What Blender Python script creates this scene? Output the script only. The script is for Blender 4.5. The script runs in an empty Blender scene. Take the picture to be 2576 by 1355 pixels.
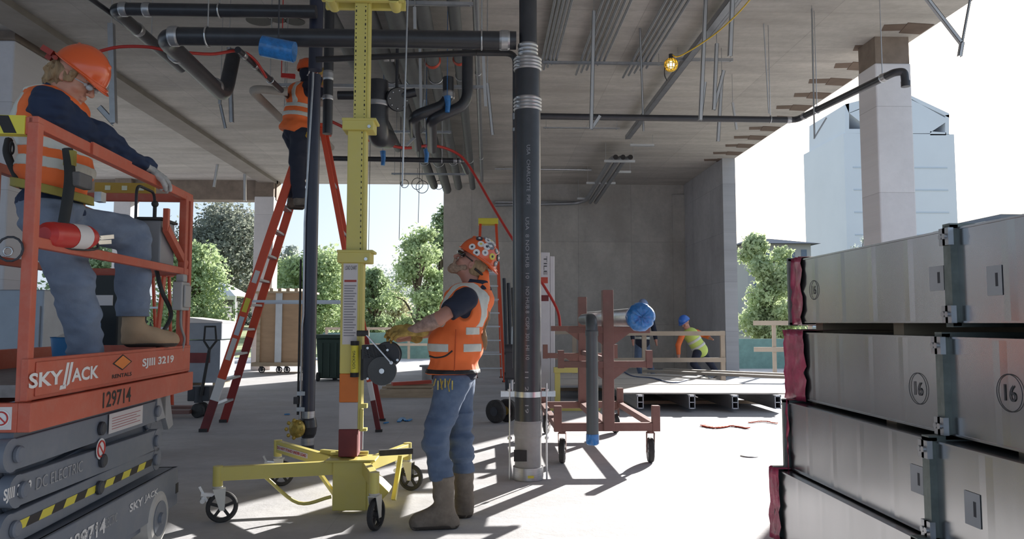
import bpy, math, random
import numpy as np
from mathutils import Vector, Matrix

scene = bpy.context.scene
COL = scene.collection
R_ = random.Random(7)
PI = math.pi
# ------------------------------------------------------------------ camera
F_PX, EYE = 1900.0, 1.30
YAW, PITCH = math.atan(63 / F_PX), math.atan(134.5 / F_PX)
cam_data = bpy.data.cameras.new('camera'); cam = bpy.data.objects.new('camera', cam_data)
COL.objects.link(cam); scene.camera = cam
cam.location = (0, 0, EYE)
cam.rotation_euler = (PI / 2 + PITCH, 0, -YAW)
cam_data.sensor_width = 36.0
cam_data.lens = 36.0 * F_PX / 2576.0
cam_data.clip_start = 0.05; cam_data.clip_end = 2000
# ------------------------------------------------------------------ sun, sky, exposure
SUN_AZ, SUN_EL = math.radians(32.0), math.radians(19.3)     # azimuth measured from +Y towards +X
sd = bpy.data.lights.new('sun', 'SUN'); sun = bpy.data.objects.new('sun', sd); COL.objects.link(sun)
sd.energy = 12.0; sd.angle = math.radians(0.5); sd.color = (1.0, 0.965, 0.92)
sv = Vector((math.sin(SUN_AZ) * math.cos(SUN_EL), math.cos(SUN_AZ) * math.cos(SUN_EL), math.sin(SUN_EL)))
sun.rotation_euler = sv.to_track_quat('Z', 'Y').to_euler()
world = bpy.data.worlds.new('sky'); scene.world = world; world.use_nodes = True
wn, wl = world.node_tree.nodes, world.node_tree.links
wn.clear()
wo = wn.new('ShaderNodeOutputWorld'); wb = wn.new('ShaderNodeBackground'); ws = wn.new('ShaderNodeTexSky')
ws.sky_type = 'NISHITA'; ws.sun_disc = False; ws.sun_elevation = SUN_EL; ws.sun_rotation = SUN_AZ
ws.air_density = 1.0; ws.dust_density = 2.5; ws.ozone_density = 1.5
wm = wn.new('ShaderNodeMix'); wm.data_type = 'RGBA'; wm.inputs[0].default_value = 0.5
wl.new(ws.outputs[0], wm.inputs[6]); wm.inputs[7].default_value = (5.5, 7.0, 9.2, 1)
wb.inputs[1].default_value = 0.126
wl.new(wm.outputs[2], wb.inputs[0]); wl.new(wb.outputs[0], wo.inputs[0])
scene.view_settings.view_transform = 'Standard'; scene.view_settings.look = 'None'
scene.view_settings.exposure = 0.24; scene.view_settings.gamma = 1.0
scene.view_settings.use_curve_mapping = False
cy = scene.cycles
cy.max_bounces = 7; cy.diffuse_bounces = 5; cy.glossy_bounces = 3; cy.transmission_bounces = 4; cy.transparent_max_bounces = 8
cy.caustics_reflective = False; cy.caustics_refractive = False
cy.use_denoising = True
cy.sample_clamp_indirect = 6.0

# ------------------------------------------------------------------ projection helpers (survey of the site from one viewpoint)
_Rc = Matrix.Rotation(-YAW, 3, 'Z') @ Matrix.Rotation(PI / 2 + PITCH, 3, 'X')
def at(px, py, Y):
    d = _Rc @ Vector(((px - 1288.0) / F_PX, (677.5 - py) / F_PX, -1.0))
    t = Y / d.y
    return Vector((d.x * t, Y, EYE + d.z * t))
def fl(px, py, z=0.0):
    d = _Rc @ Vector(((px - 1288.0) / F_PX, (677.5 - py) / F_PX, -1.0))
    t = (z - EYE) / d.z
    return Vector((d.x * t, d.y * t, z))

# ------------------------------------------------------------------ materials
def lin(c):
    return tuple(((v / 255) / 12.92 if v / 255 <= 0.04045 else ((v / 255 + 0.055) / 1.055) ** 2.4) for v in c)
_mats = {}
def mat(name, col=None, rough=0.6, metal=0.0, var=0.12, scale=5.0, bump=0.0, bscale=40.0, spec=0.5, dust=None, dustamt=0.3, dscale=8.0,
        coat=0.0, stretch=(1, 1, 1), sheen=0.0, sub=0.0):
    if name in _mats: return _mats[name]
    m = bpy.data.materials.new(name); m.use_nodes = True; _mats[name] = m
    nt = m.node_tree; n, l = nt.nodes, nt.links
    b = n['Principled BSDF']
    c = lin(col)
    tc = n.new('ShaderNodeTexCoord'); mp = n.new('ShaderNodeMapping'); l.new(tc.outputs['Object'], mp.inputs[0]); mp.inputs['Scale'].default_value = stretch
    no = n.new('ShaderNodeTexNoise'); no.inputs['Scale'].default_value = scale; no.inputs['Detail'].default_value = 5; no.inputs['Roughness'].default_value = 0.6
    l.new(mp.outputs[0], no.inputs['Vector'])
    rp = n.new('ShaderNodeValToRGB'); l.new(no.outputs[0], rp.inputs[0])
    rp.color_ramp.elements[0].position = 0.3; rp.color_ramp.elements[1].position = 0.7
    rp.color_ramp.elements[0].color = (*[v * (1 - var) for v in c], 1); rp.color_ramp.elements[1].color = (*[min(1, v * (1 + var)) for v in c], 1)
    out = rp.outputs[0]
    if dust:
        dn = n.new('ShaderNodeTexNoise'); dn.inputs['Scale'].default_value = dscale; dn.inputs['Detail'].default_value = 8; dn.inputs['Roughness'].default_value = 0.7
        l.new(tc.outputs['Object'], dn.inputs['Vector'])
        dr = n.new('ShaderNodeValToRGB'); l.new(dn.outputs[0], dr.inputs[0])
        dr.color_ramp.elements[0].position = 0.45; dr.color_ramp.elements[1].position = 0.7
        dr.color_ramp.elements[0].color = (dustamt * 0.3,) * 3 + (1,); dr.color_ramp.elements[1].color = (dustamt,) * 3 + (1,)
        mx = n.new('ShaderNodeMix'); mx.data_type = 'RGBA'; l.new(dr.outputs[0], mx.inputs[0]); l.new(out, mx.inputs[6]); mx.inputs[7].default_value = (*lin(dust), 1)
        out = mx.outputs[2]
    l.new(out, b.inputs['Base Color'])
    b.inputs['Roughness'].default_value = rough; b.inputs['Metallic'].default_value = metal
    b.inputs['Specular IOR Level'].default_value = spec
    if coat: b.inputs['Coat Weight'].default_value = coat; b.inputs['Coat Roughness'].default_value = 0.15
    if sub: b.inputs['Subsurface Weight'].default_value = sub; b.inputs['Subsurface Scale'].default_value = 0.01
    if bump:
        bn = n.new('ShaderNodeTexNoise'); bn.inputs['Scale'].default_value = bscale; bn.inputs['Detail'].default_value = 4
        l.new(mp.outputs[0], bn.inputs['Vector'])
        bu = n.new('ShaderNodeBump'); bu.inputs['Strength'].default_value = bump; bu.inputs['Distance'].default_value = 0.01
        l.new(bn.outputs[0], bu.inputs['Height']); l.new(bu.outputs[0], b.inputs['Normal'])
    return m

def concrete(name, col, axes='xy', sx=1.22, sy=2.44, seam=0.35, off=0.0, streak=(0.35, 1.6, 1), var=0.2, rough=0.85, mortar=0.006, ox=0.0, oy=0.0, stain=None):
    m = bpy.data.materials.new(name); m.use_nodes = True
    n, l = m.node_tree.nodes, m.node_tree.links; b = n['Principled BSDF']
    b.inputs['Roughness'].default_value = rough; b.inputs['Specular IOR Level'].default_value = 0.3
    c = lin(col)
    tc = n.new('ShaderNodeTexCoord'); sp = n.new('ShaderNodeSeparateXYZ'); cb = n.new('ShaderNodeCombineXYZ')
    l.new(tc.outputs['Object'], sp.inputs[0])
    l.new(sp.outputs[{'x': 0, 'y': 1, 'z': 2}[axes[0]]], cb.inputs[0]); l.new(sp.outputs[{'x': 0, 'y': 1, 'z': 2}[axes[1]]], cb.inputs[1])
    mp = n.new('ShaderNodeMapping'); l.new(cb.outputs[0], mp.inputs[0]); mp.inputs['Location'].default_value = (ox, oy, 0)
    br = n.new('ShaderNodeTexBrick'); l.new(mp.outputs[0], br.inputs['Vector'])
    br.offset = off; br.inputs['Scale'].default_value = 1.0; br.inputs['Brick Width'].default_value = sx; br.inputs['Row Height'].default_value = sy
    br.inputs['Mortar Size'].default_value = mortar; br.inputs['Mortar Smooth'].default_value = 0.6
    br.inputs['Color1'].default_value = (1, 1, 1, 1); br.inputs['Color2'].default_value = (0.86, 0.86, 0.87, 1); br.inputs['Mortar'].default_value = (1 - seam,) * 3 + (1,)
    m1 = n.new('ShaderNodeMapping'); m1.inputs['Scale'].default_value = streak; l.new(cb.outputs[0], m1.inputs[0])
    def noise(vec, s, d, r, lo, hi, a, bb):
        t = n.new('ShaderNodeTexNoise'); t.inputs['Scale'].default_value = s; t.inputs['Detail'].default_value = d; t.inputs['Roughness'].default_value = r
        l.new(vec, t.inputs['Vector']); q = n.new('ShaderNodeMapRange'); l.new(t.outputs[0], q.inputs[0])
        q.inputs[1].default_value = lo; q.inputs[2].default_value = hi; q.inputs[3].default_value = a; q.inputs[4].default_value = bb
        return t, q.outputs[0]
    _, n1 = noise(m1.outputs[0], 1.3, 6, 0.62, 0.3, 0.7, 1 - var, 1 + var)
    t2, n2 = noise(cb.outputs[0], 9, 6, 0.7, 0.3, 0.7, 1 - var * .5, 1 + var * .5)
    mu = n.new('ShaderNodeMath'); mu.operation = 'MULTIPLY'; l.new(n1, mu.inputs[0]); l.new(n2, mu.inputs[1])
    vm = n.new('ShaderNodeVectorMath'); vm.operation = 'SCALE'; l.new(br.outputs[0], vm.inputs[0]); l.new(mu.outputs[0], vm.inputs[3])
    vm2 = n.new('ShaderNodeVectorMath'); vm2.operation = 'MULTIPLY'; l.new(vm.outputs[0], vm2.inputs[0]); vm2.inputs[1].default_value = c
    outc = vm2.outputs[0]
    if stain:
        _, ns = noise(m1.outputs[0], 0.55, 5, 0.65, 0.5, 0.66, 0.0, 0.55)
        mx = n.new('ShaderNodeMix'); mx.data_type = 'RGBA'; l.new(ns, mx.inputs[0]); l.new(outc, mx.inputs[6]); mx.inputs[7].default_value = (*lin(stain), 1)
        outc = mx.outputs[2]
    l.new(outc, b.inputs['Base Color'])
    bu = n.new('ShaderNodeBump'); bu.inputs['Strength'].default_value = 0.25; bu.inputs['Distance'].default_value = 0.02
    l.new(t2.outputs[0], bu.inputs['Height']); l.new(bu.outputs[0], b.inputs['Normal'])
    _mats[name] = m
    return m

# ------------------------------------------------------------------ mesh builder (everything is given in world coordinates)
def wmat(o):
    M = Matrix.Identity(4)
    while o is not None:
        M = o.matrix_basis @ M; o = o.parent
    return M
def frame(d, up=Vector((0, 0, 1))):
    d = Vector(d).normalized(); up = Vector(up)
    if abs(d.dot(up.normalized())) > 0.98: up = Vector((0, 1, 0)) if abs(d.y) < 0.9 else Vector((1, 0, 0))
    x = d.cross(up).normalized(); y = x.cross(d).normalized()
    return x, y, d
class MB:
    def __init__(s): s.v = []; s.f = []; s.sm = []; s.mi = []; s.m = 0
    def add(s, vs, fs, smooth=False):
        b = len(s.v); s.v += [tuple(p) for p in vs]
        for f in fs: s.f.append([b + i for i in f]); s.sm.append(smooth); s.mi.append(s.m)
        return s
    def box(s, c, size, R=None):
        c = Vector(c); h = [k / 2 for k in size]; vs = []
        for x in (-1, 1):
            for y in (-1, 1):
                for z in (-1, 1):
                    p = Vector((x * h[0], y * h[1], z * h[2]))
                    vs.append(c + (R @ p if R is not None else p))
        return s.add(vs, [(0, 1, 3, 2), (4, 6, 7, 5), (0, 4, 5, 1), (2, 3, 7, 6), (0, 2, 6, 4), (1, 5, 7, 3)])
    def span(s, a, b):
        return s.box([(a[i] + b[i]) / 2 for i in range(3)], [abs(b[i] - a[i]) for i in range(3)])
    def bar(s, p, q, w, h, up=(0, 0, 1)):
        p, q = Vector(p), Vector(q); x, y, d = frame(q - p, up)
        vs = []
        for e in (p, q):
            for a, b in ((-1, -1), (1, -1), (1, 1), (-1, 1)): vs.append(e + x * (a * w / 2) + y * (b * h / 2))
        return s.add(vs, [(0, 1, 2, 3), (7, 6, 5, 4), (0, 4, 5, 1), (1, 5, 6, 2), (2, 6, 7, 3), (3, 7, 4, 0)])
    def channel(s, p, q, w, h, up=(0, 0, 1), t=0.004):
        # open strut channel: base and two flanges, open side along +up
        p, q = Vector(p), Vector(q); x, y, d = frame(q - p, up)
        s.bar(p - y * (h / 2 - t / 2), q - y * (h / 2 - t / 2), w, t, up)
        for k in (-1, 1): s.bar(p + x * k * (w / 2 - t / 2), q + x * k * (w / 2 - t / 2), t, h, up)
        return s
    def tube(s, pts, r, n=14, caps=True, smooth=True):
        pts = [Vector(p) for p in pts]; rs = r if isinstance(r, (list, tuple)) else [r] * len(pts)
        rings = []; x = None
        for i, p in enumerate(pts):
            if i == 0: d = pts[1] - p
            elif i == len(pts) - 1: d = p - pts[i - 1]
            else: d = (pts[i + 1] - p).normalized() + (p - pts[i - 1]).normalized()
            if d.length < 1e-9: d = Vector((0, 0, 1))
            d.normalize()
            if x is None: x = frame(d)[0]
            x = (x - d * x.dot(d)); x = x.normalized() if x.length > 1e-6 else frame(d)[0]
            y = d.cross(x)
            rings.append([p + (x * math.cos(2 * PI * k / n) + y * math.sin(2 * PI * k / n)) * rs[i] for k in range(n)])
        vs = [v for rg in rings for v in rg]; fs = []
        for i in range(len(pts) - 1):
            for k in range(n):
                a, b = i * n + k, i * n + (k + 1) % n
                fs.append((a, b, b + n, a + n))
        s.add(vs, fs, smooth)
        if caps:
            s.add(rings[0][::-1], [tuple(range(n))]); s.add(rings[-1], [tuple(range(n))])
        return s
    def lathe(s, prof, o, d, n=20, smooth=True, caps=True):
        # prof: list of (distance along axis, radius)
        o = Vector(o); x, y, d = frame(d)
        rings = [[o + d * t + (x * math.cos(2 * PI * k / n) + y * math.sin(2 * PI * k / n)) * max(r, 1e-5) for k in range(n)] for t, r in prof]
        for i in range(len(prof) - 1):
            vs = rings[i] + rings[i + 1]
            s.add(vs, [(k, (k + 1) % n, n + (k + 1) % n, n + k) for k in range(n)], smooth)
        if caps and prof[0][1] > 1e-4: s.add(rings[0][::-1], [tuple(range(n))])
        if caps and prof[-1][1] > 1e-4: s.add(rings[-1], [tuple(range(n))])
        return s
    def prism(s, poly, dvec):
        poly = [Vector(p) for p in poly]; dv = Vector(dvec); n = len(poly)
        vs = poly + [p + dv for p in poly]
        return s.add(vs, [tuple(range(n))[::-1], tuple(range(n, 2 * n))] + [(k, (k + 1) % n, n + (k + 1) % n, n + k) for k in range(n)])
    def ball(s, c, r, n=14, m=9):
        rr = r if isinstance(r, (list, tuple)) else (r, r, r)
        c = Vector(c); vs = []; fs = []
        for i in range(m + 1):
            a = PI * i / m
            for k in range(n): vs.append(c + Vector((math.sin(a) * math.cos(2 * PI * k / n) * rr[0], math.sin(a) * math.sin(2 * PI * k / n) * rr[1], math.cos(a) * rr[2])))
        for i in range(m):
            for k in range(n): fs.append((i * n + k, (i + 1) * n + k, (i + 1) * n + (k + 1) % n, i * n + (k + 1) % n))
        return s.add(vs, fs, True)
    def torus(s, c, d, R, r, n=28, m=8, a0=0, a1=2 * PI):
        x, y, d = frame(d); full = abs(a1 - a0 - 2 * PI) < 1e-6
        pts = [Vector(c) + (x * math.cos(a0 + (a1 - a0) * k / n) + y * math.sin(a0 + (a1 - a0) * k / n)) * R for k in range(n + 1)]
        return s.tube(pts, r, m, caps=not full)
    def build(s, name, m, parent=None, label=None, cat=None, group=None, kind=None, keep=False, bev=0.0):
        me = bpy.data.meshes.new(name)
        o = bpy.data.objects.new(name, me); COL.objects.link(o)
        vs = np.array(s.v, dtype=np.float64)
        if parent is not None:
            o.parent = parent; T = np.array(wmat(parent).inverted())
            vs = vs @ T[:3, :3].T + T[:3, 3]
        elif not keep:
            lo, hi = vs.min(0), vs.max(0); org = np.array([(lo[0] + hi[0]) / 2, (lo[1] + hi[1]) / 2, lo[2]])
            o.location = org.tolist(); vs = vs - org
        me.from_pydata(vs.tolist(), [], s.f)
        for k in (m if isinstance(m, (list, tuple)) else [m]): me.materials.append(k)
        me.polygons.foreach_set('use_smooth', s.sm); me.polygons.foreach_set('material_index', s.mi)
        me.update()
        if bev:
            b = o.modifiers.new('bevel', 'BEVEL'); b.width = bev; b.segments = 2; b.limit_method = 'ANGLE'; b.angle_limit = 0.6
        return tag(o, label, cat, group, kind)
def tag(o, label=None, cat=None, group=None, kind=None):
    if label: o['label'] = label
    if cat: o['category'] = cat
    if group: o['group'] = group
    if kind: o['kind'] = kind
    return o
def thing(name, label, cat, loc, rotz=0.0, group=None):
    o = bpy.data.objects.new(name, None); COL.objects.link(o); o.empty_display_size = 0.1
    o.location = loc; o.rotation_euler = (0, 0, rotz)
    return tag(o, label, cat, group)
def copy_tree(o, parent=None):
    c = o.copy(); COL.objects.link(c)
    if parent is not None: c.parent = parent
    for ch in list(o.children): copy_tree(ch, c)
    return c
def arc(c, a, b, n=8):
    # circular-ish bend from c+a to c+b around corner c (quadratic easing), a and b are offset vectors
    c, a, b = Vector(c), Vector(a), Vector(b); out = []
    for i in range(n + 1):
        t = i / n; out.append((1 - t) ** 2 * (c + a) + 2 * t * (1 - t) * c + t * t * (c + b))
    return out
def bend(pts, r=0.1, n=6):
    pts = [Vector(p) for p in pts]; out = [pts[0]]
    for i in range(1, len(pts) - 1):
        a, b = pts[i - 1] - pts[i], pts[i + 1] - pts[i]
        ra = min(r, a.length * 0.45, b.length * 0.45)
        out += arc(pts[i], a.normalized() * ra, b.normalized() * ra, n)
    return out + [pts[-1]]
def curve(pts, n=8):
    # Catmull-Rom
    P = [Vector(p) for p in pts]; P = [2 * P[0] - P[1]] + P + [2 * P[-1] - P[-2]]; out = []
    for i in range(1, len(P) - 2):
        for k in range(n):
            t = k / n
            out.append(0.5 * ((2 * P[i]) + (P[i + 1] - P[i - 1]) * t + (2 * P[i - 1] - 5 * P[i] + 4 * P[i + 1] - P[i + 2]) * t * t + (3 * P[i] - P[i - 1] - 3 * P[i + 1] + P[i + 2]) * t ** 3))
    return out + [P[-2]]
_font_cache = {}
def lettering(name, s, o, right, up, h, w, m, parent, bold=0.0, off=0.002, shear=0.0):
    """letters standing on a surface: o = lower-start corner, right/up = unit vectors, h/w = size in metres"""
    if (s, bold) not in _font_cache:
        cu = bpy.data.curves.new('t', 'FONT'); cu.body = s; cu.resolution_u = 3; cu.offset = bold
        ob = bpy.data.objects.new('t', cu); COL.objects.link(ob)
        dg = bpy.context.evaluated_depsgraph_get(); me = bpy.data.meshes.new_from_object(ob.evaluated_get(dg))
        vs = np.array([v.co[:] for v in me.vertices]); fs = [list(p.vertices) for p in me.polygons]
        bpy.data.objects.remove(ob); bpy.data.curves.remove(cu); bpy.data.meshes.remove(me)
        lo, hi = vs.min(0), vs.max(0)
        _font_cache[(s, bold)] = ((vs[:, :2] - lo[:2]) / (hi - lo)[:2], fs)
    uv, fs = _font_cache[(s, bold)]
    right, up = Vector(right).normalized(), Vector(up).normalized(); nrm = right.cross(up); o = Vector(o)
    mb = MB(); mb.add([o + right * (float(u) * w + float(v) * shear * h) + up * (float(v) * h) + nrm * off for u, v in uv], fs)
    return mb.build(name, m, parent)
# ================================================================== setting
KS = 1.17                                   # the slab, core and columns, surveyed relative to the eye point
def SC(p): return (p[0] * KS, p[1] * KS, 0.0 if p[2] <= 0.001 else EYE + (p[2] - EYE) * KS)
CEIL = EYE + 3.45 * KS
_C0 = 4.75
M_ceil = concrete('ceiling_concrete', (180, 175, 169), 'xy', 2.44, 1.22, 0.3, 0.0, (0.5, 2.2, 1), 0.17, ox=0.4, oy=0.3, stain=(156, 150, 143))
M_wall = concrete('wall_concrete', (182, 178, 172), 'xz', 1.55, 2.4, 0.42, 0.0, (1.1, 0.6, 1), 0.16, ox=0.45, oy=1.15, stain=(158, 153, 146))
M_wally = concrete('wall_concrete_side', (172, 172, 174), 'yz', 1.6, 1.2, 0.35, 0.0, (1.1, 0.6, 1), 0.14, oy=0.1)
M_col = concrete('column_paint', (224, 222, 224), 'xz', 3.0, 1.22, 0.3, 0.0, (1, 1, 1), 0.06, oy=0.55)
M_floor = concrete('floor_concrete', (188, 187, 188), 'xy', 6.0, 6.0, 0.15, 0.0, (0.8, 1.2, 1), 0.14, rough=0.8, mortar=0.004, ox=1.0, oy=2.2, stain=(170, 167, 163))
M_raw = mat('raw_concrete_brown', (138, 124, 112), 0.9, var=0.2, scale=4)
M_patch = mat('rust_brown_patch', (104, 88, 78), 0.9, var=0.15, scale=3)
def struct(mb, name, m, **k): return mb.build(name, m, kind='structure', keep=True, **k)
b = MB(); b.span((-16, -5, -0.3), (10.5, 29.0, 0)); struct(b, 'floor', M_floor)
b = MB(); b.span((-16, -5, CEIL), (5.2 * KS, 18.75 * KS, CEIL + 0.4)); struct(b, 'ceiling', M_ceil)
# shallow drop strip along the left column line
b = MB(); b.span(SC((-5.5, 1.0, _C0 - 0.08)), SC((-5.1, 18.4, _C0))); struct(b, 'ceiling_beam', mat('beam_concrete', (140, 133, 126), .9, var=.15, scale=2))
# concrete core at the back: back wall, side wall, return wall
b = MB(); b.span(SC((-1.08, 18.6, 0)), SC((5.2, 18.85, _C0))); struct(b, 'wall_back', M_wall)
b = MB(); b.span(SC((4.93, 15.5, 0)), SC((5.2, 18.6, _C0))); struct(b, 'wall_right', M_wally)
b = MB(); b.span(SC((-14, 18.3, 4.27)), SC((-5.1, 18.7, _C0))); struct(b, 'wall_header', M_raw)
b = MB(); b.span(SC((4.62, 18.55, 0)), SC((4.93, 18.6, 4.5))); struct(b, 'trim_1', M_wall)
def column(x0, y0, x1, y1, paint_top=4.42, hide=False):
    b = MB(); b.span(SC((x0, y0, 0)), SC((x1, y1, paint_top))); o = struct(b, 'column', M_col, bev=0.02)
    b = MB(); b.span(SC((x0 + .012, y0 + .012, paint_top)), SC((x1 - .012, y1 - .012, _C0))); b.build('column_neck', M_raw, o)
    return o
column(4.66, 8.74, 5.10, 9.17)
column(-6.3, 8.9, -5.58, 9.57, 4.63)
column(-5.58, 18.15, -5.12, 18.6, 4.33)
column(-8.9, 18.15, -8.5, 18.6, 4.33)
# form patches on the slab soffit beside its open edge
for i in range(12):
    y = 8.35 + i * 0.655; b = MB()
    dx = R_.uniform(-0.06, 0.06)
    b.prism([SC(q) for q in [(4.62 + dx, y + .04, _C0 + .004), (4.9, y, _C0 + .004), (4.9, y + .2, _C0 + .004), (4.68 + dx, y + .22, _C0 + .004)]], (0, 0, -0.010))
    b.prism([SC(q) for q in [(4.84, y - .03, _C0 + .004), (5.17, y + .01, _C0 + .004), (5.17, y + .3, _C0 + .004), (4.9, y + .27, _C0 + .004)]], (0, 0, -0.014))
    struct(b, 'ceiling_patch', M_patch)
# brown neck trim of the left column
b = MB(); b.span(SC((-6.34, 8.87, 4.63)), SC((-5.56, 9.6, 4.65))); struct(b, 'trim_2', M_raw)

# ------------------------------------------------------------------ outside
M_grass = mat('lawn_grass', (150, 158, 112), 0.95, var=0.35, scale=0.6)
M_earth = mat('distant_ground', (150, 146, 122), 0.95, var=0.2, scale=0.05)
b = MB(); b.add([(-150, 29, -0.25), (10.5, 29, -0.25), (10.5, -30, -0.35), (400, -30, -0.35), (400, 900, -0.4), (-400, 900, -0.4), (-400, 29, -0.25)], [(0, 1, 2, 3, 4, 5, 6)])
struct(b, 'ground', M_earth)
b = MB(); b.add([(-70, 29.1, -0.2), (9, 29.1, -0.2), (14, 60, 1.1), (-70, 60, 1.1)], [(0, 1, 2, 3)]); struct(b, 'lawn', M_grass)

M_bark = mat('bark', (92, 80, 68), 0.95, var=0.25, scale=6, bump=0.4)
def leafmat(name, c, var=0.3):
    m = mat(name, c, 0.55, var=var, scale=0.9, spec=0.3)
    nt = m.node_tree; n, l = nt.nodes, nt.links; b_ = n['Principled BSDF']
    tr = n.new('ShaderNodeBsdfTranslucent'); mx = n.new('ShaderNodeMixShader'); mx.inputs[0].default_value = 0.45
    src = b_.inputs['Base Color'].links[0].from_socket; l.new(src, tr.inputs[0])
    l.new(b_.outputs[0], mx.inputs[1]); l.new(tr.outputs[0], mx.inputs[2]); l.new(mx.outputs[0], n['Material Output'].inputs[0])
    return m
L_light = leafmat('hazed_light_green_leaves', (168, 184, 138)); L_mid = leafmat('mid_green_leaves', (148, 164, 126)); L_dark = leafmat('olive_leaves', (134, 138, 124))  # leaf colours paled and greyed, outdoor haze is mixed into them
L_yel = leafmat('yellow_green_leaves', (200, 196, 166)); L_pale = leafmat('hazed_pale_leaves', (180, 194, 152)); L_grey = leafmat('hazed_grey_green_leaves', (176, 184, 176))
def tree(name, label, x, y, h, w, leaf, n=5000, ls=0.17, group=None, base=0.0, trunk=0.16, low=0.18, seed=1, blobs=30, loose=0.0, d=None):
    n = int(n * 2.4); ls *= .72; blobs = max(30, blobs * 2) if n > 1000 else 10; rg = random.Random(seed); t = thing(name, label, 'tree', (x, y, base), 0, group); d = d or w
    mb = MB(); top = Vector((x, y, base + h * 0.8))
    mb.tube(curve([(x, y, base - .3), (x + .1 * w * rg.uniform(-1, 1), y, base + h * .35), top], 5), [trunk * (1 - i / 12) for i in range(11)], 8)
    cs = []
    for i in range(blobs):
        a = rg.uniform(0, 2 * PI); zz = rg.uniform(low, 0.9); env = math.sin(PI * min(1, max(0.12, (zz - low + .12) / (1.08 - low)))) ** 0.6
        rr = rg.uniform(0.1, 1) ** .6 * env * 0.40
        c = Vector((x + math.cos(a) * rr * w, y + math.sin(a) * rr * d, base + zz * h)); cs.append((c, rg.uniform(.10, .19) * w * (0.75 + .4 * env)))
        mb.tube(curve([(x, y, base + max(.1, zz - .25) * h), (Vector((x, y, base + zz * h)) * .5 + c * .5) - Vector((0, 0, .05 * h)), c], 4), [trunk * .45 * (1 - k / 10) for k in range(9)], 5)
    mb.build('trunk', M_bark, t)
    rs = np.random.RandomState(seed); k = rs.randint(0, len(cs), n)
    C = np.array([tuple(c[0]) for c in cs])[k]; Rr = np.array([c[1] for c in cs])[k]
    u = rs.normal(size=(n, 3)); u /= np.linalg.norm(u, axis=1)[:, None]
    rad = (rs.uniform(0.15 if loose else .35, 1, n) ** .5 + rs.exponential(.20 if loose else .10, n)) * Rr
    lump = 1 + .30 * np.sin(u[:, 0] * 7 + k) * np.sin(u[:, 2] * 6 + k * 2)
    P = C + u * (rad * lump)[:, None] * np.array([1, d / w, 0.85])
    P[:, 2] = np.maximum(P[:, 2], base + 0.1)
    a = rs.normal(size=(n, 3)); a /= np.linalg.norm(a, axis=1)[:, None]; c2 = np.cross(a, u + rs.normal(size=(n, 3)) * .6); c2 /= np.linalg.norm(c2, axis=1)[:, None]
    s = (ls * rs.uniform(.6, 1.4, n))[:, None]
    V = np.stack([P - a * s, P + c2 * s * .55, P + a * s, P - c2 * s * .55], 1).reshape(-1, 3)
    mb = MB(); mb.v = V.tolist(); mb.f = np.arange(4 * n).reshape(-1, 4).tolist(); mb.sm = [False] * n; mb.mi = [0] * n
    o = mb.build('foliage', leaf, t)
    return t
def tree_px(name, label, px0, px1, ytop, Y, leaf, **k):
    a = at((px0 + px1) / 2, ytop, Y); w = 1.28 * (px1 - px0) * Y / F_PX
    base = k.pop('base', 0.0)
    return tree(name, label, a.x, Y, (a.z - base) * 1.03, w, leaf, base=base, **k)
G = 'trees beyond the lawn'
tree_px('oak_tree', 'tall dark olive tree with open branches behind the two white tents', 440, 665, 508, 58, L_dark, n=7500, ls=.2, loose=1, trunk=.35, seed=3, low=.3, blobs=22, base=-.2)
tree_px('park_tree', 'pale green bushy tree between the orange lift and the dark oak', 385, 560, 612, 44, L_light, n=7000, ls=.16, seed=4, low=.1, group=G)
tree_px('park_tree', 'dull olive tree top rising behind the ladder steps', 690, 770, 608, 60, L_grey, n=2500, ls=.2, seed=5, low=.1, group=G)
tree_px('park_tree', 'wide light green tree seen behind the thin riser pipe and the orange ladder', 690, 890, 622, 47, L_light, n=8500, ls=.16, seed=6, low=.08, blobs=18, group=G)
tree_px('park_tree', 'small mid green tree just beside the yellow mast', 905, 985, 668, 42, L_mid, n=3500, ls=.13, seed=7, low=.08, group=G)
tree_px('park_tree', 'low yellowish tree between the yellow mast and the leafy poplar', 950, 1035, 738, 50, L_yel, n=3000, ls=.14, seed=8, low=.06, group=G)
tree_px('poplar_tree', 'loose leafy light green tree beside the edge of the concrete core', 985, 1125, 568, 33, L_light, n=5200, ls=.115, seed=9, low=.12, loose=1, blobs=18)
tree_px('poplar_tree', 'taller dark green tree showing over the leafy poplar at the core edge', 1080, 1150, 500, 40, L_mid, n=2500, ls=.14, seed=10, low=.3)
tree_px('leafy_tree', 'bright pale green tree just outside the core wall', 1850, 1995, 578, 31, L_pale, n=8000, ls=.12, seed=11, low=.08, blobs=20)
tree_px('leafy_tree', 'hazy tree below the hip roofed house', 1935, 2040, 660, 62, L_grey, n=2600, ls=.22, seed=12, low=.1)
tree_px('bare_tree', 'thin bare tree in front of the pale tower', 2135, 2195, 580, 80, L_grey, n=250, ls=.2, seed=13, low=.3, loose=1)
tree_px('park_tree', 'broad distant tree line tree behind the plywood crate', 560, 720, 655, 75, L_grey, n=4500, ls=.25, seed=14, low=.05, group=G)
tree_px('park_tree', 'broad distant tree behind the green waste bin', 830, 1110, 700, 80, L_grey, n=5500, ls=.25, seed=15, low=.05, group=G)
tree_px('park_tree', 'dim green tree glimpsed between the lift rails', 120, 330, 600, 50, L_mid, n=4500, ls=.2, seed=16, low=.05, group=G)
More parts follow.
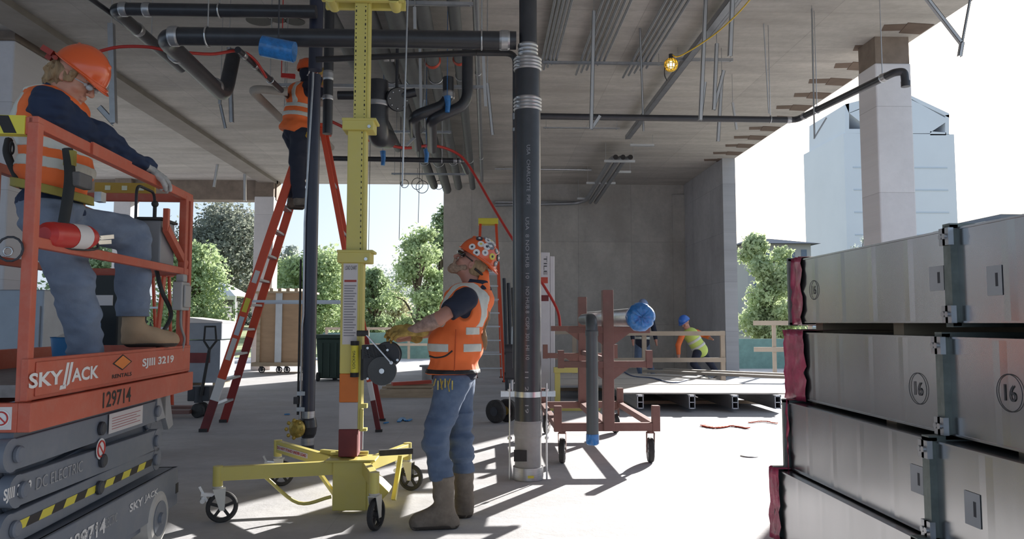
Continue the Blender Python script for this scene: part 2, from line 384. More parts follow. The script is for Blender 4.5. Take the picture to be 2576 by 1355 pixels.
# tents
M_tent = mat('tent_fabric', (214, 212, 212), 0.8, var=.05); M_tentd = mat('dark_tent_side', (70, 72, 78), .8)
def tent(px, py, Y, w, label):
    c = at(px, py, Y); t = thing('canopy_tent', label, 'tent', (c.x, Y, 0), 0, 'canopy tents on the lawn')
    z1, z0 = c.z, c.z - 1.1; x0, x1 = c.x - w / 2, c.x + w / 2
    b = MB(); cor = [(x0, Y - 2, z0), (x1, Y - 2, z0), (x1, Y + 2, z0), (x0, Y + 2, z0)]
    b.add(cor + [(c.x, Y, z1)], [(0, 1, 4), (1, 2, 4), (2, 3, 4), (3, 0, 4), (3, 2, 1, 0)]); b.prism([(x0, Y - 2, z0 - .25), (x1, Y - 2, z0 - .25), (x1, Y - 2, z0), (x0, Y - 2, z0)], (0, .02, 0)); b.build('canopy', M_tent, t)
    b = MB(); b.span((x0 + w * .12, Y - 1.6, .3), (x1 - w * .3, Y + 1.5, z0 - .02)); b.build('side_wall', M_tentd, t)
    for (x, y, z) in cor:
        b = MB(); b.bar((x, y, .2), (x, y, z0), .12, .12); b.build('post', M_tent, t)
tent(556, 704, 50, 3.2, 'white peaked tent with a dark side wall beside the ladder')
tent(425, 746, 52, 3.0, 'white peaked tent half hidden behind the lift platform')
# far buildings
M_pale = mat('hazed_tower_wall', (228, 231, 236), .7, var=.03, scale=.05); M_house = mat('distant_house_wall', (190, 186, 180), .8, var=.04, scale=.1); M_roof = mat('distant_roof', (120, 122, 128), .8, var=.05); M_glass = mat('dark_window', (110, 122, 138), .2, var=.05)  # tower wall colour is pale to stand in for distance haze
Y = 260.0
def tp(px, py): p = at(px, py, Y); return (p.x, p.y, p.z)
tw = thing('tower_block', 'tall pale hazy tower with triangular openings under its roof', 'building', (at(2260, 600, Y).x, Y + 15, 0))
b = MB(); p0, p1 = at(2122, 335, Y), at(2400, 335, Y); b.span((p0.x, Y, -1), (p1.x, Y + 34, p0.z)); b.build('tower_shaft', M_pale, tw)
# crown: gable wall with two openings, built as a frame around them
b = MB()
def strip(pts): b.prism([tp(*p) for p in pts], (0, 30, 0))
strip([(2126, 335), (2126, 262), (2136, 260), (2136, 335)]); strip([(2126, 262), (2262, 226), (2262, 236), (2136, 285)][0:4])
strip([(2136, 284), (2262, 232), (2262, 335), (2190, 335), (2176, 316)]); strip([(2136, 324), (2186, 324), (2190, 335), (2136, 335)])
strip([(2262, 226), (2388, 285), (2388, 296), (2262, 236)]); strip([(2262, 232), (2378, 296), (2378, 308), (2345, 330), (2340, 335), (2262, 335)])
strip([(2378, 290), (2388, 288), (2388, 338), (2378, 338)]); strip([(2340, 330), (2380, 333), (2380, 340), (2340, 340)])
b.build('tower_crown', M_pale, tw)
b = MB()
for i in range(7):
    z = 8 + i * 8.0; b.span((p0.x + 3, Y - .15, z), (p1.x - 3, Y + .3, z + .5))
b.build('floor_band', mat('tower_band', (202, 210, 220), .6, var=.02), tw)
Y2 = 120.0
a, c = at(1880, 640, Y2), at(2040, 640, Y2)
hs = thing('hip_roof_house', 'grey hip roofed house beyond the bright tree', 'building', ((a.x + c.x) / 2, Y2 + 6, 0))
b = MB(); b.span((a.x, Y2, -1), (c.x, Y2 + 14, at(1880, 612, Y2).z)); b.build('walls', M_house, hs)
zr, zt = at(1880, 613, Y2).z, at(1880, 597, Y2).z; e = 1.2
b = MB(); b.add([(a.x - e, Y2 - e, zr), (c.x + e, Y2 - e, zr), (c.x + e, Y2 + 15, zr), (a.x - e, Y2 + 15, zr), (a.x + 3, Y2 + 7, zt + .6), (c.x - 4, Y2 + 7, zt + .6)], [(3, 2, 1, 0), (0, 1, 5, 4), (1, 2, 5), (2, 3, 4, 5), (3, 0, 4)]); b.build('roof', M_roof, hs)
for r in range(3):
    for i in range(5):
        x = a.x + 1 + i * (c.x - a.x - 2.6) / 4; z = zr - 2.2 - r * 2.6
        b = MB(); b.span((x, Y2 - .06, z), (x + .9, Y2 + .1, z + 1.3)); b.build('window', M_glass, hs)
b = MB(); b.span((a.x - .3, Y2 - .3, zr - 2.8), (c.x + 2.4, Y2 + 1, zr - 2.5)); b.build('ledge', M_roof, hs)
p = at(2475, 552, 170); q = at(2640, 552, 170)
of = thing('office_block', 'hazy stepped office roof behind the metal ducts', 'building', ((p.x + q.x) / 2, 176, 0))
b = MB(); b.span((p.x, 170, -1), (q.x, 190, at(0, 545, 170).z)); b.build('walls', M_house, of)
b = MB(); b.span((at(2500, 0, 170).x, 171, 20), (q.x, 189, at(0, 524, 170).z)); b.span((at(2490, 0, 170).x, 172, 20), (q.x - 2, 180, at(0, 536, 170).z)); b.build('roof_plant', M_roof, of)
# ================================================================== materials for equipment
M_orange = mat('lift_orange_paint', (192, 84, 58), .45, var=.08, scale=3, dust=(196, 160, 142), dustamt=.22, dscale=14, bump=.05)
M_grey = mat('lift_grey_paint', (106, 113, 126), .5, var=.08, scale=3, dust=(150, 148, 146), dustamt=.25, dscale=9)
M_dgrey = mat('dark_grey_steel', (58, 60, 66), .55, var=.15)
M_white = mat('white_print', (226, 224, 222), .6, var=.03)
M_lab = mat('label_paper', (214, 208, 206), .6, var=.04)
M_black = mat('black_rubber', (38, 38, 40), .7, var=.15, dust=(120, 116, 110), dustamt=.25)
M_bprint = mat('black_print', (34, 30, 30), .6, var=.05)
M_yel = mat('yellow_paint', (212, 198, 104), .45, var=.06, scale=2, dust=(200, 190, 150), dustamt=.2, dscale=10)
M_yeld = mat('hazard_yellow', (222, 208, 70), .5, var=.05)
M_red = mat('red_paint', (190, 44, 40), .4, var=.06)
M_maroon = mat('dark_red_paint', (112, 44, 46), .6, var=.15, scale=6)
M_galv = mat('galvanised_steel', (186, 188, 192), .38, metal=.85, var=.1, scale=12)
M_zinc = mat('bright_zinc', (206, 208, 210), .3, metal=.9, var=.08, scale=20)
M_alu = mat('aluminium', (196, 198, 202), .4, metal=.8, var=.06)
M_iron = mat('black_cast_iron', (46, 47, 52), .34, var=.2, scale=5, spec=.6, bump=.05, dust=(92, 92, 96), dustamt=.2)
M_ironprint = mat('pale_pipe_print', (150, 152, 158), .7, var=.1)
M_band = mat('pipe_coupling_steel', (178, 178, 180), .35, metal=.75, var=.15, scale=30, stretch=(.3, .3, 4))
M_brown = mat('cart_brown_paint', (126, 88, 80), .6, var=.12, scale=5, dust=(150, 126, 116), dustamt=.25)
M_wood = mat('pale_lumber', (182, 162, 136), .8, var=.15, scale=3, stretch=(1, 1, 6))
M_ply = mat('plywood', (176, 146, 116), .75, var=.1, scale=2, stretch=(1, 1, 4))
M_fibre = mat('orange_fibreglass', (214, 78, 44), .45, var=.07)
M_redf = mat('red_fibreglass', (150, 48, 44), .5, var=.1)
M_brass = mat('yellow_brass', (196, 168, 84), .4, metal=.4, var=.3, scale=30)
M_blue = mat('blue_plastic_film', (44, 118, 186), .3, var=.3, scale=22, bump=.6, bscale=25, coat=.4)
M_green = mat('dark_green_plastic', (46, 66, 56), .5, var=.1)
M_cyl = mat('grey_coupling', (152, 150, 148), .6, var=.12, scale=10)

# ================================================================== scissor lift
LU = Vector((-0.0573, 1.0, 0)).normalized(); LV = Vector((-1.0, -0.0573, 0)).normalized(); LO = Vector((-1.88, 3.16, 0))
def L(u, v, z): return LO + LU * u + LV * v + Vector((0, 0, z))
def uL(px, off=0.0):
    k = (px - 1225) / F_PX; o = L(0, -off, 0)
    return (o.x - o.y * k) / (k * LU.y - LU.x)
LW, LL = 0.69, 1.93
RL = Matrix((LU, LV, (0, 0, 1))).transposed()
def lbox(b, u0, u1, v0, v1, z0, z1): return b.box(L((u0 + u1) / 2, (v0 + v1) / 2, (z0 + z1) / 2), (abs(u1 - u0), abs(v1 - v0), abs(z1 - z0)), RL)
lift = thing('scissor_lift', 'orange and grey scissor lift carrying a worker, numbered 129714', 'scissor lift', L(.9, .34, 0), math.atan2(LU.y, LU.x))
T = 0.045
b = MB(); lbox(b, -.02, LL, .0, LW, 1.0, 1.05); b.build('deck', mat('lift_deck', (120, 116, 116), .7, var=.2, scale=20), lift)
b = MB(); lbox(b, -.03, LL, -.03, .0, .985, 1.155); lbox(b, .02, LL - .02, -.036, -.03, 1.0, 1.14); tb = b.build('toe_board', M_orange, lift, bev=.003)
b = MB(); lbox(b, -.04, LL + .01, -.05, .0, .863, .98); lbox(b, -.04, .0, 0, LW, .863, .98); lbox(b, LL - .03, LL + .01, 0, LW, .863, .98); lbox(b, -.04, LL, LW, LW + .04, .863, 1.155); fs = b.build('platform_skirt', M_orange, lift, bev=.003)
b = MB(); lbox(b, LL - .01, LL + .015, 0, LW, .985, 1.155); b.build('end_toe_board', M_orange, lift)
b = MB(); lbox(b, -.01, .02, .55, LW, .98, 1.15); b.build('gate_kick_plate', M_orange, lift)
def post(u, v, z0=.98, z1=2.13, w=T): b = MB(); lbox(b, u - w / 2, u + w / 2, v - w / 2, v + w / 2, z0, z1); b.build('guardrail_post', M_orange, lift, bev=.004)
for u, v in ((.0, 0), (LL - .02, 0), (LL - .11, 0), (.0, LW), (LL - .02, LW), (.95, LW)): post(u, v)
def rail(a, c, n='top_rail', w=.04, h=.052): b = MB(); b.bar(L(*a), L(*c), w, h); return b.build(n, M_orange, lift, bev=.004)
tr = rail((-.02, 0, 2.13), (LL, 0, 2.13)); rail((-.02, LW, 2.13), (LL, LW, 2.13)); rail((LL - .02, 0, 2.13), (LL - .02, LW, 2.13)); er = rail((.0, 0.0, 2.115), (.0, LW, 2.115), h=.075)
b = MB(); b.bar(L(.45, -.024, 2.13), L(.9, -.024, 2.13), .012, .06); b.build('rail_splice', M_orange, lift)
for v in (0, LW): rail((.0, v, 1.635), (LL, v, 1.635), 'mid_rail', .035, .045)
rail((LL - .02, 0, 1.635), (LL - .02, LW, 1.635), 'mid_rail', .035, .045)
# hazard tape wrapped round the gate rail
b = MB(); lbox(b, -.026, .024, .03, .62, 2.077, 2.155); o = b.build('hazard_tape', M_yeld, er)
for k in range(5):
    v = .06 + k * .11; mb = MB(); c = [L(-.0275, v, 2.08), L(-.0275, v + .05, 2.08), L(-.0275, v + .085, 2.153), L(-.0275, v + .035, 2.153)]
    mb.prism(c, LU * .0015); mb.build('tape_stripe', M_bprint, o)
# chain across the gate
b = MB(); pts = [L(-.02, .05 + .6 * t / 12, 1.62 - .32 * (t / 12) - .12 * math.sin(PI * t / 12)) for t in range(13)]
for i in range(12):
    c = (pts[i] + pts[i + 1]) / 2; d = pts[i + 1] - pts[i]; nrm = frame(d)[i % 2]
    b.torus(c, nrm, .018, .004, 10, 5)
b.build('gate_chain', M_zinc, lift)
b = MB(); b.torus(L(-.035, .06, 1.60), LU, .05, .005, 14, 5); b.build('gate_ring', M_dgrey, lift)
# control station on the far rail
ctl = MB(); lbox(ctl, LL - .42, LL - .18, .03, .17, 1.66, 1.93); ctl = ctl.build('control_box', mat('control_box_grey', (142, 142, 144), .5, var=.05), lift, bev=.01)
b = MB(); lbox(b, LL - .44, LL - .16, .02, .18, 1.93, 1.945); b.tube([L(LL - .34, .1, 1.94), L(LL - .34, .1, 2.02)], .012, 8); b.ball(L(LL - .34, .1, 2.04), .022, 10, 6); b.build('joystick', M_black, ctl)
b = MB(); b.tube([L(LL - .24, .08, 1.945), L(LL - .24, .08, 1.965)], .02, 12); b.build('stop_button', M_red, ctl)
b = MB(); b.tube(bend([L(LL - .45, .17, 1.9), L(LL - .45, .17, 2.14), L(LL - .16, .17, 2.14), L(LL - .16, .17, 1.9)], .06), .009, 8); b.build('guard_hoop', M_dgrey, ctl)
b = MB(); b.bar(L(LL - .42, -.0, 2.0), L(LL - .42, 0, 1.86), .03, .03); b.bar(L(LL - .42, 0, 1.88), L(LL - .06, 0, 1.68), .035, .045); b.build('control_bracket', M_orange, ctl)
b = MB(); b.tube(curve([L(LL - .3, .1, 1.66), L(LL - .32, .05, 1.5), L(LL - .2, .03, 1.35), L(LL - .34, .05, 1.2), L(LL - .25, .08, 1.1)], 6), .013, 8); b.build('control_cable', M_black, lift)
ob = MB(); lbox(ob, LL - .28, LL - .13, -.06, .0, 1.38, 1.56); lbox(ob, LL - .26, LL - .15, -.075, -.06, 1.40, 1.54); ob.box(L(LL - .205, -.03, 1.585), (.07, .05, .05), RL); ob = ob.build('outlet_box', mat('outlet_cast_grey', (168, 166, 164), .45, var=.05), lift, bev=.012)
b = MB(); b.tube(curve([L(LL - .2, -.03, 1.38), L(LL - .19, -.03, 1.28), L(LL - .12, -.03, 1.2), L(LL - .16, -.03, 1.12)], 5), .008, 7); b.build('conduit_whip', M_cyl, ob)
# scissor arms
def arm(z0, z1, u0, u1, v, h=.125, w=.045, m=None):
    b = MB(); b.bar(L(u0, v, z0), L(u1, v, z1), w, h); a = L(u0, v, z0)
    for (u, z) in ((u0, z0), (u1, z1)): b.tube([L(u, v - w / 2 - .002, z), L(u, v + w / 2 + .002, z)], h / 2 + .004, 18)
    o = b.build('scissor_arm', m or M_grey, lift, bev=.004)
    for t in (0.02, .5, .98):
        p = L(u0 + (u1 - u0) * t, v - w / 2 - .004, z0 + (z1 - z0) * t); q = MB(); q.lathe([(0, .034), (.012, .034), (.018, .026)], p, -LV, 16); q.build('pivot_pin', M_dgrey if t == .5 else M_grey, o)
    return o
am1 = arm(.775, .775, -.05, 1.5, .03); am2 = arm(.625, .60, .0, 1.5, .03); am3 = arm(.48, .49, -.05, 1.5, .03)
arm(.70, .85, .02, 1.5, .10); arm(.56, .70, .02, 1.52, .10); arm(.45, .55, .02, 1.5, .1)
for z in (.775, .61, .48): arm(z, z, -.05, 1.5, .62)
b = MB(); lbox(b, -.02, 1.62, .02, .66, .835, .863); b.build('platform_frame', M_grey, lift)
b = MB(); lbox(b, 1.46, 1.6, -.0, .04, .72, .86); b.prism([L(1.5, .0, .86), L(1.66, 0, .86), L(1.74, 0, .66), L(1.66, 0, .64)], LV * .03); b.build('frame_bracket', mat('pale_grey_paint', (150, 152, 156), .5, var=.05), lift)
b = MB(); lbox(b, -.25, 1.73, -.03, .72, .33, .40); lbox(b, -.25, 1.74, -.04, -.01, .17, .40); lbox(b, -.25, 1.50, .0, .7, .12, .33); lbox(b, 1.70, 1.74, -.04, .72, .2, .40); ch = b.build('chassis', M_grey, lift, bev=.006)
b = MB(); lbox(b, 1.70, 1.745, -.042, .0, .24, .30); b.build('tie_down_slot', M_bprint, ch)
M_tyre = mat('white_nonmarking_tyre', (196, 194, 190), .7, var=.08, dust=(140, 130, 120), dustamt=.3)
for u, v, s in ((1.42, -.03, 1), (1.42, .72, -1), (-.1, -.03, 1), (-.1, .72, -1)):
    b = MB(); c = L(u, v, .16); b.lathe([(0, .10), (.0, .135), (.012, .158), (.1, .16), (.112, .135), (.112, .05)], c - LV * .02 * s, LV * s, 26)
    w = b.build('wheel', M_tyre, lift); q = MB(); q.lathe([(0, .0), (0, .10), (.03, .098), (.03, .0)], c - LV * .024 * s, LV * s, 20)
    q.lathe([(0, 0), (0, .035), (-.015, .03), (-.015, 0)], c - LV * .024 * s, LV * s, 12); q.build('wheel_hub', M_grey, w)
# printing
U3, Z3 = LU, Vector((0, 0, 1))
def sign(s, u0, z, w, h, m, par, v=-.0, bold=.02, up=Z3, right=LU, sh=0): return lettering('lettering', s, L(u0, v, z), right, up, h, w, m, par, bold, .0015, sh)
v = -.036
p0, p1 = uL(105, .036), uL(272, .036)
sign('SKY', p0, 1.035, (p1 - p0) * .44, .062, M_white, tb, v, .03); sign('ACK', p0 + (p1 - p0) * .57, 1.035, (p1 - p0) * .43, .062, M_white, tb, v, .03)
b = MB(); x0 = p0 + (p1 - p0) * .41
for k in (0, 1):
    du = .035 * k; b = MB(); b.prism([L(x0 + .02 + du, v - .0005, 1.02), L(x0 + .045 + du, v - .0005, 1.03), L(x0 + .075 + du, v - .0005, 1.125), L(x0 + .052 + du, v - .0005, 1.125)], -LV * .001); b.build('logo_stroke', M_white, tb)
b = MB(); b.prism([L(x0 - .005, v - .0005, 1.01), L(x0 + .05, v - .0005, 1.012), L(x0 + .05, v - .0005, 1.03), L(x0 - .0, v - .0005, 1.028)], -LV * .001); b.build('logo_stroke', M_white, tb)
p0, p1 = uL(377, .036), uL(453, .036); sign('SJIII 3219', p0, 1.045, p1 - p0, .058, M_white, tb, v, .03)
p0 = uL(305, .036); p1 = uL(352, .036); w = p1 - p0
b = MB(); c = (p0 + p1) / 2; b.prism([L(c - w * .5, v - .0003, 1.095), L(c, v - .0003, 1.055), L(c + w * .5, v - .0003, 1.095), L(c, v - .0003, 1.138)], -LV * .001); o = b.build('rental_decal', M_bprint, tb)
b = MB(); b.prism([L(c - w * .42, v - .0015, 1.095), L(c, v - .0015, 1.062), L(c + w * .42, v - .0015, 1.095), L(c, v - .0015, 1.131)], -LV * .001); b.build('decal_face', mat('decal_orange', (226, 130, 60), .5), o)
sign('RENTALS', p0, 1.02, w, .02, M_bprint, tb, v, .02); sign('129714', uL(285, .05), .885, uL(352, .05) - uL(285, .05), .078, M_bprint, fs, -.05, .015)
def plate(u0, u1, z0, z1, vv, par, m=M_lab, name='label_plate', lines=0, lm=None, red=None):
    b = MB(); lbox(b, u0, u1, vv - .0012, vv, z0, z1); o = b.build(name, m, par)
    for i in range(lines):
        zz = z1 - (z1 - z0) * (.25 + .68 * i / max(1, lines)); q = MB(); lbox(q, u0 + (u1 - u0) * .08, u1 - (u1 - u0) * (.08 + .12 * (i % 2)), vv - .002, vv, zz - (z1 - z0) * .022, zz + (z1 - z0) * .014); q.build('print_line', lm or M_bprint, o)
    return o
pl = plate(uL(302, 0), uL(382, 0), .735, .835, -.0, lift, lines=5, lm=mat('dull_red_print', (176, 110, 110), .6))
p0 = uL(60, 0); sign('SJIII 3219', p0, .595, .20, .058, M_white, am2, .0045, .03); sign('DC ELECTRIC', p0 + .24, .60, uL(245, 0) - p0 - .24, .05, mat('pale_print', (160, 160, 162), .6), am2, .0045, -.01)
# hazard stripes along the lowest arm
n = 14; u0, u1 = -.02, 1.42
for k in range(n):
    a, c = u0 + (u1 - u0) * k / n, u0 + (u1 - u0) * (k + 1) / n; b = MB(); z = .485
    b.prism([L(a - .015, .0055, z - .018), L(c - .015, .0055, z - .018), L(c + .015, .0055, z + .018), L(a + .015, .0055, z + .018)], -LV * .001); b.build('hazard_stripe', M_yeld if k % 2 == 0 else M_bprint, am3)
def no_sign(c, r, par, d=-LV):
    b = MB(); b.lathe([(0, r * 1.15), (.001, r * 1.15)], c, d, 20); o = b.build('warning_label', M_white, par)
    b = MB(); b.torus(c + Vector(d) * .002, d, r * .85, r * .1, 22, 5); x, y, _ = frame(d); b.bar(c + Vector(d) * .002 + (x + y) * r * .6, c + Vector(d) * .002 - (x + y) * r * .6, .004, r * .15); b.build('warning_ring', M_red, o)
no_sign(L(uL(285, 0), .0, .675), .045, lift); 
b = MB(); lbox(b, -.0412, -.04, .02, .10, .875, .965); o = b.build('warning_label', M_lab, fs); no_sign(L(-.042, .06, .92), .03, fs, -LU)
b = MB(); lbox(b, -.0412, -.04, .12, .24, .875, .965); b.build('warning_label', M_lab, fs)
vv = -.041
sign('129714', .35, .27, .36, .075, M_white, ch, vv, .02); sign('SJIII3219', uL(232, .04), .285, .22, .05, mat('faint_print', (170, 170, 170), .6), ch, vv, .01); sign('DC ELECTRIC', uL(232, .04) + .24, .29, .2, .045, mat('faint_print'), ch, vv, -.01)
p0, p1 = uL(358, .04), uL(425, .04); sign('SKY', p0, .295, (p1 - p0) * .44, .045, M_white, ch, vv, .03); sign('JACK', p0 + (p1 - p0) * .5, .295, (p1 - p0) * .5, .045, M_white, ch, vv, .03)
c = uL(330, .04); b = MB(); b.prism([L(c - .09, vv, .12), L(c, vv, .05), L(c + .09, vv, .12), L(c, vv, .185)], -LV * .001); b.build('rental_decal', mat('decal_orange'), ch)

# things in and on the lift
fe = thing('fire_extinguisher', 'red fire extinguisher with a white label strapped to the lift mid rail', 'fire extinguisher', L(.1, .04, 1.66))
a = at(112, 588, 3.28); c = at(232, 598, 3.62); d = (c - a).normalized()
b = MB(); b.lathe([(0, .03), (.02, .052), (.05, .056), ((c - a).length - .05, .056), ((c - a).length - .015, .045), ((c - a).length, .02)], a, d, 22); b.build('cylinder', M_red, fe)
b = MB(); b.lathe([((c - a).length * .48, .0575), ((c - a).length * .78, .0575)], a, d, 22, caps=False); b.build('label', M_lab, fe)
b = MB(); b.tube([c, c + d * .05], .014, 10); b.bar(c + d * .03, c + d * .17 + Vector((0, 0, .015)), .012, .02); b.bar(c + d * .04 - Vector((0, 0, .02)), c + d * .15 - Vector((0, 0, .012)), .012, .02); b.build('handle', M_zinc, fe)
b = MB(); b.tube(curve([c + d * .02, c + d * .06 + Vector((0, -.02, -.05)), c - d * .08 + Vector((0, -.05, -.06)), c - d * .2 + Vector((0, -.06, -.05))], 5), .007, 7); b.build('hose', M_black, fe)
b = MB(); b.span((0, 0, 0), (.001, .001, .001)); b = MB()
lv = thing('spirit_level', 'yellow spirit level lying on the far rail of the orange lift', 'level', L(LL - .02, .3, 2.155))
pA, pB = L(LL - .02, .22, 2.19), L(LL - .02, .60, 2.19); b = MB(); b.bar(pA, pB, .028, .07); b.build('body', mat('level_yellow', (190, 150, 44), .5, var=.05), lv)
for k in (.22, .5, .78): b = MB(); b.box(pA.lerp(pB, k) - LU * .001, (.034, .034, .03), RL); b.build('vial', mat('vial_pale', (226, 224, 190), .3), lv)
bk = thing('tool_bucket', 'small blue bucket with a pale rag on the lift deck', 'bucket', L(1.05, .3, 1.05)); b = MB(); b.lathe([(0, .09), (.17, .11), (.175, .114), (.17, .1), (.02, .08)], L(1.05, .3, 1.05), (0, 0, 1), 20, caps=False); b.build('bucket_wall', mat('blue_bucket', (40, 110, 160), .5), bk)
b = MB(); b.ball(L(1.05, .3, 1.2), (.095, .09, .05)); b.build('rag', mat('pale_rag', (196, 188, 176), .9, bump=.5, bscale=30), bk)

# ================================================================== step ladders
def rail_piece(pts, w, h, segs, name, par, up):
    # segs: [(t0,t1,material)]
    mb = MB(); ms = []
    for i, (t0, t1, m) in enumerate(segs):
        mb.m = i; ms.append(m); a, c = pts[0].lerp(pts[1], t0), pts[0].lerp(pts[1], t1); mb.bar(a, c, w, h, up)
    return mb.build(name, ms, par, bev=.004)
def step_ladder(label, f0, f1, r0, r1, apex, topw, pitch=.305, mats=None, group=None, rear_every=2, cap=None, wide=.085, labels=False, rw=.034, ct=.05):
    """f0,f1 feet of the step side; r0,r1 feet of the rear side; apex = centre of the top cap"""
    f0, f1, r0, r1, apex = [Vector(p) for p in (f0, f1, r0, r1, apex)]
    t = thing('step_ladder', label, 'ladder', ((f0 + f1 + r0 + r1) / 4).to_tuple(), 0, group)
    side = (f1 - f0).normalized(); out = ((f0 + f1) / 2 - (r0 + r1) / 2).normalized()
    tf = [apex - side * topw / 2 + out * .09, apex + side * topw / 2 + out * .09]; tr_ = [apex - side * topw / 2 - out * .09, apex + side * topw / 2 - out * .09]
    mats = mats or [[(0, 1, M_fibre)]] * 4
    for i, (a, c) in enumerate(((f0, tf[0]), (f1, tf[1]))):
        o = rail_piece((a, c), rw, .10, mats[i], 'front_rail', t, out)
        b = MB(); b.box(a + Vector((0, 0, .02)), (.1, .05, .04)); b.build('foot', M_black, o)
        if labels and i == 0:
            for (t0, t1, m) in ((.23, .30, M_lab), (.31, .37, M_alu), (.385, .43, M_yeld), (.48, .52, M_lab)):
                p, q = a.lerp(c, t0), a.lerp(c, t1); b = MB(); b.bar(p - side * .017, q - side * .017, .003, .06, out); b.build('label', m, o)
    for i, (a, c) in enumerate(((r0, tr_[0]), (r1, tr_[1]))):
        o = rail_piece((a, c), .03, .06, mats[2 + i], 'rear_rail', t, out); b = MB(); b.box(a + Vector((0, 0, .015)), (.08, .045, .03)); b.build('foot', M_black, o)
    H = apex.z; n = int(H / pitch)
    for k in range(1, n):
        s = k * pitch / H
        if s > .97: break
        p, q = f0.lerp(tf[0], s), f1.lerp(tf[1], s); b = MB(); b.bar(p, q, .028, wide, out + Vector((0, 0, .0))) if False else b.box((p + q) / 2, ((q - p).length, wide, .028), Matrix((side, Vector((0, 0, 1)).cross(side), (0, 0, 1))).transposed())
        b.build('step', M_alu, t)
        if k % rear_every == 0:
            p, q = r0.lerp(tr_[0], s), r1.lerp(tr_[1], s); b = MB(); b.bar(p, q, .02, .035); b.build('rear_brace', M_alu, t)
    s = .42
    for i in (0, 1):
        p, q = (f0, f1)[i].lerp(tf[i], s), (r0, r1)[i].lerp(tr_[i], s); b = MB(); b.bar(p, q, .012, .03); b.build('spreader', M_alu, t)
    b = MB(); b.box(apex + Vector((0, 0, .02)), (topw + .1, .3, ct), Matrix((side, Vector((0, 0, 1)).cross(side), (0, 0, 1))).transposed()); b.build('top_cap', cap or M_fibre, t, bev=.01)
    return t
A0 = fl(512, 1086); A1 = fl(562, 1062); B0 = fl(953, 1086); B1 = fl(962, 1058)
RED = [(0, .10, M_maroon), (.10, .17, M_white), (.17, .30, M_fibre), (.30, 1, M_fibre)]
step_ladder('tall orange step ladder a worker stands on, its feet painted dark red', A0, A1, B0, B1, (-2.16, 9.5, 3.72), .42,
            mats=[RED, [(0, .3, M_redf), (.3, 1, M_fibre)], [(0, .1, M_maroon), (.1, .16, M_white), (.16, 1, M_fibre)], [(0, .3, M_redf), (.3, 1, M_fibre)]], labels=True)
zz = 17.5; x0, x1 = (1198 - 1225) * zz / F_PX, (1262 - 1225) * zz / F_PX
step_ladder('orange step ladder with a yellow top standing by the concrete core wall', (x0 - .05, zz - .75, 0), (x1 + .05, zz - .75, 0), (x0, zz + .6, 0), (x1, zz + .6, 0), ((x0 + x1) / 2 - .02, zz, 3.63), .36, cap=M_yeld, rw=.06, ct=.14)
zz = 11.5; x0, x1 = (388 - 1225) * zz / F_PX, (432 - 1225) * zz / F_PX
step_ladder('short orange step ladder standing behind the scissor lift', (x0, zz - .5, 0), (x1, zz - .5, 0), (x0 + .03, zz + .4, 0), (x1 - .03, zz + .4, 0), ((x0 + x1) / 2, zz, 2.0), .24, cap=M_fibre)

# ================================================================== yellow material lift
mx, my = (887 - 1225) * 5.38 / F_PX, 5.38
def mpx(px, py, Y=my): return at(px, py, Y)
ml = thing('material_lift', 'yellow telescoping material lift with four casters beside the standing worker', 'material lift', (mx, my, 0))
casters = [fl(545, 1314), fl(940, 1336), fl(1024, 1232), fl(697, 1222)]
zt = lambda py: mpx(890, py).z
mw = .13
segs = [(mpx(0, 1150).z, mpx(0, 1080).z, M_maroon), (mpx(0, 1080).z, mpx(0, 1012).z, mat('grey_white_paint', (186, 182, 184), .6, var=.06)), (mpx(0, 1012).z, mpx(0, 940).z, mat('deep_orange_paint', (214, 116, 40), .5, var=.06)), (mpx(0, 940).z, mpx(0, 640).z, M_yel)]
b = MB(); ms = []
for i, (z0, z1, m) in enumerate(segs): b.m = i; ms.append(m); b.box((mx, my, (z0 + z1) / 2), (mw, .13, z1 - z0))
mast = b.build('outer_mast', ms, ml, bev=.006)
b = MB(); b.box((mx + .075, my, (mpx(0, 1080).z + mpx(0, 640).z) / 2), (.022, .11, mpx(0, 640).z - mpx(0, 1080).z)); b.build('mast_channel', M_yel, mast)
def collar(py0, py1, par, wl=.09, wr=.16):
    z0, z1 = mpx(0, py1).z, mpx(0, py0).z; b = MB(); b.span((mx - wl, my - .085, z0), (mx + wr - .02, my + .085, z1)); b.span((mx - wl - .004, my - .09, z1 - .02), (mx + wr, my + .09, z1)); o = b.build('mast_collar', M_yel, par, bev=.006)
    b = MB(); b.lathe([(0, .012), (.008, .012)], (mx + wr - .05, my - .085, (z0 + z1) / 2 - .02), (0, -1, 0), 10); b.build('bolt', M_zinc, o)
collar(628, 660, mast)
b = MB(); z0, z1 = mpx(0, 660).z, mpx(0, 296).z; b.box((mx + .02, my, (z0 + z1) / 2), (.11, .11, z1 - z0)); b.box((mx + .085, my, (z0 + z1) / 2), (.02, .1, z1 - z0)); m2 = b.build('middle_mast', M_yel, ml, bev=.005)
for i in range(26):
    z = z0 + (z1 - z0) * (i + .5) / 26; q = MB(); q.box((mx + .066, my - .0555, z), (.006, .002, .014)); q.build('mast_slot', M_bprint, m2)
collar(296, 326, m2, .07, .17)
b = MB(); z0, z1 = mpx(0, 300).z, mpx(0, -40).z; b.box((mx + .045, my, (z0 + z1) / 2), (.09, .09, z1 - z0)); b.box((mx + .1, my, (z0 + z1) / 2), (.02, .08, z1 - z0)); m3 = b.build('inner_mast', M_yel, ml, bev=.005)
for i in range(30):
    z = z0 + (z1 - z0) * (i + .5) / 30
    for dx in (.012, .078): q = MB(); q.box((mx + dx, my - .0455, z), (.008, .002, .006 + .012 * (i % 3 == 0))); q.build('mast_slot', M_bprint, m3)
z0 = mpx(0, 2).z; xa, xb = mpx(815, 0).x, mpx(1018, 0).x
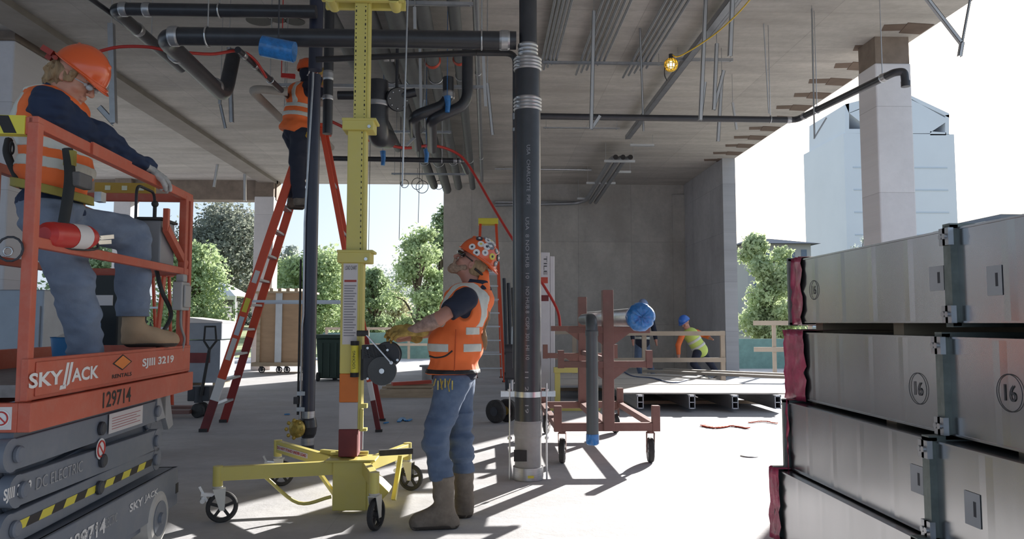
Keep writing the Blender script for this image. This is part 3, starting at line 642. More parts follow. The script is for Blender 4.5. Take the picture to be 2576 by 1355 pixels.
b = MB(); b.span((xa, my - .09, z0), (xb, my - .05, z0 + .07)); b.span((xa, my + .05, z0), (xb, my + .09, z0 + .07)); b.lathe([(0, .045), (.18, .045)], (xb - .07, my - .09, z0 + .03), (0, 1, 0), 18); b.lathe([(0, .045), (.18, .045)], (xa + .06, my - .09, z0 + .03), (0, 1, 0), 18); b.build('fork_carriage', M_yel, ml, bev=.004)
# paper with lift chart
za, zb = mpx(0, 866).z, mpx(0, 662).z; b = MB(); b.span((mx - .048, my - .068, za), (mx + .052, my - .066, zb)); lb = b.build('load_chart', M_lab, mast)
q = MB(); q.span((mx - .04, my - .069, zb - .13), (mx + .044, my - .0675, zb - .115)); q.build('print_line', mat('chart_red', (170, 70, 60), .6), lb)
for i in range(20):
    z = zb - .16 - i * (zb - za - .2) / 20; q = MB(); q.span((mx - .04, my - .069, z), (mx + .044 - .01 * (i % 3), my - .0675, z + .008)); q.build('print_line', mat('chart_grey', (146, 142, 146), .6), lb)
lettering('lettering', 'LOAD CHART', (mx - .035, my - .0675, zb - .045), (1, 0, 0), Z3, .03, .08, M_bprint, lb)
# tie rod tube and lever on the mast
za, zb = mpx(0, 940).z, mpx(0, 868).z; xx = mx + .045
b = MB(); b.tube([(xx, my - .1, za), (xx, my - .1, zb)], .026, 14); o = b.build('lock_tube', M_yeld, ml)
for z in (za - .02, zb): q = MB(); q.tube([(xx, my - .1, z), (xx, my - .1, z + .03)], .03, 14); q.build('tube_cap', M_bprint, o)
lettering('lettering', 'LOCKING', (xx + .008, my - .127, za + .04), (0, 0, 1), (-1, 0, 0), .018, .12, M_bprint, o)
# winch
wx, wy = at(960, 0, my).x, my - .12; wz = lambda py: at(0, py, my - .12).z
w = MB(); w.span((mx + .08, my - .06, wz(960)), (mx + .10, my + .06, wz(880))); w.span((wx - .08, wy, wz(955)), (wx + .07, wy + .012, wz(868))); w.span((wx - .08, wy + .11, wz(955)), (wx + .07, wy + .122, wz(868))); w.prism([(wx - .09, wy, wz(868)), (wx + .06, wy, wz(868)), (wx + .09, wy, wz(882)), (wx + .03, wy, wz(900)), (wx - .09, wy, wz(905))], (0, .12, 0)); wi = w.build('winch_frame', mat('winch_black', (48, 48, 50), .5, var=.15), ml, bev=.003)
b = MB(); b.lathe([(0, .02), (0, .085), (.012, .09), (.02, .05), (.09, .05), (.098, .09), (.11, .085)], (wx + .085, wy + .01, wz(893)), (0, 1, 0), 28); b.build('cable_drum', M_dgrey, wi)
b = MB(); b.lathe([(0, .02), (.0, .098), (.012, .1), (.02, .1), (.02, .02)], (wx + .055, wy - .03, wz(934)), (0, 1, 0), 32); dk = b.build('brake_disc', mat('disc_grey', (70, 70, 70), .4, metal=.3, var=.2), wi)
b = MB(); b.lathe([(0, .018), (.02, .018)], (wx + .055, wy - .045, wz(934)), (0, 1, 0), 12); b.build('disc_nut', M_zinc, dk)
for px_, py_ in ((925, 875), (940, 950), (925, 952), (975, 880), (1000, 905)): p = at(px_, py_, wy); b = MB(); b.lathe([(0, .009), (.008, .009)], (p.x, wy, p.z), (0, -1, 0), 8); b.build('bolt', M_zinc, wi)
pa, pb = at(922, 842, wy - .05), at(984, 912, wy - .05); b = MB(); b.bar(pa, pb, .008, .03, (0, -1, 0)); ck = b.build('crank_arm', M_alu, ml)
b = MB(); b.tube([at(898, 838, wy - .05), at(926, 838, wy - .05)], .02, 12); b.build('crank_grip', M_black, ck)
b = MB(); b.tube([pb, pb + Vector((0, .12, 0))], .012, 10); b.build('crank_shaft', M_zinc, ck)
b = MB(); b.tube(curve([mpx(908, 1010), mpx(912, 1050), mpx(911, 1130)], 6), .007, 7); b.build('winch_cable', M_zinc, ml)
b = MB(); b.box((mx + .1, my - .03, mpx(0, 1022).z), (.05, .05, .03)); b.box((mx + .1, my - .03, mpx(0, 1082).z), (.05, .05, .02)); b.tube([(mx + .09, my - .06, mpx(0, 1085).z), (mx + .09, my - .06, mpx(0, 1030).z)], .014, 8); b.build('foot_latch', M_yel, ml)
# base
hz = .40
b = MB(); hub = Vector((mx + .02, my - .05, 0))
b.span((mx - .09, my - .12, .03), (mx + .14, my + .06, .36)); b.prism([(mx + .14, my - .12, .30), (mx + .30, my - .16, .16), (mx + .18, my - .12, .03), (mx + .14, my - .12, .03)], (0, .18, 0)); b.span((mx - .14, my - .14, .355), (mx + .2, my + .1, .37)); b.build('base_hub', M_yel, ml, bev=.006)
legs = []
for i, c in enumerate(casters):
    top = Vector((c.x, c.y, .315)); st = Vector((mx + (.12 if c.x > mx else -.05), my + (.02 if c.y > my else -.06), .31))
    b = MB(); b.bar(st, top, .05, .09); b.tube([top + Vector((0, 0, -.085)), top + Vector((0, 0, .05))], .032, 14); lg = b.build('base_leg', M_yel, ml, bev=.004); legs.append(lg)
    if i == 3:
        nd = (top - st).normalized(); nrm = Vector((nd.y, -nd.x, 0)); nrm = nrm if nrm.y < 0 else -nrm
        r_ = Vector((-nd.x, -nd.y, -nd.z)) if nd.x < 0 else nd; s0 = top - nd * .05 + nrm * .0265
        q = MB(); q.bar(s0 - Vector((0, 0, .0)), s0 - nd * .52, .002, .035); lp = q.build('warning_strip', M_lab, lg)
        lettering('lettering', 'DO NOT STAND UNDER LOAD', s0 + nrm * .001 - Vector((0, 0, .011)), -nd, Z3, .022, .5, M_red, lp, .02)
b = MB(); b.bar((mx + .19, my + .12, .375), (mx + .42, my + .2, .375), .03, .04); b.build('leg_grip', M_black, legs[2])
b = MB(); b.bar((mx + .3, my + .1, .05), (mx + .33, my + .24, .33), .03, .03); b.build('brace', M_yel, ml)
s, e = Vector((mx - .1, my - .1, .12)), casters[0].lerp(Vector((mx, my, 0)), .35); b = MB(); b.tube(curve([s, s.lerp(e, .5) + Vector((0, 0, .03)), Vector((e.x, e.y, .27))], 6), .012, 8); b.build('leg_brace', M_yel, ml)
s, e = Vector((mx - .09, my + .05, .08)), Vector((casters[3].x * .5 + mx * .5, casters[3].y * .5 + my * .5, .27)); b = MB(); b.bar(s, e, .02, .03); b.build('leg_brace', M_yel, ml)
b = MB(); q = casters[3]; b.bar(Vector((q.x * .35 + mx * .65, q.y * .35 + my * .65, .36)), (mx - .05, my + .03, .39), .03, .03); b.bar((mx - .14, my + .06, .385), (mx + .12, my + .08, .385), .03, .02); b.build('hub_crossbar', M_yel, ml)
def caster(par, c, r, yaw, forkm, wname='caster', wheelm=None, top=.24, brake=True, spokes=True, tw=.036):
    c = Vector(c); d = Vector((math.cos(yaw), math.sin(yaw), 0)); ax = Vector((-d.y, d.x, 0)); wc = c + d * .03 + Vector((0, 0, r))
    o = MB(); o.lathe([(0, .03), (.012, .035), (.02, .03)], c + Vector((0, 0, top - .02)), (0, 0, 1), 14)
    for k in (-1, 1): o.prism([wc + ax * k * (tw / 2 + .008) + Vector((0, 0, top - r - .02)) - d * .06, wc + ax * k * (tw / 2 + .008) + Vector((0, 0, top - r - .02)) + d * .02, wc + ax * k * (tw / 2 + .008) + d * .015 - Vector((0, 0, .02)), wc + ax * k * (tw / 2 + .008) - d * .015 - Vector((0, 0, .02))], ax * k * .004)
    o.bar(c + Vector((0, 0, top - .022)) - d * .03, c + Vector((0, 0, top - .022)) + d * .05, tw + .02, .006); cs = o.build(wname, forkm, par)
    t = MB(); t.lathe([(-tw / 2, r * .80), (-tw / 2, r * .93), (-tw * .3, r), (tw * .3, r), (tw / 2, r * .93), (tw / 2, r * .80), (-tw / 2, r * .80)], wc, ax, 30, caps=False); t.build('tyre', M_black, cs)
    h = MB(); h.lathe([(-tw * .35, r * .72), (-tw * .35, r * .8), (tw * .35, r * .8), (tw * .35, r * .72), (-tw * .35, r * .72)], wc, ax, 26, caps=False); h.tube([wc - ax * (tw * .6), wc + ax * (tw * .6)], r * .22, 14)
    x, y = d, Vector((0, 0, 1))
    for k in range(5 if spokes else 9):
        a = 2 * PI * k / (5 if spokes else 9) + .3; q = x * math.cos(a) + y * math.sin(a); h.bar(wc + q * r * .15, wc + q * r * .78, tw * .5, r * (.16 if spokes else .5), ax)
    h.build('wheel_hub', wheelm or M_black, cs)
    if brake:
        k = MB(); k.bar(c + Vector((0, 0, top - .05)) - d * .1, c + Vector((0, 0, top - .06)) - d * .02, .03, .02); k.tube([c - d * .09 + Vector((0, 0, top - .09)) - ax * .03, c - d * .09 + Vector((0, 0, top - .09)) + ax * .03], .016, 8); k.bar(c - d * .11 + Vector((0, 0, top - .0)), c - d * .06 + Vector((0, 0, top - .1)), .01, .015); k.build('brake_lever', M_zinc, cs)
    return cs
M_fork = mat('caster_fork', (206, 204, 196), .45, metal=.3, var=.08)
caster(ml, casters[0], .1, .35, M_fork); caster(ml, casters[1], .1, 1.25, M_fork, brake=False); caster(ml, casters[2], .1, -.35, M_fork); caster(ml, casters[3], .1, .1, M_fork)

# ================================================================== big cast iron riser
rx, ry = (1328 - 1225) * 6.42 / F_PX, 6.42
def rpx(px, py, Y=ry): return at(px, py, Y)
rs_ = thing('riser_pipe', 'thick black cast iron riser pipe standing on the slab', 'pipe', (rx, ry, 0))
zc = rpx(0, 1062).z; R1 = .112
b = MB(); b.tube([(rx, ry, zc), (rx, ry, rpx(0, 262).z)], R1, 36); bp = b.build('lower_pipe', M_iron, rs_)
b = MB(); b.tube([(rx, ry, rpx(0, 238).z), (rx, ry, rpx(0, 160).z)], R1 * .97, 32); b.build('middle_pipe', M_iron, rs_)
b = MB(); b.tube([(rx + .005, ry, rpx(0, 130).z), (rx + .005, ry, CEIL)], .077, 28); up = b.build('upper_pipe', M_iron, rs_)
def coupling(px_py0, py1, r, par, cx=rx, cy_=ry, name='pipe_coupling', m=None, n=4):
    z1, z0 = rpx(0, px_py0, cy_).z, rpx(0, py1, cy_).z; pr = [(0, r * .97)]
    for k in range(n): pr += [((z1 - z0) * (k + .1) / n, r), ((z1 - z0) * (k + .5) / n, r * 1.05), ((z1 - z0) * (k + .9) / n, r)]
    pr.append((z1 - z0, r * .97)); b = MB(); b.lathe(pr, (cx, cy_, z0), (0, 0, 1), 30); o = b.build(name, m or M_band, par)
    for k in range(3):
        z = z0 + (z1 - z0) * (k + .5) / 3; q = MB(); q.box((cx - r * .72, cy_ - r * .74, z), (.03, .02, .012)); q.tube([(cx - r * .9, cy_ - r * .66, z), (cx - r * .6, cy_ - r * .88, z)], .004, 6); q.build('clamp_screw', M_zinc, o)
    return o
coupling(96, 134, .085, rs_, rx + .003); coupling(132, 165, .118, rs_); coupling(234, 268, .118, rs_)
b = MB(); b.lathe([(0, .122), (.02, .126), (.03, .118), (.09, .116), (.10, .112), (zc - .14, .112), (zc - .12, .118), (zc - .02, .118), (zc, .112)], (rx, ry, 0), (0, 0, 1), 32); bt = b.build('base_coupling', M_cyl, rs_)
b = MB(); b.lathe([(.004, .129), (.105, .127)], (rx, ry, 0), (0, 0, 1), 32); b.build('base_ring', M_band, bt)
b = MB(); pa, pb = rpx(1293, 1160, ry - .112), rpx(1325, 1132, ry - .112); b.span((pa.x, ry - .118, pa.z), (pb.x, ry - .085, pb.z)); b.build('inspection_opening', M_bprint, bt)
b = MB(); b.span((rx - .01, ry - .132, .03), (rx + .04, ry - .127, .05)); b.build('sticker', M_yeld, bt)
# riser clamp with threaded rods
zk = rpx(0, 994).z; b = MB(); b.lathe([(0, .118), (.045, .118)], (rx, ry, zk - .022), (0, 0, 1), 32); b.box((rx - .17, ry, zk), (.12, .05, .045)); b.box((rx + .17, ry, zk), (.12, .05, .045)); rc = b.build('riser_clamp', M_zinc, rs_)
for k in (-1, 1):
    for d in (.02,): b = MB(); b.tube([(rx + k * .155, ry - .02, 0), (rx + k * .155, ry - .02, zk + .09)], .0075, 8); b.lathe([(0, .018), (.02, .018)], (rx + k * .155, ry - .02, zk + .022), (0, 0, 1), 6); b.lathe([(0, .018), (.02, .018)], (rx + k * .155, ry - .02, rpx(0, 1110).z), (0, 0, 1), 6); b.build('threaded_rod', M_zinc, rc)
def down_text(s, px, z1, z0, par, R=R1, h=.03):
    # letters running down the pipe, each line turned 90 degrees clockwise
    x = (px - 1225) * (ry - R) / F_PX; dx = x - rx; yy = ry - math.sqrt(max(1e-4, R * R - dx * dx)); nx = Vector((dx, yy - ry, 0)).normalized()
    up_ = Vector((0, 0, 1)).cross(nx); up_ = up_ if up_.x > 0 else -up_
    lettering('lettering', s, Vector((x, yy, z1)) - up_ * h / 2 + nx * .001, (0, 0, -1), up_, h, z1 - z0, M_ironprint, par, 0.0, .002)
down_text('USA   CHARLOTTE  PIPE', 1330, rpx(0, 362).z, rpx(0, 512).z, bp); down_text('USA  8 NO HUB  10', 1327, rpx(0, 545).z, rpx(0, 700).z, bp)
down_text('NO HUB 8  CISPI  301  HI  10', 1327, rpx(0, 720).z, rpx(0, 905).z, bp); down_text('11  26  19', 1325, rpx(0, 935).z, rpx(0, 1040).z, bp)
# slim riser behind it
sx_ = (1298 - 1225) * 6.75 / F_PX; b = MB(); b.tube(bend([(-.1, 6.75, at(0, 118, 6.75).z), (sx_, 6.75, at(0, 118, 6.75).z), (sx_, 6.75, .9)], .1), .03, 16)
sr = b.build('drain_pipe', M_iron, None, 'slim black drain pipe running down behind the thick riser', 'pipe')
for py in (282, 290, 320): b = MB(); b.lathe([(0, .034), (.03, .034)], (sx_, 6.75, at(0, py, 6.75).z), (0, 0, 1), 14); b.build('coupling_band', M_band, sr)

# ================================================================== thin riser by the ladder
tx, ty = (785 - 1225) * 7.75 / F_PX, 7.75
tz = lambda py: at(0, py, ty).z
tr2 = thing('riser_pipe', 'thin dark riser pipe with a brass valve in front of the ladder', 'pipe', (tx, ty, 0))
b = MB(); b.tube([(tx, ty, 0), (tx, ty, tz(1085))], .062, 22); b.build('foot_pipe', M_iron, tr2)
M_navy = mat('blue_black_pipe', (44, 48, 66), .35, var=.12, spec=.6)
b = MB(); b.tube([(tx, ty, tz(1060)), (tx, ty, tz(180))], .064, 24); b.build('pipe', M_navy, tr2)
b = MB(); b.lathe([(0, .06), (.03, .075), (.1, .085), (.17, .075), (.2, .06)], (tx + .005, ty, tz(1102)), (0, 0, 1), 22); vb = b.build('valve_body', M_iron, tr2)
b = MB(); b.lathe([(0, .06), (.03, .09), (.06, .09), (.08, .04)], (tx - .07, ty - .04, tz(1078)), (-.5, -1, 0), 18)
for k in range(8): a = 2 * PI * k / 8; b.ball((tx - .11 + math.cos(a) * .075, ty - .12, tz(1078) + math.sin(a) * .085), .02, 8, 5)
b.build('valve_wheel', M_brass, vb)
for py in (1108, 1040): b = MB(); b.lathe([(0, .068), (.07, .068)], (tx, ty, tz(py + 14)), (0, 0, 1), 22); b.build('coupling_band', M_band, tr2)
b = MB(); b.tube([(tx - .075, ty - .03, tz(1060)), (tx - .07, ty - .03, tz(820)), (tx - .055, ty - .05, tz(790)), (tx - .06, ty - .05, tz(560)), (tx - .0, ty - .07, tz(200)), (tx - .0, ty - .07, CEIL)], .012, 8); b.build('side_conduit', M_galv, tr2)
b = MB(); b.tube([(tx - .1, ty - .02, tz(1045)), (tx - .1, ty - .02, tz(650))], .011, 8); b.build('side_conduit', M_black, tr2)
b = MB(); b.box((tx - .11, ty - .04, tz(1008)), (.05, .05, .07)); b.build('junction_box', M_dgrey, tr2)
for py in (990, 1030): b = MB(); b.box((tx - .06, ty - .055, tz(py)), (.08, .04, .04)); b.build('pipe_clip', M_zinc, tr2)

# ================================================================== pipe cart
ct = thing('pipe_cart', 'brown steel pipe cart with four casters', 'cart', (1.1, 8.05, 0))
yf, yb = 7.1, 9.0
xl, xr, xc = (1402 - 1225) * yf / F_PX, (1648 - 1225) * yf / F_PX, (1529 - 1225) * yf / F_PX
for y in (yf, yb):
    b = MB(); b.bar((xl, y, .335), (xr, y, .335), .06, .075); b.build('end_beam', M_brown, ct, bev=.004)
    for x in (xl, xr): b = MB(); b.span((x - .035, y - .036, .294), (x + .035, y + .036, .53)); b.build('corner_stake', M_brown, ct, bev=.003)
    b = MB(); b.span((xc - .05, y - .05, .3), (xc + .05, y + .05, 1.61)); b.build('upright', M_brown, ct, bev=.004)
    for z in (.915, 1.235):
        b = MB(); b.bar((xl + .02 if z < 1 else xl + .1, y - .02, z), (xr - .05, y - .02, z), .05, .06); b.build('arm', M_brown, ct, bev=.003)
        b = MB(); b.prism([(xc + .05, y - .04, z - .03), (xc + .2, y - .04, z - .03), (xc + .05, y - .04, z - .14)], (0, .03, 0)); b.build('gusset', M_brown, ct); b = MB(); b.prism([(xc - .05, y - .04, z - .03), (xc - .05, y - .04, z - .14), (xc - .2, y - .04, z - .03)], (0, .03, 0)); b.build('gusset', M_brown, ct)
        if z < 1:
            for x in (xl + .03, xr - .06): b = MB(); b.span((x - .028, y - .05, z - .034), (x + .028, y + .01, z + .13)); b.build('arm_stop', M_brown, ct)
for x in (xl, xr): b = MB(); b.bar((x, yf, .335), (x, yb, .335), .06, .06); b.build('side_beam', M_brown, ct, bev=.004)
b = MB(); b.bar((xc, yf, .335), (xc, yb, .335), .08, .07); b.build('centre_beam', M_brown, ct)
b = MB(); b.bar((xc, yf, .95), (xc, yb, .95), .04, .05); b.build('brace', M_brown, ct)
for x, y, yw in ((xl + .04, yf, 1.4), (xr - .05, yf, 1.5), (xl + .04, yb, 1.3), (xr - .05, yb, 1.7)):
    caster(ct, (x, y, 0), .115, yw, M_brown, top=.30, brake=False, spokes=False, wheelm=M_cyl, tw=.05)
# pipes resting on it
b = MB(); p0, p1 = Vector((xr - .2, 6.75, 1.353)), Vector((xr - .30, 9.9, 1.353)); b.tube([p0, p1], .088, 26); b.lathe([(0, .088), (.02, .105), (.05, .088)], p0 + (p1 - p0).normalized() * .1, p1 - p0, 26)
sp_ = b.build('steel_pipe', M_galv, None, 'silver steel pipe lying on the cart with a blue film over its end', 'pipe')
b = MB(); rg = random.Random(4); n = 34
rings = []
d = (p1 - p0).normalized(); x, y, _ = frame(d)
pr = [(-.045, .0), (-.045, .06), (-.04, .1), (-.01, .125), (.05, .128), (.1, .112), (.16, .106)]
vs = []; fs_ = []
for i, (t, r) in enumerate(pr):
    for k in range(n):
        a = 2 * PI * k / n; rr = r * (1 + .05 * rg.uniform(-1, 1)) if r > .06 else r; vs.append(p0 + d * (t + .012 * rg.uniform(-1, 1) * (r < .11)) + (x * math.cos(a) + y * math.sin(a)) * max(rr, 1e-4))
for i in range(len(pr) - 1):
    for k in range(n): fs_.append((i * n + k, i * n + (k + 1) % n, (i + 1) * n + (k + 1) % n, (i + 1) * n + k))
b.add(vs, fs_, True); b.build('end_film', M_blue, sp_)
ex = (1489 - 1225) * 6.85 / F_PX; ez = lambda py: at(0, py, 6.85).z
b = MB(); b.tube(bend([(ex, 6.85, ez(1108)), (ex, 6.85, ez(802)), (ex + .04, 7.75, ez(802) + .0)], .14, 8), .055, 22); b.lathe([(0, .06), (.04, .061), (.05, .056)], (ex, 6.85, ez(845)), (0, 0, 1), 22)
eb = b.build('elbow_pipe', mat('grey_green_pipe', (78, 84, 86), .4, var=.1, spec=.6), None, 'dark elbow pipe hooked over the cart with its blue taped end hanging down', 'pipe')
b = MB(); b.tube([(ex, 6.85, ez(1126)), (ex, 6.85, ez(1122)), (ex, 6.85, ez(1098))], [.045, .06, .058], 20); b.build('end_tape', M_blue, eb)

# ================================================================== galvanised duct stack
M_duct = mat('galvanised_duct', (190, 191, 193), .24, metal=.95, var=.07, scale=5, bump=.3, bscale=5.0, stretch=(.5, .5, .12))
M_flange = mat('duct_flange', (128, 136, 132), .5, metal=.5, var=.2, scale=12)
M_wrap = mat('magenta_film', (168, 62, 92), .3, var=.35, scale=14, bump=.7, bscale=18, coat=.5)
M_ink = mat('marker_ink', (70, 70, 74), .7)
tiers = [(1.90, 1.30, 1.685, 4.63), (1.85, .855, 1.245, 4.53), (1.78, .45, .835, 4.46), (1.72, .05, .44, 4.48)]
names = ['topmost', 'second from the top', 'third from the top', 'lowest']
JN = 3.0
for ti, (X, z0, z1, yend) in enumerate(tiers):
    W = 1.15
    for si, (ya, yb_) in enumerate(((JN + .012, yend), (1.45, JN - .012))):
        lab = '%s galvanised duct section with red film on its end' % names[ti]
        if si == 1: lab = '%s duct section of those running on past the flange joint' % names[ti]
        t = thing('duct_section', lab, 'duct', (X + W / 2, (ya + yb_) / 2, z0 - .0), 0, 'stacked ventilation ducts')
        b = MB(); nseg = 5
        for xx, sgn in ((X, -1), (X + W, 1)):
            vs = []; nn = nseg * 8
            for k in range(nn + 1):
                y_ = ya + (yb_ - ya) * k / nn; e = .0016 if k % 8 == 0 else 0.0
                vs += [(xx + sgn * e, y_, z0), (xx + sgn * e, y_, z1)]
            ff = [(2 * k, 2 * k + 2, 2 * k + 3, 2 * k + 1) for k in range(nn)]; b.add(vs, ff if sgn > 0 else [f[::-1] for f in ff], False)
        for zz, sgn in ((z0, -1), (z1, 1)):
            vs = [(X, ya, zz), (X + W, ya, zz), (X + W, yb_, zz), (X, yb_, zz)]; b.add(vs, [(0, 1, 2, 3) if sgn > 0 else (3, 2, 1, 0)])
        for zz in (z0 + .004, z1 - .004): b.span((X - .006, ya + .02, zz - .004), (X, yb_ - .02, zz + .004))
        b.build('duct_body', M_duct, t)
        for yy in (ya, yb_):
            fl_ = MB(); f = .03; g = .012
            fl_.span((X - f, yy - g, z0 - .012), (X + .004, yy + g, z1 + .012)); fl_.span((X + W - .004, yy - g, z0 - .012), (X + W + f, yy + g, z1 + .012)); fl_.span((X - f, yy - g, z1 - .002), (X + W + f, yy + g, z1 + f * .6)); fl_.span((X - f, yy - g, z0 - f * .55), (X + W + f, yy + g, z0 + .002))
            fo = fl_.build('flange', M_flange, t)
            if abs(yy - JN) < .1:
                for zz in (z0 + .035, z1 - .035): q = MB(); q.span((X - f - .012, yy - .02, zz - .035), (X - f + .01, yy + .02, zz + .035)); q.lathe([(0, .012), (.012, .012)], (X - f - .01, yy, zz), (-1, 0, 0), 8); q.build('corner_clip', M_galv, fo)
        if si == 0 and ti != 2 or (si == 0 and ti == 2):
            b = MB(); rg = random.Random(ti); wlen = (.15, .2, .035, .06)[ti]; n1 = 9; vs = []; fs_ = []
            ring = [(X - .012, z0 - .01), (X - .012, (z0 + z1) / 2), (X - .012, z1 + .012), (X + W * .5, z1 + .012), (X + W + .012, z1 + .012), (X + W + .012, z0 - .01)]
            ring2 = []
            for i in range(len(ring)):
                a, c = ring[i], ring[(i + 1) % len(ring)]
                for k in range(5): ring2.append((a[0] + (c[0] - a[0]) * k / 5, a[1] + (c[1] - a[1]) * k / 5))
            m_ = len(ring2)
            for i in range(n1):
                yy = yend + .03 - (wlen + .03) * i / (n1 - 1)
                for (px_, pz_) in ring2:
                    vs.append((px_ + rg.uniform(-.009, .004) - (.03 * (1 - i / n1) if ti in (1, 3) and px_ < X else 0), yy + (rg.uniform(-.02, .02) if i == n1 - 1 else 0), pz_ + rg.uniform(-.004, .006)))
            for i in range(n1 - 1):
                for k in range(m_): fs_.append((i * m_ + k, i * m_ + (k + 1) % m_, (i + 1) * m_ + (k + 1) % m_, (i + 1) * m_ + k))
            fs_.append(tuple(range(m_))); b.add(vs, fs_, True); b.build('end_film', M_wrap, t)
        def paper(px0, px1, py0, py1, m=M_lab, mark=True):
            k0, k1 = (px0 - 1225) / F_PX, (px1 - 1225) / F_PX; y1_, y0_ = X / k0, X / k1; zA, zB = EYE - (py1 - 812) * y0_ / F_PX, EYE - (py0 - 812) * y0_ / F_PX
            q = MB(); q.span((X - .0032, y0_, zA), (X - .0018, y1_, zB)); o = q.build('paper_label', m, t)
            if mark: q = MB(); q.span((X - .0038, y0_ + (y1_ - y0_) * .25, zA + (zB - zA) * .3), (X - .0031, y0_ + (y1_ - y0_) * .42, zB - (zB - zA) * .25)); q.build('label_print', M_ink, o)
        def circ(px, py, rz, s):
            k = (px - 1225) / F_PX; y_ = X / k; z_ = EYE - (py - 812) * y_ / F_PX
            q = MB(); q.torus((X - .0045, y_, z_), (1, 0, 0), rz, .0018, 26, 4); q.build('marker_circle', M_ink, t)
            lettering('lettering', s, (X - .003, y_ + rz * .45, z_ - rz * .45), (0, -1, 0), Z3, rz * .9, rz * .9, M_ink, t, 0, .0004)
        if ti == 0 and si == 0: paper(2362, 2400, 664, 728, mat('grey_label', (176, 176, 178), .6, var=.05)); circ(2060, 728, .055, '16')
        if ti == 0 and si == 1: paper(2513, 2553, 662, 740, mat('grey_label'))
        if ti == 1 and si == 0: paper(2008, 2028, 900, 948); circ(2322, 978, .066, '16')
        if ti == 1 and si == 1: circ(2560, 990, .066, '16')
        if ti == 2 and si == 0: paper(2294, 2326, 1175, 1245, mat('grey_label'))
        if ti == 2 and si == 1: paper(2430, 2470, 1245, 1330, mat('grey_label'))
for ti in range(3):
    zt_, zb_ = tiers[ti][1] - .017, tiers[ti + 1][2] + .018
    if zt_ - zb_ < .006: zt_ = zb_ + .006
    for k, yy in enumerate((1.9, 2.6, 3.5, 4.36)):
        b = MB(); b.span((tiers[ti][0] + .06, yy, tiers[ti + 1][2]), (tiers[ti][0] + 1.05, yy + .09, tiers[ti][1])); b.build('lumber_spacer', M_wood, None, 'batten under the %s duct, %s' % (names[ti], ('almost out of view', 'just past the flange joint', 'behind the flange joint', 'by the red film')[k]), 'lumber', 'battens between the ducts')
for k, yy in enumerate((1.9, 3.3, 4.15)):
    b = MB(); b.span((1.78, yy, 0), (2.8, yy + .09, .05)); b.build('lumber_spacer', M_wood, None, 'lumber runner under the lowest duct, %s' % ('out past the joint', 'by the flange joint', 'by its filmed end')[k], 'lumber', 'runners under the ducts')
# ================================================================== overhead services
M_cond = mat('conduit_steel', (150, 152, 156), .42, metal=.7, var=.1)
M_beige = mat('beige_insulation', (178, 170, 160), .8, var=.1)
M_hose = mat('red_hose', (186, 52, 44), .5, var=.08)
M_pale = mat('pale_strut', (196, 198, 200), .45, metal=.5, var=.06)
def pipe(label, pts, r, m=M_iron, br=.12, n=16, name='pipe', cat='pipe', group=None, bands=(), straps=()):
    pts = [Vector(p) for p in pts]; b = MB(); b.tube(bend(pts, br) if len(pts) > 2 else pts, r, n); o = b.build(name, m, None, label, cat, group)
    for (p, d, w) in bands:
        d = Vector(d).normalized(); q = MB(); q.lathe([(-w / 2, r * 1.04), (-w * .3, r * 1.12), (w * .3, r * 1.12), (w / 2, r * 1.04)], p, d, n + 4); q.build('coupling_band', M_band, o)
    for (p, d, zt_) in straps:
        d = Vector(d).normalized(); p = Vector(p); q = MB(); q.torus(p, d, r * 1.06, .008, 20, 6); q.tube([p + Vector((0, 0, r)), (p.x, p.y, zt_)], .006, 6); q.build('clevis_hanger', M_zinc, o)
    return o
X3, Y3 = Vector((1, 0, 0)), Vector((0, 1, 0))
# main black pipe joining the thick riser
Yp = 6.42; z1 = at(900, 97, Yp).z; xl_, xr_ = at(392, 0, Yp).x, rx - .1
e2 = at(566, 228, 8.0); zc2 = CEIL
pm = pipe('thick black drain pipe crossing overhead and joining the tall riser', [(xr_, Yp, z1), (xl_ + .05, Yp, z1), (xl_ + .02, 8.1, z1 - .02), (xl_ + .02, 8.35, z1 + .55)], .078, br=.2, n=22,
     bands=[((xl_ + .17, Yp, z1), X3, .08), ((xr_ - .1, Yp, z1), X3, .09), ((xl_ + .02, 6.85, z1), Y3, .08), ((xl_ + .02, 7.8, z1), Y3, .08)],
     straps=[((at(525, 0, Yp).x, Yp, z1), X3, CEIL), ((at(1212, 0, Yp).x, Yp, z1), X3, CEIL)])
z2 = 4.28; a = fl(285, 23, z2); c = fl(792, 23, z2)
pipe('upper black pipe close under the soffit, parallel to the thick overhead drain', [(c.x, a.y, z2), (a.x, a.y, z2), (a.x - .0, a.y + 1.6, z2 - .02)], .062, br=.1, bands=[((a.x + .1, a.y, z2), X3, .07), ((a.x + .32, a.y, z2), X3, .07), ((a.x, a.y + .5, z2), Y3, .08), ((a.x, a.y + 1.0, z2), Y3, .08)], straps=[((a.x + 1.0, a.y, z2), X3, CEIL)])
a, c = fl(215, -12, 4.3), fl(388, 112, 4.3); pipe('thin black pipe running away above the lift worker helmet', [a, c], .028, n=10, straps=[(a.lerp(c, .6), c - a, CEIL), (a.lerp(c, .95), c - a, CEIL)])
a, c = fl(818, 127, 3.95), fl(1296, 127, 3.95); yy = a.y
dz = at(0, 118, 6.75).z
pipe('thin black pipe behind the thick overhead drain', [(a.x, 6.9, dz - .03), (-.1, 6.75, dz)], .028, n=12, bands=[((at(975, 0, 6.9).x, 6.87, dz - .02), X3, .05), ((at(990, 0, 6.9).x, 6.87, dz - .02), X3, .03)], straps=[((-1.2, 6.88, dz - .02), X3, CEIL)])
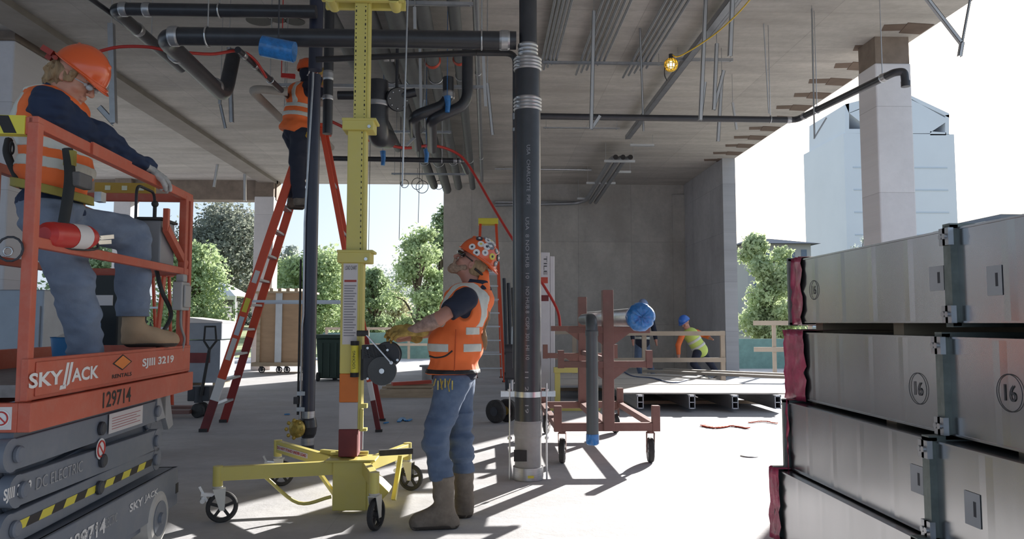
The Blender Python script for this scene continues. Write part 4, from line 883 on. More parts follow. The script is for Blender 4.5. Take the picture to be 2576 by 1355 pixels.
# vertical pieces above the ladder
x_, y_ = at(795, 80, 7.3).x, 7.3
pipe('blue black pipe dropping from the soffit above the ladder worker', [(x_, y_, CEIL), (x_, y_, at(0, 168, y_).z)], .066, M_navy, n=20)
x2 = at(826, 200, 7.95).x; q = [(x2, 7.95, CEIL), (x2, 7.95, at(0, 330, 7.95).z)]
pipe('short black pipe with steel couplings hanging beside the ladder worker', q, .052, n=18, bands=[((x2, 7.95, at(0, 182, 7.95).z), Z3, .1), ((x2, 7.95, at(0, 238, 7.95).z), Z3, .05)])
a = at(700, 122, 6.1); b = MB(); b.tube([a - Vector((.13, 0, -.02)), a + Vector((.13, 0, -.03))], .085, 18); b.tube([a + Vector((.12, .0, -.03)), a + Vector((.13, .0, -.03))], .075, 18); b.build('wrapped_valve', M_blue, None, 'blue film wrapped fitting hanging under the thick overhead drain', 'fitting')
q = MB(); q.tube([a, (a.x, a.y, CEIL)], .006, 6); q.build('hanger_wire', M_dgrey, [o for o in COL.objects if o.name.startswith('wrapped_valve')][-1])
# lateral strut trapezes
def trapeze(label, px0, px1, py, z, h=.04, rods=True, m=M_galv, zt_=CEIL, lit=None, group=None):
    z = EYE + (z - EYE) * KS; zt_ = CEIL
    a, c = fl(px0, py, z), fl(px1, py, z); c = Vector((c.x, a.y, z)); t = thing('strut_trapeze', label, 'strut', ((a.x + c.x) / 2, a.y, z), 0, group)
    b = MB(); b.channel(a, c, .04, h); b.build('strut_channel', m, t)
    if rods:
        for p in (a.lerp(c, .04), a.lerp(c, .96)): b = MB(); b.tube([(p.x, p.y, z - .03), (p.x, p.y, zt_)], .005, 6); b.lathe([(0, .012), (.012, .012)], (p.x, p.y, z - .03), Z3, 6); b.build('threaded_rod', M_zinc, t)
    return t
trapeze('long steel strut hung behind the yellow mast, carrying the pipe runs', 700, 1222, 214, 3.9)
trapeze('short steel strut under the pipe runs, halfway to the back opening', 992, 1135, 331, 4.2)
trapeze('steel strut under the ends of the pipe runs', 985, 1172, 437, 4.15)
trapeze('thin steel strut crossing overhead just beside the thick riser', 1000, 1190, 8, 4.3)
trapeze('long steel strut carrying the three conduit bundles', 1366, 1672, 157, 4.62)
trapeze('short steel strut beside the caged lamp', 1700, 1845, 149, 4.6)
trapeze('thin steel strut below the long black pipe beside the riser', 1366, 1560, 321, 4.5, h=.02)
# runs going away under the soffit
M_drun = mat('dull_grey_pipe', (88, 90, 91), .6, var=.12)
GR = 'pipe runs hung under the soffit'
for (X, r, m, w, ya_, yb_, z_) in ((-1.62, .07, M_drun, 'grey pipe run hung furthest from the riser', 6.6, 13.6, 4.46), (-1.22, .09, M_drun, 'grey pipe run second from the yellow mast', 6.8, 17.2, 4.44), (-.94, .10, M_drun, 'widest grey pipe run under the soffit', 6.6, 17.6, 4.42), (-.66, .085, M_drun, 'grey pipe run just past the widest one', 6.8, 17.3, 4.44), (-.34, .065, M_drun, 'slim pipe run between the wide ones and the riser', 6.8, 17.5, 4.46), (-.12, .035, M_cond, 'slimmest pipe run closest to the riser', 6.8, 16.9, 4.5)):
    o = pipe(w, [SC((X, ya_, z_)), SC((X, yb_, z_))], r * KS, m, n=14, group=GR, straps=[(SC((X, 9.5, z_)), Y3, CEIL), (SC((X, 14.5, z_)), Y3, CEIL)])
    if X in (-.66, -.34): q = MB(); r *= KS; q.lathe([(-.05, r + .005), (0, r + .02), (.05, r + .005)], SC((X, 8.9, z_)), Y3, 16); q.build('orange_clamp', mat('clamp_orange', (186, 72, 52), .5), o)
# black drops and elbows in the middle
Ye = 9.3
def pp(px, py, Y=Ye): return at(px, py, Y)
pipe('large black pipe dropping and turning away under the strut', [pp(950, 205), pp(950, 345), pp(950, 345) + Vector((-.03, 1.1, .25))], .135, br=.25, n=20, bands=[(pp(950, 262), Z3, .07)])
pipe('black pipe branch with bolted flange beside the large drop', [pp(850, 240), pp(1010, 240), pp(1046, 232)], .055, br=.1, bands=[(pp(1000, 240), X3, .08)])
b = MB(); f = pp(998, 250); b.lathe([(0, .14), (.04, .15), (.06, .14)], f, (.5, -1, -.3), 24); fo = b.build('pipe_flange', M_iron, None, 'round black pipe flange with pale bolts behind the yellow mast', 'flange')
dd = Vector((.5, -1, -.3)).normalized(); x, y, _ = frame(dd)
for k in range(8): a = 2 * PI * k / 8; q = MB(); q.ball(f + dd * .065 + (x * math.cos(a) + y * math.sin(a)) * .11, .013, 8, 5); q.build('bolt', M_zinc, fo)
b = MB(); b.tube([f, (f.x, f.y, CEIL)], .02, 8); b.build('hanger', M_iron, fo)
pipe('black elbow pipe stepping across under the strut, blue tape at its turn', [pp(1128, 195), pp(1128, 262), pp(1040, 292), pp(1020, 300) + Vector((0, 1.5, 0))], .07, br=.16, bands=[(pp(1128, 240), Z3, .1)])
o = pipe('second black elbow pipe crossing lower toward the riser', [pp(1176, 120), pp(1176, 262), pp(1085, 300), pp(1065, 305) + Vector((0, 1.5, 0))], .07, br=.16)
for (px, py, h, lab) in ((1125, 262, 40, 'blue tape hanging from a black elbow pipe'), (963, 398, 36, 'blue tape strip hanging below the large black pipe'), (1072, 392, 34, 'blue tape strip hanging by the red hose')):
    a, c = pp(px, py - h / 2, 9.2 if py < 300 else 11.4), pp(px, py + h / 2, 9.2 if py < 300 else 11.4); b = MB(); b.tube([a, a.lerp(c, .5) + Vector((.01, 0, 0)), c], [.045, .035, .03], 8); b.tube([a, (a.x, a.y, CEIL)], .004, 5); b.build('tape_strip', M_blue, None, lab, 'tape')
# beige insulated runs on the left
a, c = fl(628, 222, 4.1), fl(716, 300, 4.1)
for k in (0, 1):
    s = Vector((.33 * k, .45 * k, 0)); pipe('beige insulated pipe with a hooked end, %s' % ('further from the ladder worker' if k == 0 else 'closer to the ladder worker'), [a + s + Vector((.42, .12, 0)), a + s, Vector((a.x, a.y, 4.1)) + s + Vector((.02, 2.6, 0))], .05, M_beige, br=.18, group='beige insulated pipes', straps=[(a + s + Vector((.01, 1.5, 0)), Y3, CEIL)])
a, c = fl(598, 125, 4.1), fl(745, 262, 4.1)
pipe('slim black pipe slanting between the overhead drain and the ladder worker', [a, c], .035, n=12, bands=[(a.lerp(c, .08), c - a, .08), (a.lerp(c, .25), c - a, .06)], straps=[(a.lerp(c, .5), c - a, CEIL)])
a, c = at(708, 190, 9.0), at(742, 192, 9.0); b = MB(); b.bar(a, c, .04, .05); b.tube([a, (a.x, a.y, CEIL)], .006, 6); b.build('red_bracket', M_red, None, 'short red bar fixed overhead behind the ladder worker', 'bracket')
# thin lateral black pipe and its elbow
Yt = 12.0; a, c = at(826, 398, Yt), at(1162, 404, Yt)
pipe('long thin black pipe crossing above the back opening', [a, c, c + Vector((.05, 1.2, .05))], .04, br=.1, bands=[(at(1145, 404, Yt), X3, .06), (at(1157, 404, Yt), X3, .04)], straps=[(a.lerp(c, .2), X3, CEIL), (a.lerp(c, .85), X3, CEIL)])
# long black pipe on the right with its bend and drop
Yq = 9.9; a = at(1340, 292, Yq); c = Vector((at(2003, 303, Yq).x, Yq, a.z - .02)); e = fl(2226, 172, c.z - .0); e = Vector((c.x + .28, 7.95, c.z))
o = pipe('long black pipe crossing under the soffit and turning out past the slab edge', [a, c, e, e + Vector((.09, -.04, -.0)), e + Vector((.10, -.04, -.16))], .042, br=.1, bands=[(c - Vector((.1, 0, 0)), X3, .06), (c.lerp(e, .1), e - c, .06), (c.lerp(e, .92), e - c, .07)], straps=[(at(1938, 300, Yq), X3, CEIL), (c.lerp(e, .25), e - c, CEIL), (c.lerp(e, .9), e - c, CEIL)])
b = MB(); b.tube([e + Vector((.10, -.04, -.11)), e + Vector((.10, -.04, -.17))], .048, 16); b.build('end_cap', M_iron, o)
# conduit bundles
for bi, (xs, y1, nm) in enumerate((((.70, .745, .79, .835, .88), 9.9, 'beside the thick riser'), ((1.20, 1.26, 1.32, 1.38, 1.44, 1.50), 10.0, 'in the middle of the three'), ((1.86, 1.92, 1.98, 2.04, 2.10), 10.1, 'furthest from the riser'))):
    for k, X in enumerate(xs):
        pipe('%s slim steel conduit in the bundle %s' % (('first', 'second', 'third', 'fourth', 'fifth', 'sixth')[k], nm), [SC((X, 5.6, 4.66)), SC((X, y1 - .1 * k, 4.66))], .019, M_cond, n=8, name='conduit', cat='conduit', group='conduit bundle ' + nm)
b = MB(); b.channel(SC((2.50, 5.6, 4.60)), SC((2.50, 13.2, 4.60)), .1, .08); b.build('cable_strut', M_cond, None, 'wide steel channel running away under the soffit past the caged lamp', 'strut')
b = MB(); b.channel(SC((2.60, 5.6, 4.64)), SC((2.60, 8.5, 4.64)), .055, .045); b.build('cable_strut', M_cond, None, 'narrow steel channel alongside the wide one under the soffit', 'strut')
for k in range(3):
    P_ = [(2.42 + .14 * k, 14.0, 4.42), (2.42 + .14 * k, 14.5, 4.5), (2.40 + .13 * k, 18.3, 4.25)]
    if k == 0: P_ = [(2.42, 14.0, 4.42), (2.42, 14.5, 4.5), (2.40, 18.1, 4.27), (2.2, 18.45, 4.25), (.2, 18.45, 4.2)]
    o = pipe('open ended steel conduit, %s of the trio running to the core wall' % ('first from the riser', 'middle', 'farthest from the riser')[k], [SC(q) for q in P_], .052, M_cond, br=.35, name='conduit', cat='conduit', group='open ended conduit trio')
    q = MB(); q.tube([SC((2.42 + .14 * k, 13.985, 4.42)), SC((2.42 + .14 * k, 14.0, 4.42))], .056, 14); q.build('open_end', M_bprint, o)
def bar_at(label, px0, px1, py, Y, name='strut_channel', w=.05, m=M_pale):
    Y *= KS; a, c = at(px0, py, Y), at(px1, py, Y); c = Vector((c.x, Y, a.z)); t = MB(); t.channel(a, c, w, .05); o = t.build(name, m, None, label, 'strut', 'cross struts under the conduit trio')
    for p in (a.lerp(c, .05), a.lerp(c, .95)): q = MB(); q.tube([(p.x, Y, p.z), (p.x, Y, CEIL)], .005, 5); q.build('threaded_rod', M_zinc, o)
for d_ in ((1520, 1597, 405, 14.2, 'pale strut right under the open conduit ends'), (1475, 1548, 460, 16.4, 'pale strut halfway along the conduit trio'), (1452, 1510, 499, 18.0, 'pale strut where the conduit trio meets the core wall'), (1585, 1645, 365, 13.6, 'pale strut above the open conduit ends'), (1548, 1587, 432, 15.4, 'short pale strut beside the conduit trio')): bar_at(d_[4], *d_[:4])
b = MB(); a = at(1245, 424, 19.3); c = at(1488, 427, 19.3); b.tube([a, c], .028, 8); o = b.build('conduit', M_zinc, None, 'bright horizontal conduit high in front of the core wall', 'conduit')
for k in (.1, .9): p = a.lerp(c, k); q = MB(); q.tube([p, (p.x, p.y, CEIL)], .005, 5); q.build('threaded_rod', M_zinc, o)
b = MB(); b.tube([at(1246, 508, 21.6), at(1455, 509, 21.6)], .04, 8); b.build('conduit', M_galv, None, 'lower horizontal conduit fixed along the core wall', 'conduit')
# hanging struts (brace legs left dangling)
def hang(label, pxt, pyt, pxb, pyb, Y=None, v=None, w=.04, m=M_pale, top_y=None, zt_=CEIL, pyend=None):
    Y = (Y or 8.5) * KS; w *= 1.1; a, c = at(pxt, pyt, Y), at(pxb, pyb, Y); t = thing('hanging_strut', label, 'strut', (c.x, Y, c.z), 0, 'dangling brace struts')
    b = MB(); b.tube([(a.x, Y, CEIL), a], .006, 6); b.build('hanger_rod', M_zinc, t) if a.z < CEIL - .02 else None
    b = MB(); a2 = a if a.z < CEIL else a.lerp(c, (a.z - CEIL) / (a.z - c.z)); b.channel(a2, c, w, w, (0, 1, 0)); b.build('strut_leg', m, t)
    if v: d = at(v[0], v[1], Y); b = MB(); b.channel(c + Vector((0, .02, 0)), d + Vector((0, .02, 0)), w, w * .6, (0, 1, 0)); b.build('strut_fold', m, t)
    return t
hang('long dangling strut with a short fold at its foot beside the riser', 1494, 28, 1487, 325, 7.8, (1510, 290))
hang('thin dangling rod with a pale tip over the long black pipe', 1608, 20, 1619, 330, 8.6, w=.022)
hang('dangling strut with a folded leg just past the caged lamp', 1776, -20, 1762, 302, 7.6, (1774, 205))
hang('dangling strut bent into a V between two straight ones', 1803, 110, 1796, 276, 8.4, (1822, 176))
hang('straight dangling strut reaching lowest in the cluster past the lamp', 1816, 190, 1806, 356, 9.2)
hang('short thin dangling strut below the strut cluster', 1843, 258, 1853, 326, 10.2, w=.03)
hang('dangling strut ending high beside the strut cluster', 1843, -20, 1836, 142, 6.9)
hang('thin V shaped rod hanging past the slab edge below the black pipe', 2042, 22, 2049, 348, 7.9, (2081, 295), w=.014)
hang('thin rod hanging under the soffit over the long pipe', 1921, 60, 1934, 285, 8.4, w=.012)
hang('pale strut tipped strap hanging beside the thick riser, the lower one', 1226, 210, 1239, 340, 7.4, w=.032)
hang('pale strap hanging beside the thick riser, the upper one', 1213, 90, 1222, 268, 7.0, w=.03)
hang('bent pale strap hanging between the yellow mast and the riser', 1056, 100, 1060, 300, 8.0, (1068, 250), w=.03)
hang('short pale strap in front of the upper pipe runs', 1043, 18, 1044, 74, 6.9, w=.03)
hang('strut with folded foot hanging behind the lift worker helmet', 280, 60, 286, 310, 6.6, (248, 268), w=.05, m=M_galv)
hang('pair strap hanging below the left pipe elbow, the longer one', 577, 120, 583, 308, 7.6, w=.04, m=M_galv)
hang('folded strap hanging below the left pipe elbow', 556, 200, 553, 262, 8.2, (566, 322), w=.03, m=M_galv)
hang('white strut hanging in front of the back header', 616, 438, 616, 505, 17.0, w=.06)
hang('thin strut hanging by the back header', 553, 380, 538, 470, 16.5, w=.05)
hang('bent strip hanging low at the yellow mast', 1068, 322, 1022, 366, 8.6, w=.03)
t = thing('hanging_strut', 'branching pale brace struts hanging outside the slab edge near the camera', 'strut', at(2418, 120, 6.0), 0, 'dangling brace struts')
for (p, q, w) in (((2325, -12), (2418, 108), .03), ((2375, 50), (2418, 110), .02), ((2442, -10), (2420, 108), .016), ((2420, 106), (2414, 142), .03)):
    b = MB(); b.channel(at(*p, 6.0), at(*q, 6.0), w, w, (0, 1, 0)); b.build('strut_leg', M_pale, t)
b = MB(); b.tube([at(1026, -8, 5.9), at(1012, 468, 5.9)], .007, 8); b.build('hanging_cable', M_galv, None, 'long thin grey cable hanging in front of the pipe runs beside the mast', 'cable')
for (px, y0, y1, Y, lab) in ((930, 440, 640, 16, 'thin wire hanging in the back opening just past the mast'), (1007, 460, 600, 14, 'thin wire hanging in the middle of the back opening'), (1055, 440, 560, 15, 'kinked wire hanging in the back opening')):
    a, c = at(px, y0, Y), at(px - 3, y1, Y); b = MB(); b.tube([(a.x, Y, CEIL), a, c], .006, 5); b.build('hanging_wire', M_dgrey, None, lab, 'wire', 'wires in the back opening')
for i, (px, py, r) in enumerate(((1018, 462, .09), (1050, 462, .13), (1062, 470, .14), (1104, 465, .1))):
    c = at(px, py, 19.6); b = MB(); b.torus(c, (0.2, 1, 0), r * KS, .009, 20, 5); b.tube([c + Vector((0, 0, r * KS)), (c.x, c.y, CEIL)], .005, 5); b.build('wire_loop', M_dgrey, None, ('smallest wire loop at the end of the pipe runs', 'wire loop beside the smallest one at the end of the pipe runs', 'widest wire loop at the end of the pipe runs', 'wire loop closest to the core wall edge')[i], 'wire', 'wire loops')
# red hoses
b = MB(); b.tube(curve([at(*p) for p in ((822, 300, 10), (868, 322, 10.3), (905, 345, 10.6), (960, 360, 11), (1020, 372, 11.3), (1080, 366, 11.6), (1125, 374, 11.8), (1165, 398, 11.9), (1200, 450, 11.9), (1240, 520, 11.8), (1290, 602, 11.6), (1350, 690, 11.4), (1400, 775, 11.2), (1410, 830, 11.0))], 6), .022, 8); b.build('air_hose', M_hose, None, 'red hose slung from the soffit and down behind the thick riser', 'hose')
b = MB(); b.tube(curve([at(*p) for p in ((246, 130, 7.2), (300, 118, 7.2), (370, 118, 7.2), (430, 128, 7.3), (530, 136, 7.6), (600, 128, 7.8), (640, 150, 8.0), (670, 195, 8.2))], 6), .016, 8); b.build('air_hose', M_hose, None, 'red hose looped behind the lift worker helmet and pipe elbow', 'hose')
# sleeve openings in the soffit
for i, (px, py, r) in enumerate(((652, 52, .17), (742, 54, .13), (700, 50, .10))):
    c = fl(px, py, CEIL); b = MB(); b.lathe([(-.006, r), (.004, r)], (c.x, c.y, CEIL), Z3, 26); b.build('ceiling_opening', M_bprint, None, kind='structure')
# caged lamp
a = at(1688, 163, 8.8); t = thing('cage_lamp', 'lit bulb in a yellow cage hanging under the soffit', 'lamp', a)
b = MB(); b.tube([a + Vector((-.0, 0, .07)), a + Vector((0, 0, .13))], .025, 12); b.build('socket', M_black, t)
M_bulb = bpy.data.materials.new('lit_bulb'); M_bulb.use_nodes = True; n_ = M_bulb.node_tree.nodes['Principled BSDF']; n_.inputs['Emission Color'].default_value = (1, .82, .42, 1); n_.inputs['Emission Strength'].default_value = 6
b = MB(); b.ball(a - Vector((0, 0, .0)), .042, 14, 9); b.build('bulb', M_bulb, t)
M_cage = mat('lamp_cage_yellow', (226, 188, 60), .5, var=.1)
b = MB()
for k in range(6):
    al = PI * k / 6; q = Vector((math.cos(al), math.sin(al), 0)); b.torus(a, q, .08, .006, 18, 5)
for z, r in ((-.045, .066), (0, .08), (.045, .066)): b.torus(a + Vector((0, 0, z)), Z3, r, .006, 20, 5)
b.build('cage', M_cage, t)
ld = bpy.data.lights.new('bulb_light', 'POINT'); lo_ = bpy.data.objects.new('bulb_light', ld); COL.objects.link(lo_); lo_.parent = t; lo_.location = (0, 0, 0); ld.energy = 6; ld.color = (1, .8, .5); ld.shadow_soft_size = .04
pts = [a + Vector((0, 0, .13)), at(1712, 140, 8.7), at(1790, 92, 8.3), at(1850, 40, 7.6), at(1898, -14, 7.0)]
b = MB(); b.tube(curve(pts, 8), .008, 6); b.build('lamp_cord', M_cage, None, 'yellow cord swagged from the caged lamp under the soffit', 'cord')
b = MB(); b.tube(curve([a + Vector((0, 0, .12)), at(1674, 165, 8.8), at(1672, 188, 8.8), at(1678, 203, 8.8)], 5), .006, 6); b.build('cord_tail', M_black, t)

# ================================================================== back of the floor
def at_f(px, py): return fl(px, py)
# plywood deck on aluminium beams
tzd = .25
dk = thing('plywood_deck', 'plywood deck panels laid on aluminium beams inside the core', 'deck', (3.0, 13.6, 0))
M_deckp = mat('deck_plywood_grey', (190, 182, 172), .75, var=.1, scale=2)
PA = [((2.0, 11.25), (4.4, 11.1), (4.5, 12.6), (2.05, 12.7)), ((.9, 12.75), (4.3, 12.65), (4.2, 13.9), (1.0, 13.95)), ((1.2, 14.0), (4.1, 13.95), (4.0, 15.2), (1.3, 15.3))]
for i, q4 in enumerate(PA): b = MB(); b.prism([(x, y, tzd + .006 * i) for x, y in q4], (0, 0, .02)); b.build('plywood_panel', M_deckp, dk)
for x, y0 in ((2.25, 11.1), (3.0, 11.05), (3.62, 11.0), (4.25, 11.0)):
    b = MB(); b.span((x - .05, y0, .05), (x + .05, 15.2, .065)); b.span((x - .05, y0, .225), (x + .05, 15.2, tzd)); b.span((x - .045, y0, .05), (x - .035, 15.2, tzd)); b.span((x + .035, y0, .05), (x + .045, 15.2, tzd)); b.span((x - .05, y0, .14), (x + .05, 15.2, .15)); b.build('aluminium_beam', M_alu, dk)
b = MB(); b.span((1.6, 12.2, 0), (4.5, 12.3, .05)); b.span((1.2, 14.6, 0), (4.4, 14.7, .05)); b.build('bearer', M_wood, dk)
pl_ = [(2.9, 15.1, .31), (5.9, 13.0, .31)]; b = MB(); b.bar((3.1, 14.9, .36), (5.4, 12.9, .36), .14, .05); b.bar((3.6, 15.3, .36), (5.6, 13.6, .36), .14, .05); b.build('lumber_plank', mat('weathered_lumber', (150, 142, 132), .85, var=.15, scale=3), None, 'weathered planks crossing the plywood deck toward the slab edge', 'lumber')
pts = [fl(1555, 925, .29), fl(1590, 945, .29), fl(1640, 950, .29), fl(1690, 962, .29), fl(1730, 955, .29)]; b = MB(); b.tube(curve(pts, 6), .012, 6); b.build('extension_cord', mat('blue_cord', (60, 80, 120), .6), None, 'blue cord lying across the plywood deck', 'cord')
# guard rails
M_2x4 = mat('guard_rail_lumber', (176, 160, 142), .8, var=.12, scale=2)
def guard(label, p, q, zs, posts, h=.09, group=None):
    t = thing('guard_rail', label, 'railing', Vector(p), 0, group)
    for z in zs: b = MB(); b.bar((p[0], p[1], z), (q[0], q[1], z), .04, h); b.build('rail', M_2x4, t)
    for s in posts: c = Vector(p).lerp(Vector(q), s); b = MB(); b.span((c.x - .045, c.y - .02 + .04, 0), (c.x + .045, c.y + .02 + .06, zs[0] + .05)); b.build('post', M_2x4, t)
    return t
guard('lumber guard rail in front of the blue helmeted worker', (2.35, 15.55, 0), (4.93, 15.55, 0), (1.085, .54), (.02, .35, .985))
guard('lumber guard rail seen behind the pipe cart', (.9, 16.2, 0), (2.3, 16.2, 0), (1.1, .55), (.0, .35, .7), h=.08)
guard('lumber guard rail outside in the back opening', (-5.8, 27.6, 0), (-1.3, 27.6, 0), (1.1, .52), (.0, .33, .66, .99))
guard('lumber guard rail at the outer slab edge near the bright tree', (6.9, 19.4, 0), (8.4, 19.2, 0), (1.3, .62), (.35, .95), h=.12)
b = MB(); b.bar((5.3, 15.8, .2), (5.9, 14.6, .2), .1, .3); b = MB(); b.span((6.6, 21.5, 0), (9.6, 21.54, .85)); b.build('debris_net', mat('green_mesh', (108, 142, 138), .8, var=.15), None, 'green mesh fence outside the core wall', 'fence')
b = MB(); b.span((-6.0, 28.0, 0), (-1.3, 28.03, .95)); b.build('debris_net', mat('green_mesh'), None, 'green mesh fence behind the guard rail in the back opening', 'fence')
# plywood crate on casters
cr = thing('plywood_crate', 'large plywood crate on casters beyond the tall orange ladder', 'crate', ((708 - 1225) * 20 / F_PX, 20.4, 0))
x0, x1, yy = (655 - 1225) * 20 / F_PX, (782 - 1225) * 20 / F_PX, 20.0
z0, z1 = .28, EYE + (812 - 738) * 20 / F_PX
b = MB(); b.span((x0, yy, z0), (x1, yy + .9, z1)); b.build('crate_body', M_ply, cr)
for k in range(2): xx = x0 + (x1 - x0) * (0.0, .97)[k]; b = MB(); b.span((xx, yy - .04, z0), (xx + .09, yy, z1)); b.build('corner_batten', M_wood, cr)
b = MB(); xx = x0 + (x1 - x0) * .36; b.span((xx, yy - .05, z0 - .05), (xx + .17, yy, z1)); b.build('steel_post', M_pale, cr)
b = MB(); b.span((x0 - .1, yy - .1, z1), (x1 + .05, yy + .95, z1 + .05)); b.build('pallet_board', M_wood, cr); b = MB(); b.span((x0 - .1, yy - .1, z0 - .1), (x1 + .05, yy + .95, z0)); b.build('pallet_board', M_wood, cr)
for k in range(6): xx = x0 + .1 + (x1 - x0) * k / 6.2; b = MB(); b.span((xx, yy - .05, z1 + .05), (xx + .09, yy + .9, z1 + .13)); b.build('top_batten', M_wood, cr)
for xx in (x0 + .1, x0 + .55, x0 + .75, x1 - .15): caster(cr, (xx, yy + .05, 0), .085, .1, M_dgrey, top=.19, brake=False, spokes=False)
# green wheeled bin
bx0 = (845 - 1225) * 17.5 / F_PX; gb = thing('waste_bin', 'dark green wheeled bin seen between the thin riser and the mast', 'bin', (bx0, 17.5, 0))
b = MB(); b.prism([(bx0 - .28, 17.2, .06), (bx0 + .26, 17.2, .06), (bx0 + .34, 17.2, .95), (bx0 - .34, 17.2, .95)], (0, .6, 0)); b.build('bin_body', M_green, gb, bev=.02)
for k in range(4): b = MB(); xx = bx0 - .24 + k * .16; b.span((xx, 17.17, .1), (xx + .05, 17.2, .85)); b.build('bin_rib', M_green, gb)
b = MB(); b.span((bx0 - .37, 17.1, .95), (bx0 + .37, 17.85, 1.04)); b.build('lid', M_green, gb, bev=.02)
for k in (-1, 1): b = MB(); b.tube([(bx0 + k * .3, 17.15, .1), (bx0 + k * .24, 17.15, .1)], .1, 16); b.build('wheel', M_black, gb)
# bollard like post with white band behind the mast
# gang box and pallet jack
g0, g1, gy = (478 - 1225) * 15.5 / F_PX, (566 - 1225) * 15.5 / F_PX, 15.5
M_box = mat('job_box_grey', (140, 146, 156), .5, var=.08)
gbx = thing('job_box', 'tall grey steel job box behind the pallet jack', 'tool chest', ((g0 + g1) / 2, gy + .4, 0))
b = MB(); b.span((g0, gy, .1), (g1, gy + .9, .95)); b.build('lower_box', M_box, gbx, bev=.01); b = MB(); b.span((g0 + .0, gy - .02, .97), (g1 + .02, gy + .92, 1.3)); b.build('upper_box', M_box, gbx, bev=.01)
b = MB(); b.span((g0 + .06, gy - .012, .5), (g1 - .2, gy, .7)); b.build('dark_band', M_maroon, gbx); b = MB(); b.prism([(g0, gy - .03, 1.3), (g1 + .03, gy - .03, 1.3), (g1 + .03, gy - .03, 1.33), (g0, gy - .03, 1.42)], (0, .95, 0)); b.build('lid', M_lab, gbx)
for xx in (g0 + .1, g1 - .1): b = MB(); b.span((xx - .05, gy + .05, 0), (xx + .05, gy + .8, .1)); b.build('skid', M_wood, gbx)
j = fl(488, 1052); pj = thing('pallet_jack', 'black pallet jack with an upright loop handle behind the lift', 'pallet jack', j)
b = MB(); b.tube([j + Vector((.05, .1, .3)), j + Vector((.13, .15, .95))], .022, 10); b.build('handle_shaft', M_black, pj)
b = MB(); b.tube([j + Vector((.13, .15, .93)), j + Vector((.05, .15, 1.05)), j + Vector((.06, .15, 1.25)), j + Vector((.2, .15, 1.25)), j + Vector((.22, .15, 1.05)), j + Vector((.13, .15, .93))], .016, 8); b.build('handle_loop', M_black, pj)
b = MB(); b.box(j + Vector((.0, .25, .32)), (.3, .25, .2)); b.tube([j + Vector((0, .15, .2)), j + Vector((0, .15, .42))], .06, 14); b.build('pump_body', M_dgrey, pj, bev=.01)
for k in (-1, 1): b = MB(); b.box(j + Vector((-.6, .3 + .27 * k, .09)), (1.1, .16, .05)); b.build('fork', M_brown, pj)
for k in (0, 1): b = MB(); b.lathe([(0, .04), (0, .085), (.01, .1), (.05, .1), (.06, .085), (.06, .04)], j + Vector((.02, .03 + .16 * k, .1)), (.3, 1, 0), 20); b.build('wheel', M_black, pj)
# cabinet, case and barrel seen through the lift
M_mcab = mat('pale_metal_sheet', (150, 158, 168), .45, metal=.3, var=.08)
c0 = at(-40, 870, 5.6); c1 = at(112, 728, 5.6); t = thing('metal_cabinet', 'pale grey metal cabinet standing behind the lift gate', 'cabinet', ((c0.x + c1.x) / 2, 5.9, 0))
b = MB(); b.span((c0.x, 5.6, 0), (c1.x, 6.2, c1.z)); b.build('cabinet_body', M_mcab, t, bev=.01); b = MB(); b.span((c0.x + .02, 5.585, .1), (c1.x - .02, 5.6, c1.z - .12)); b.build('cabinet_door', M_mcab, t)
c0 = at(102, 800, 6.4); b = MB(); b.lathe([(0, .1), (.0, .25), (.4, .27), (.42, .26), (.8, .26), (1.3, .24), (1.42, .18), (1.44, 0)], (c0.x + .05, 6.75, 0), Z3, 24); b.build('blue_barrel', mat('blue_barrel_plastic', (70, 130, 200), .4, var=.06), None, 'blue plastic barrel between the metal cabinet and the black case', 'barrel')
c0, c1 = at(226, 860, 7.2), at(303, 678, 7.2); t = thing('black_case', 'tall black equipment case with a white label behind the lift', 'case', ((c0.x + c1.x) / 2, 7.5, 0))
b = MB(); b.span((c0.x, 7.2, 0), (c1.x, 7.8, c1.z)); b.build('case_body', mat('black_case_plastic', (40, 44, 44), .6), t, bev=.02); q0, q1 = at(235, 768, 7.2), at(285, 742, 7.2); b = MB(); b.span((q0.x, 7.19, q0.z), (q1.x, 7.2, q1.z)); b.build('label', M_lab, t)
b = MB(); q = fl(300, 1075); 
# second lift base, gantry, boxes behind the cart
Yg = 11.6; g = lambda px, py: at(px, py, Yg)
gt = thing('yellow_gantry', 'small yellow steel stand behind the pipe cart', 'stand', (g(1430, 930).x, Yg, 0))
for px in (1402, 1478): p = g(px, 930); b = MB(); b.span((p.x - .04, Yg - .04, 0), (p.x + .04, Yg + .04, p.z)); b.build('post', M_yel, gt)
a, c = g(1393, 930), g(1486, 930); b = MB(); b.span((a.x, Yg - .06, a.z - .04), (c.x, Yg + .06, a.z + .04)); b.build('top_beam', M_yel, gt)
b = MB(); b.span((a.x - .1, Yg - .3, 0), (c.x + .1, Yg - .22, .1)); b.build('foot_beam', M_yel, gt)
Yw = 12.0; a, c = at(1338, 634, Yw), at(1392, 1010, Yw); wp = thing('panel_stack', 'tall white wrapped panels standing behind the thick riser', 'panel', ((a.x + c.x) / 2, Yw + .2, 0))
b = MB(); b.span((a.x, Yw, 0), (c.x - .05, Yw + .35, a.z)); b.build('front_panel', mat('white_wrap', (206, 202, 204), .5, var=.05), wp, bev=.01); b = MB(); b.span((c.x - .045, Yw + .02, 0), (c.x + .03, Yw + .35, a.z - .06)); b.build('side_panel', mat('white_wrap'), wp, bev=.01)
for (p, q, m) in (((1361, 712), (1378, 697), mat('clamp_orange')), ((1362, 757), (1380, 742), M_maroon)): s0, s1 = at(*p, Yw), at(*q, Yw); b = MB(); b.span((s0.x, Yw - .004, s0.z), (s1.x, Yw, s1.z)); b.build('printed_mark', m, wp)
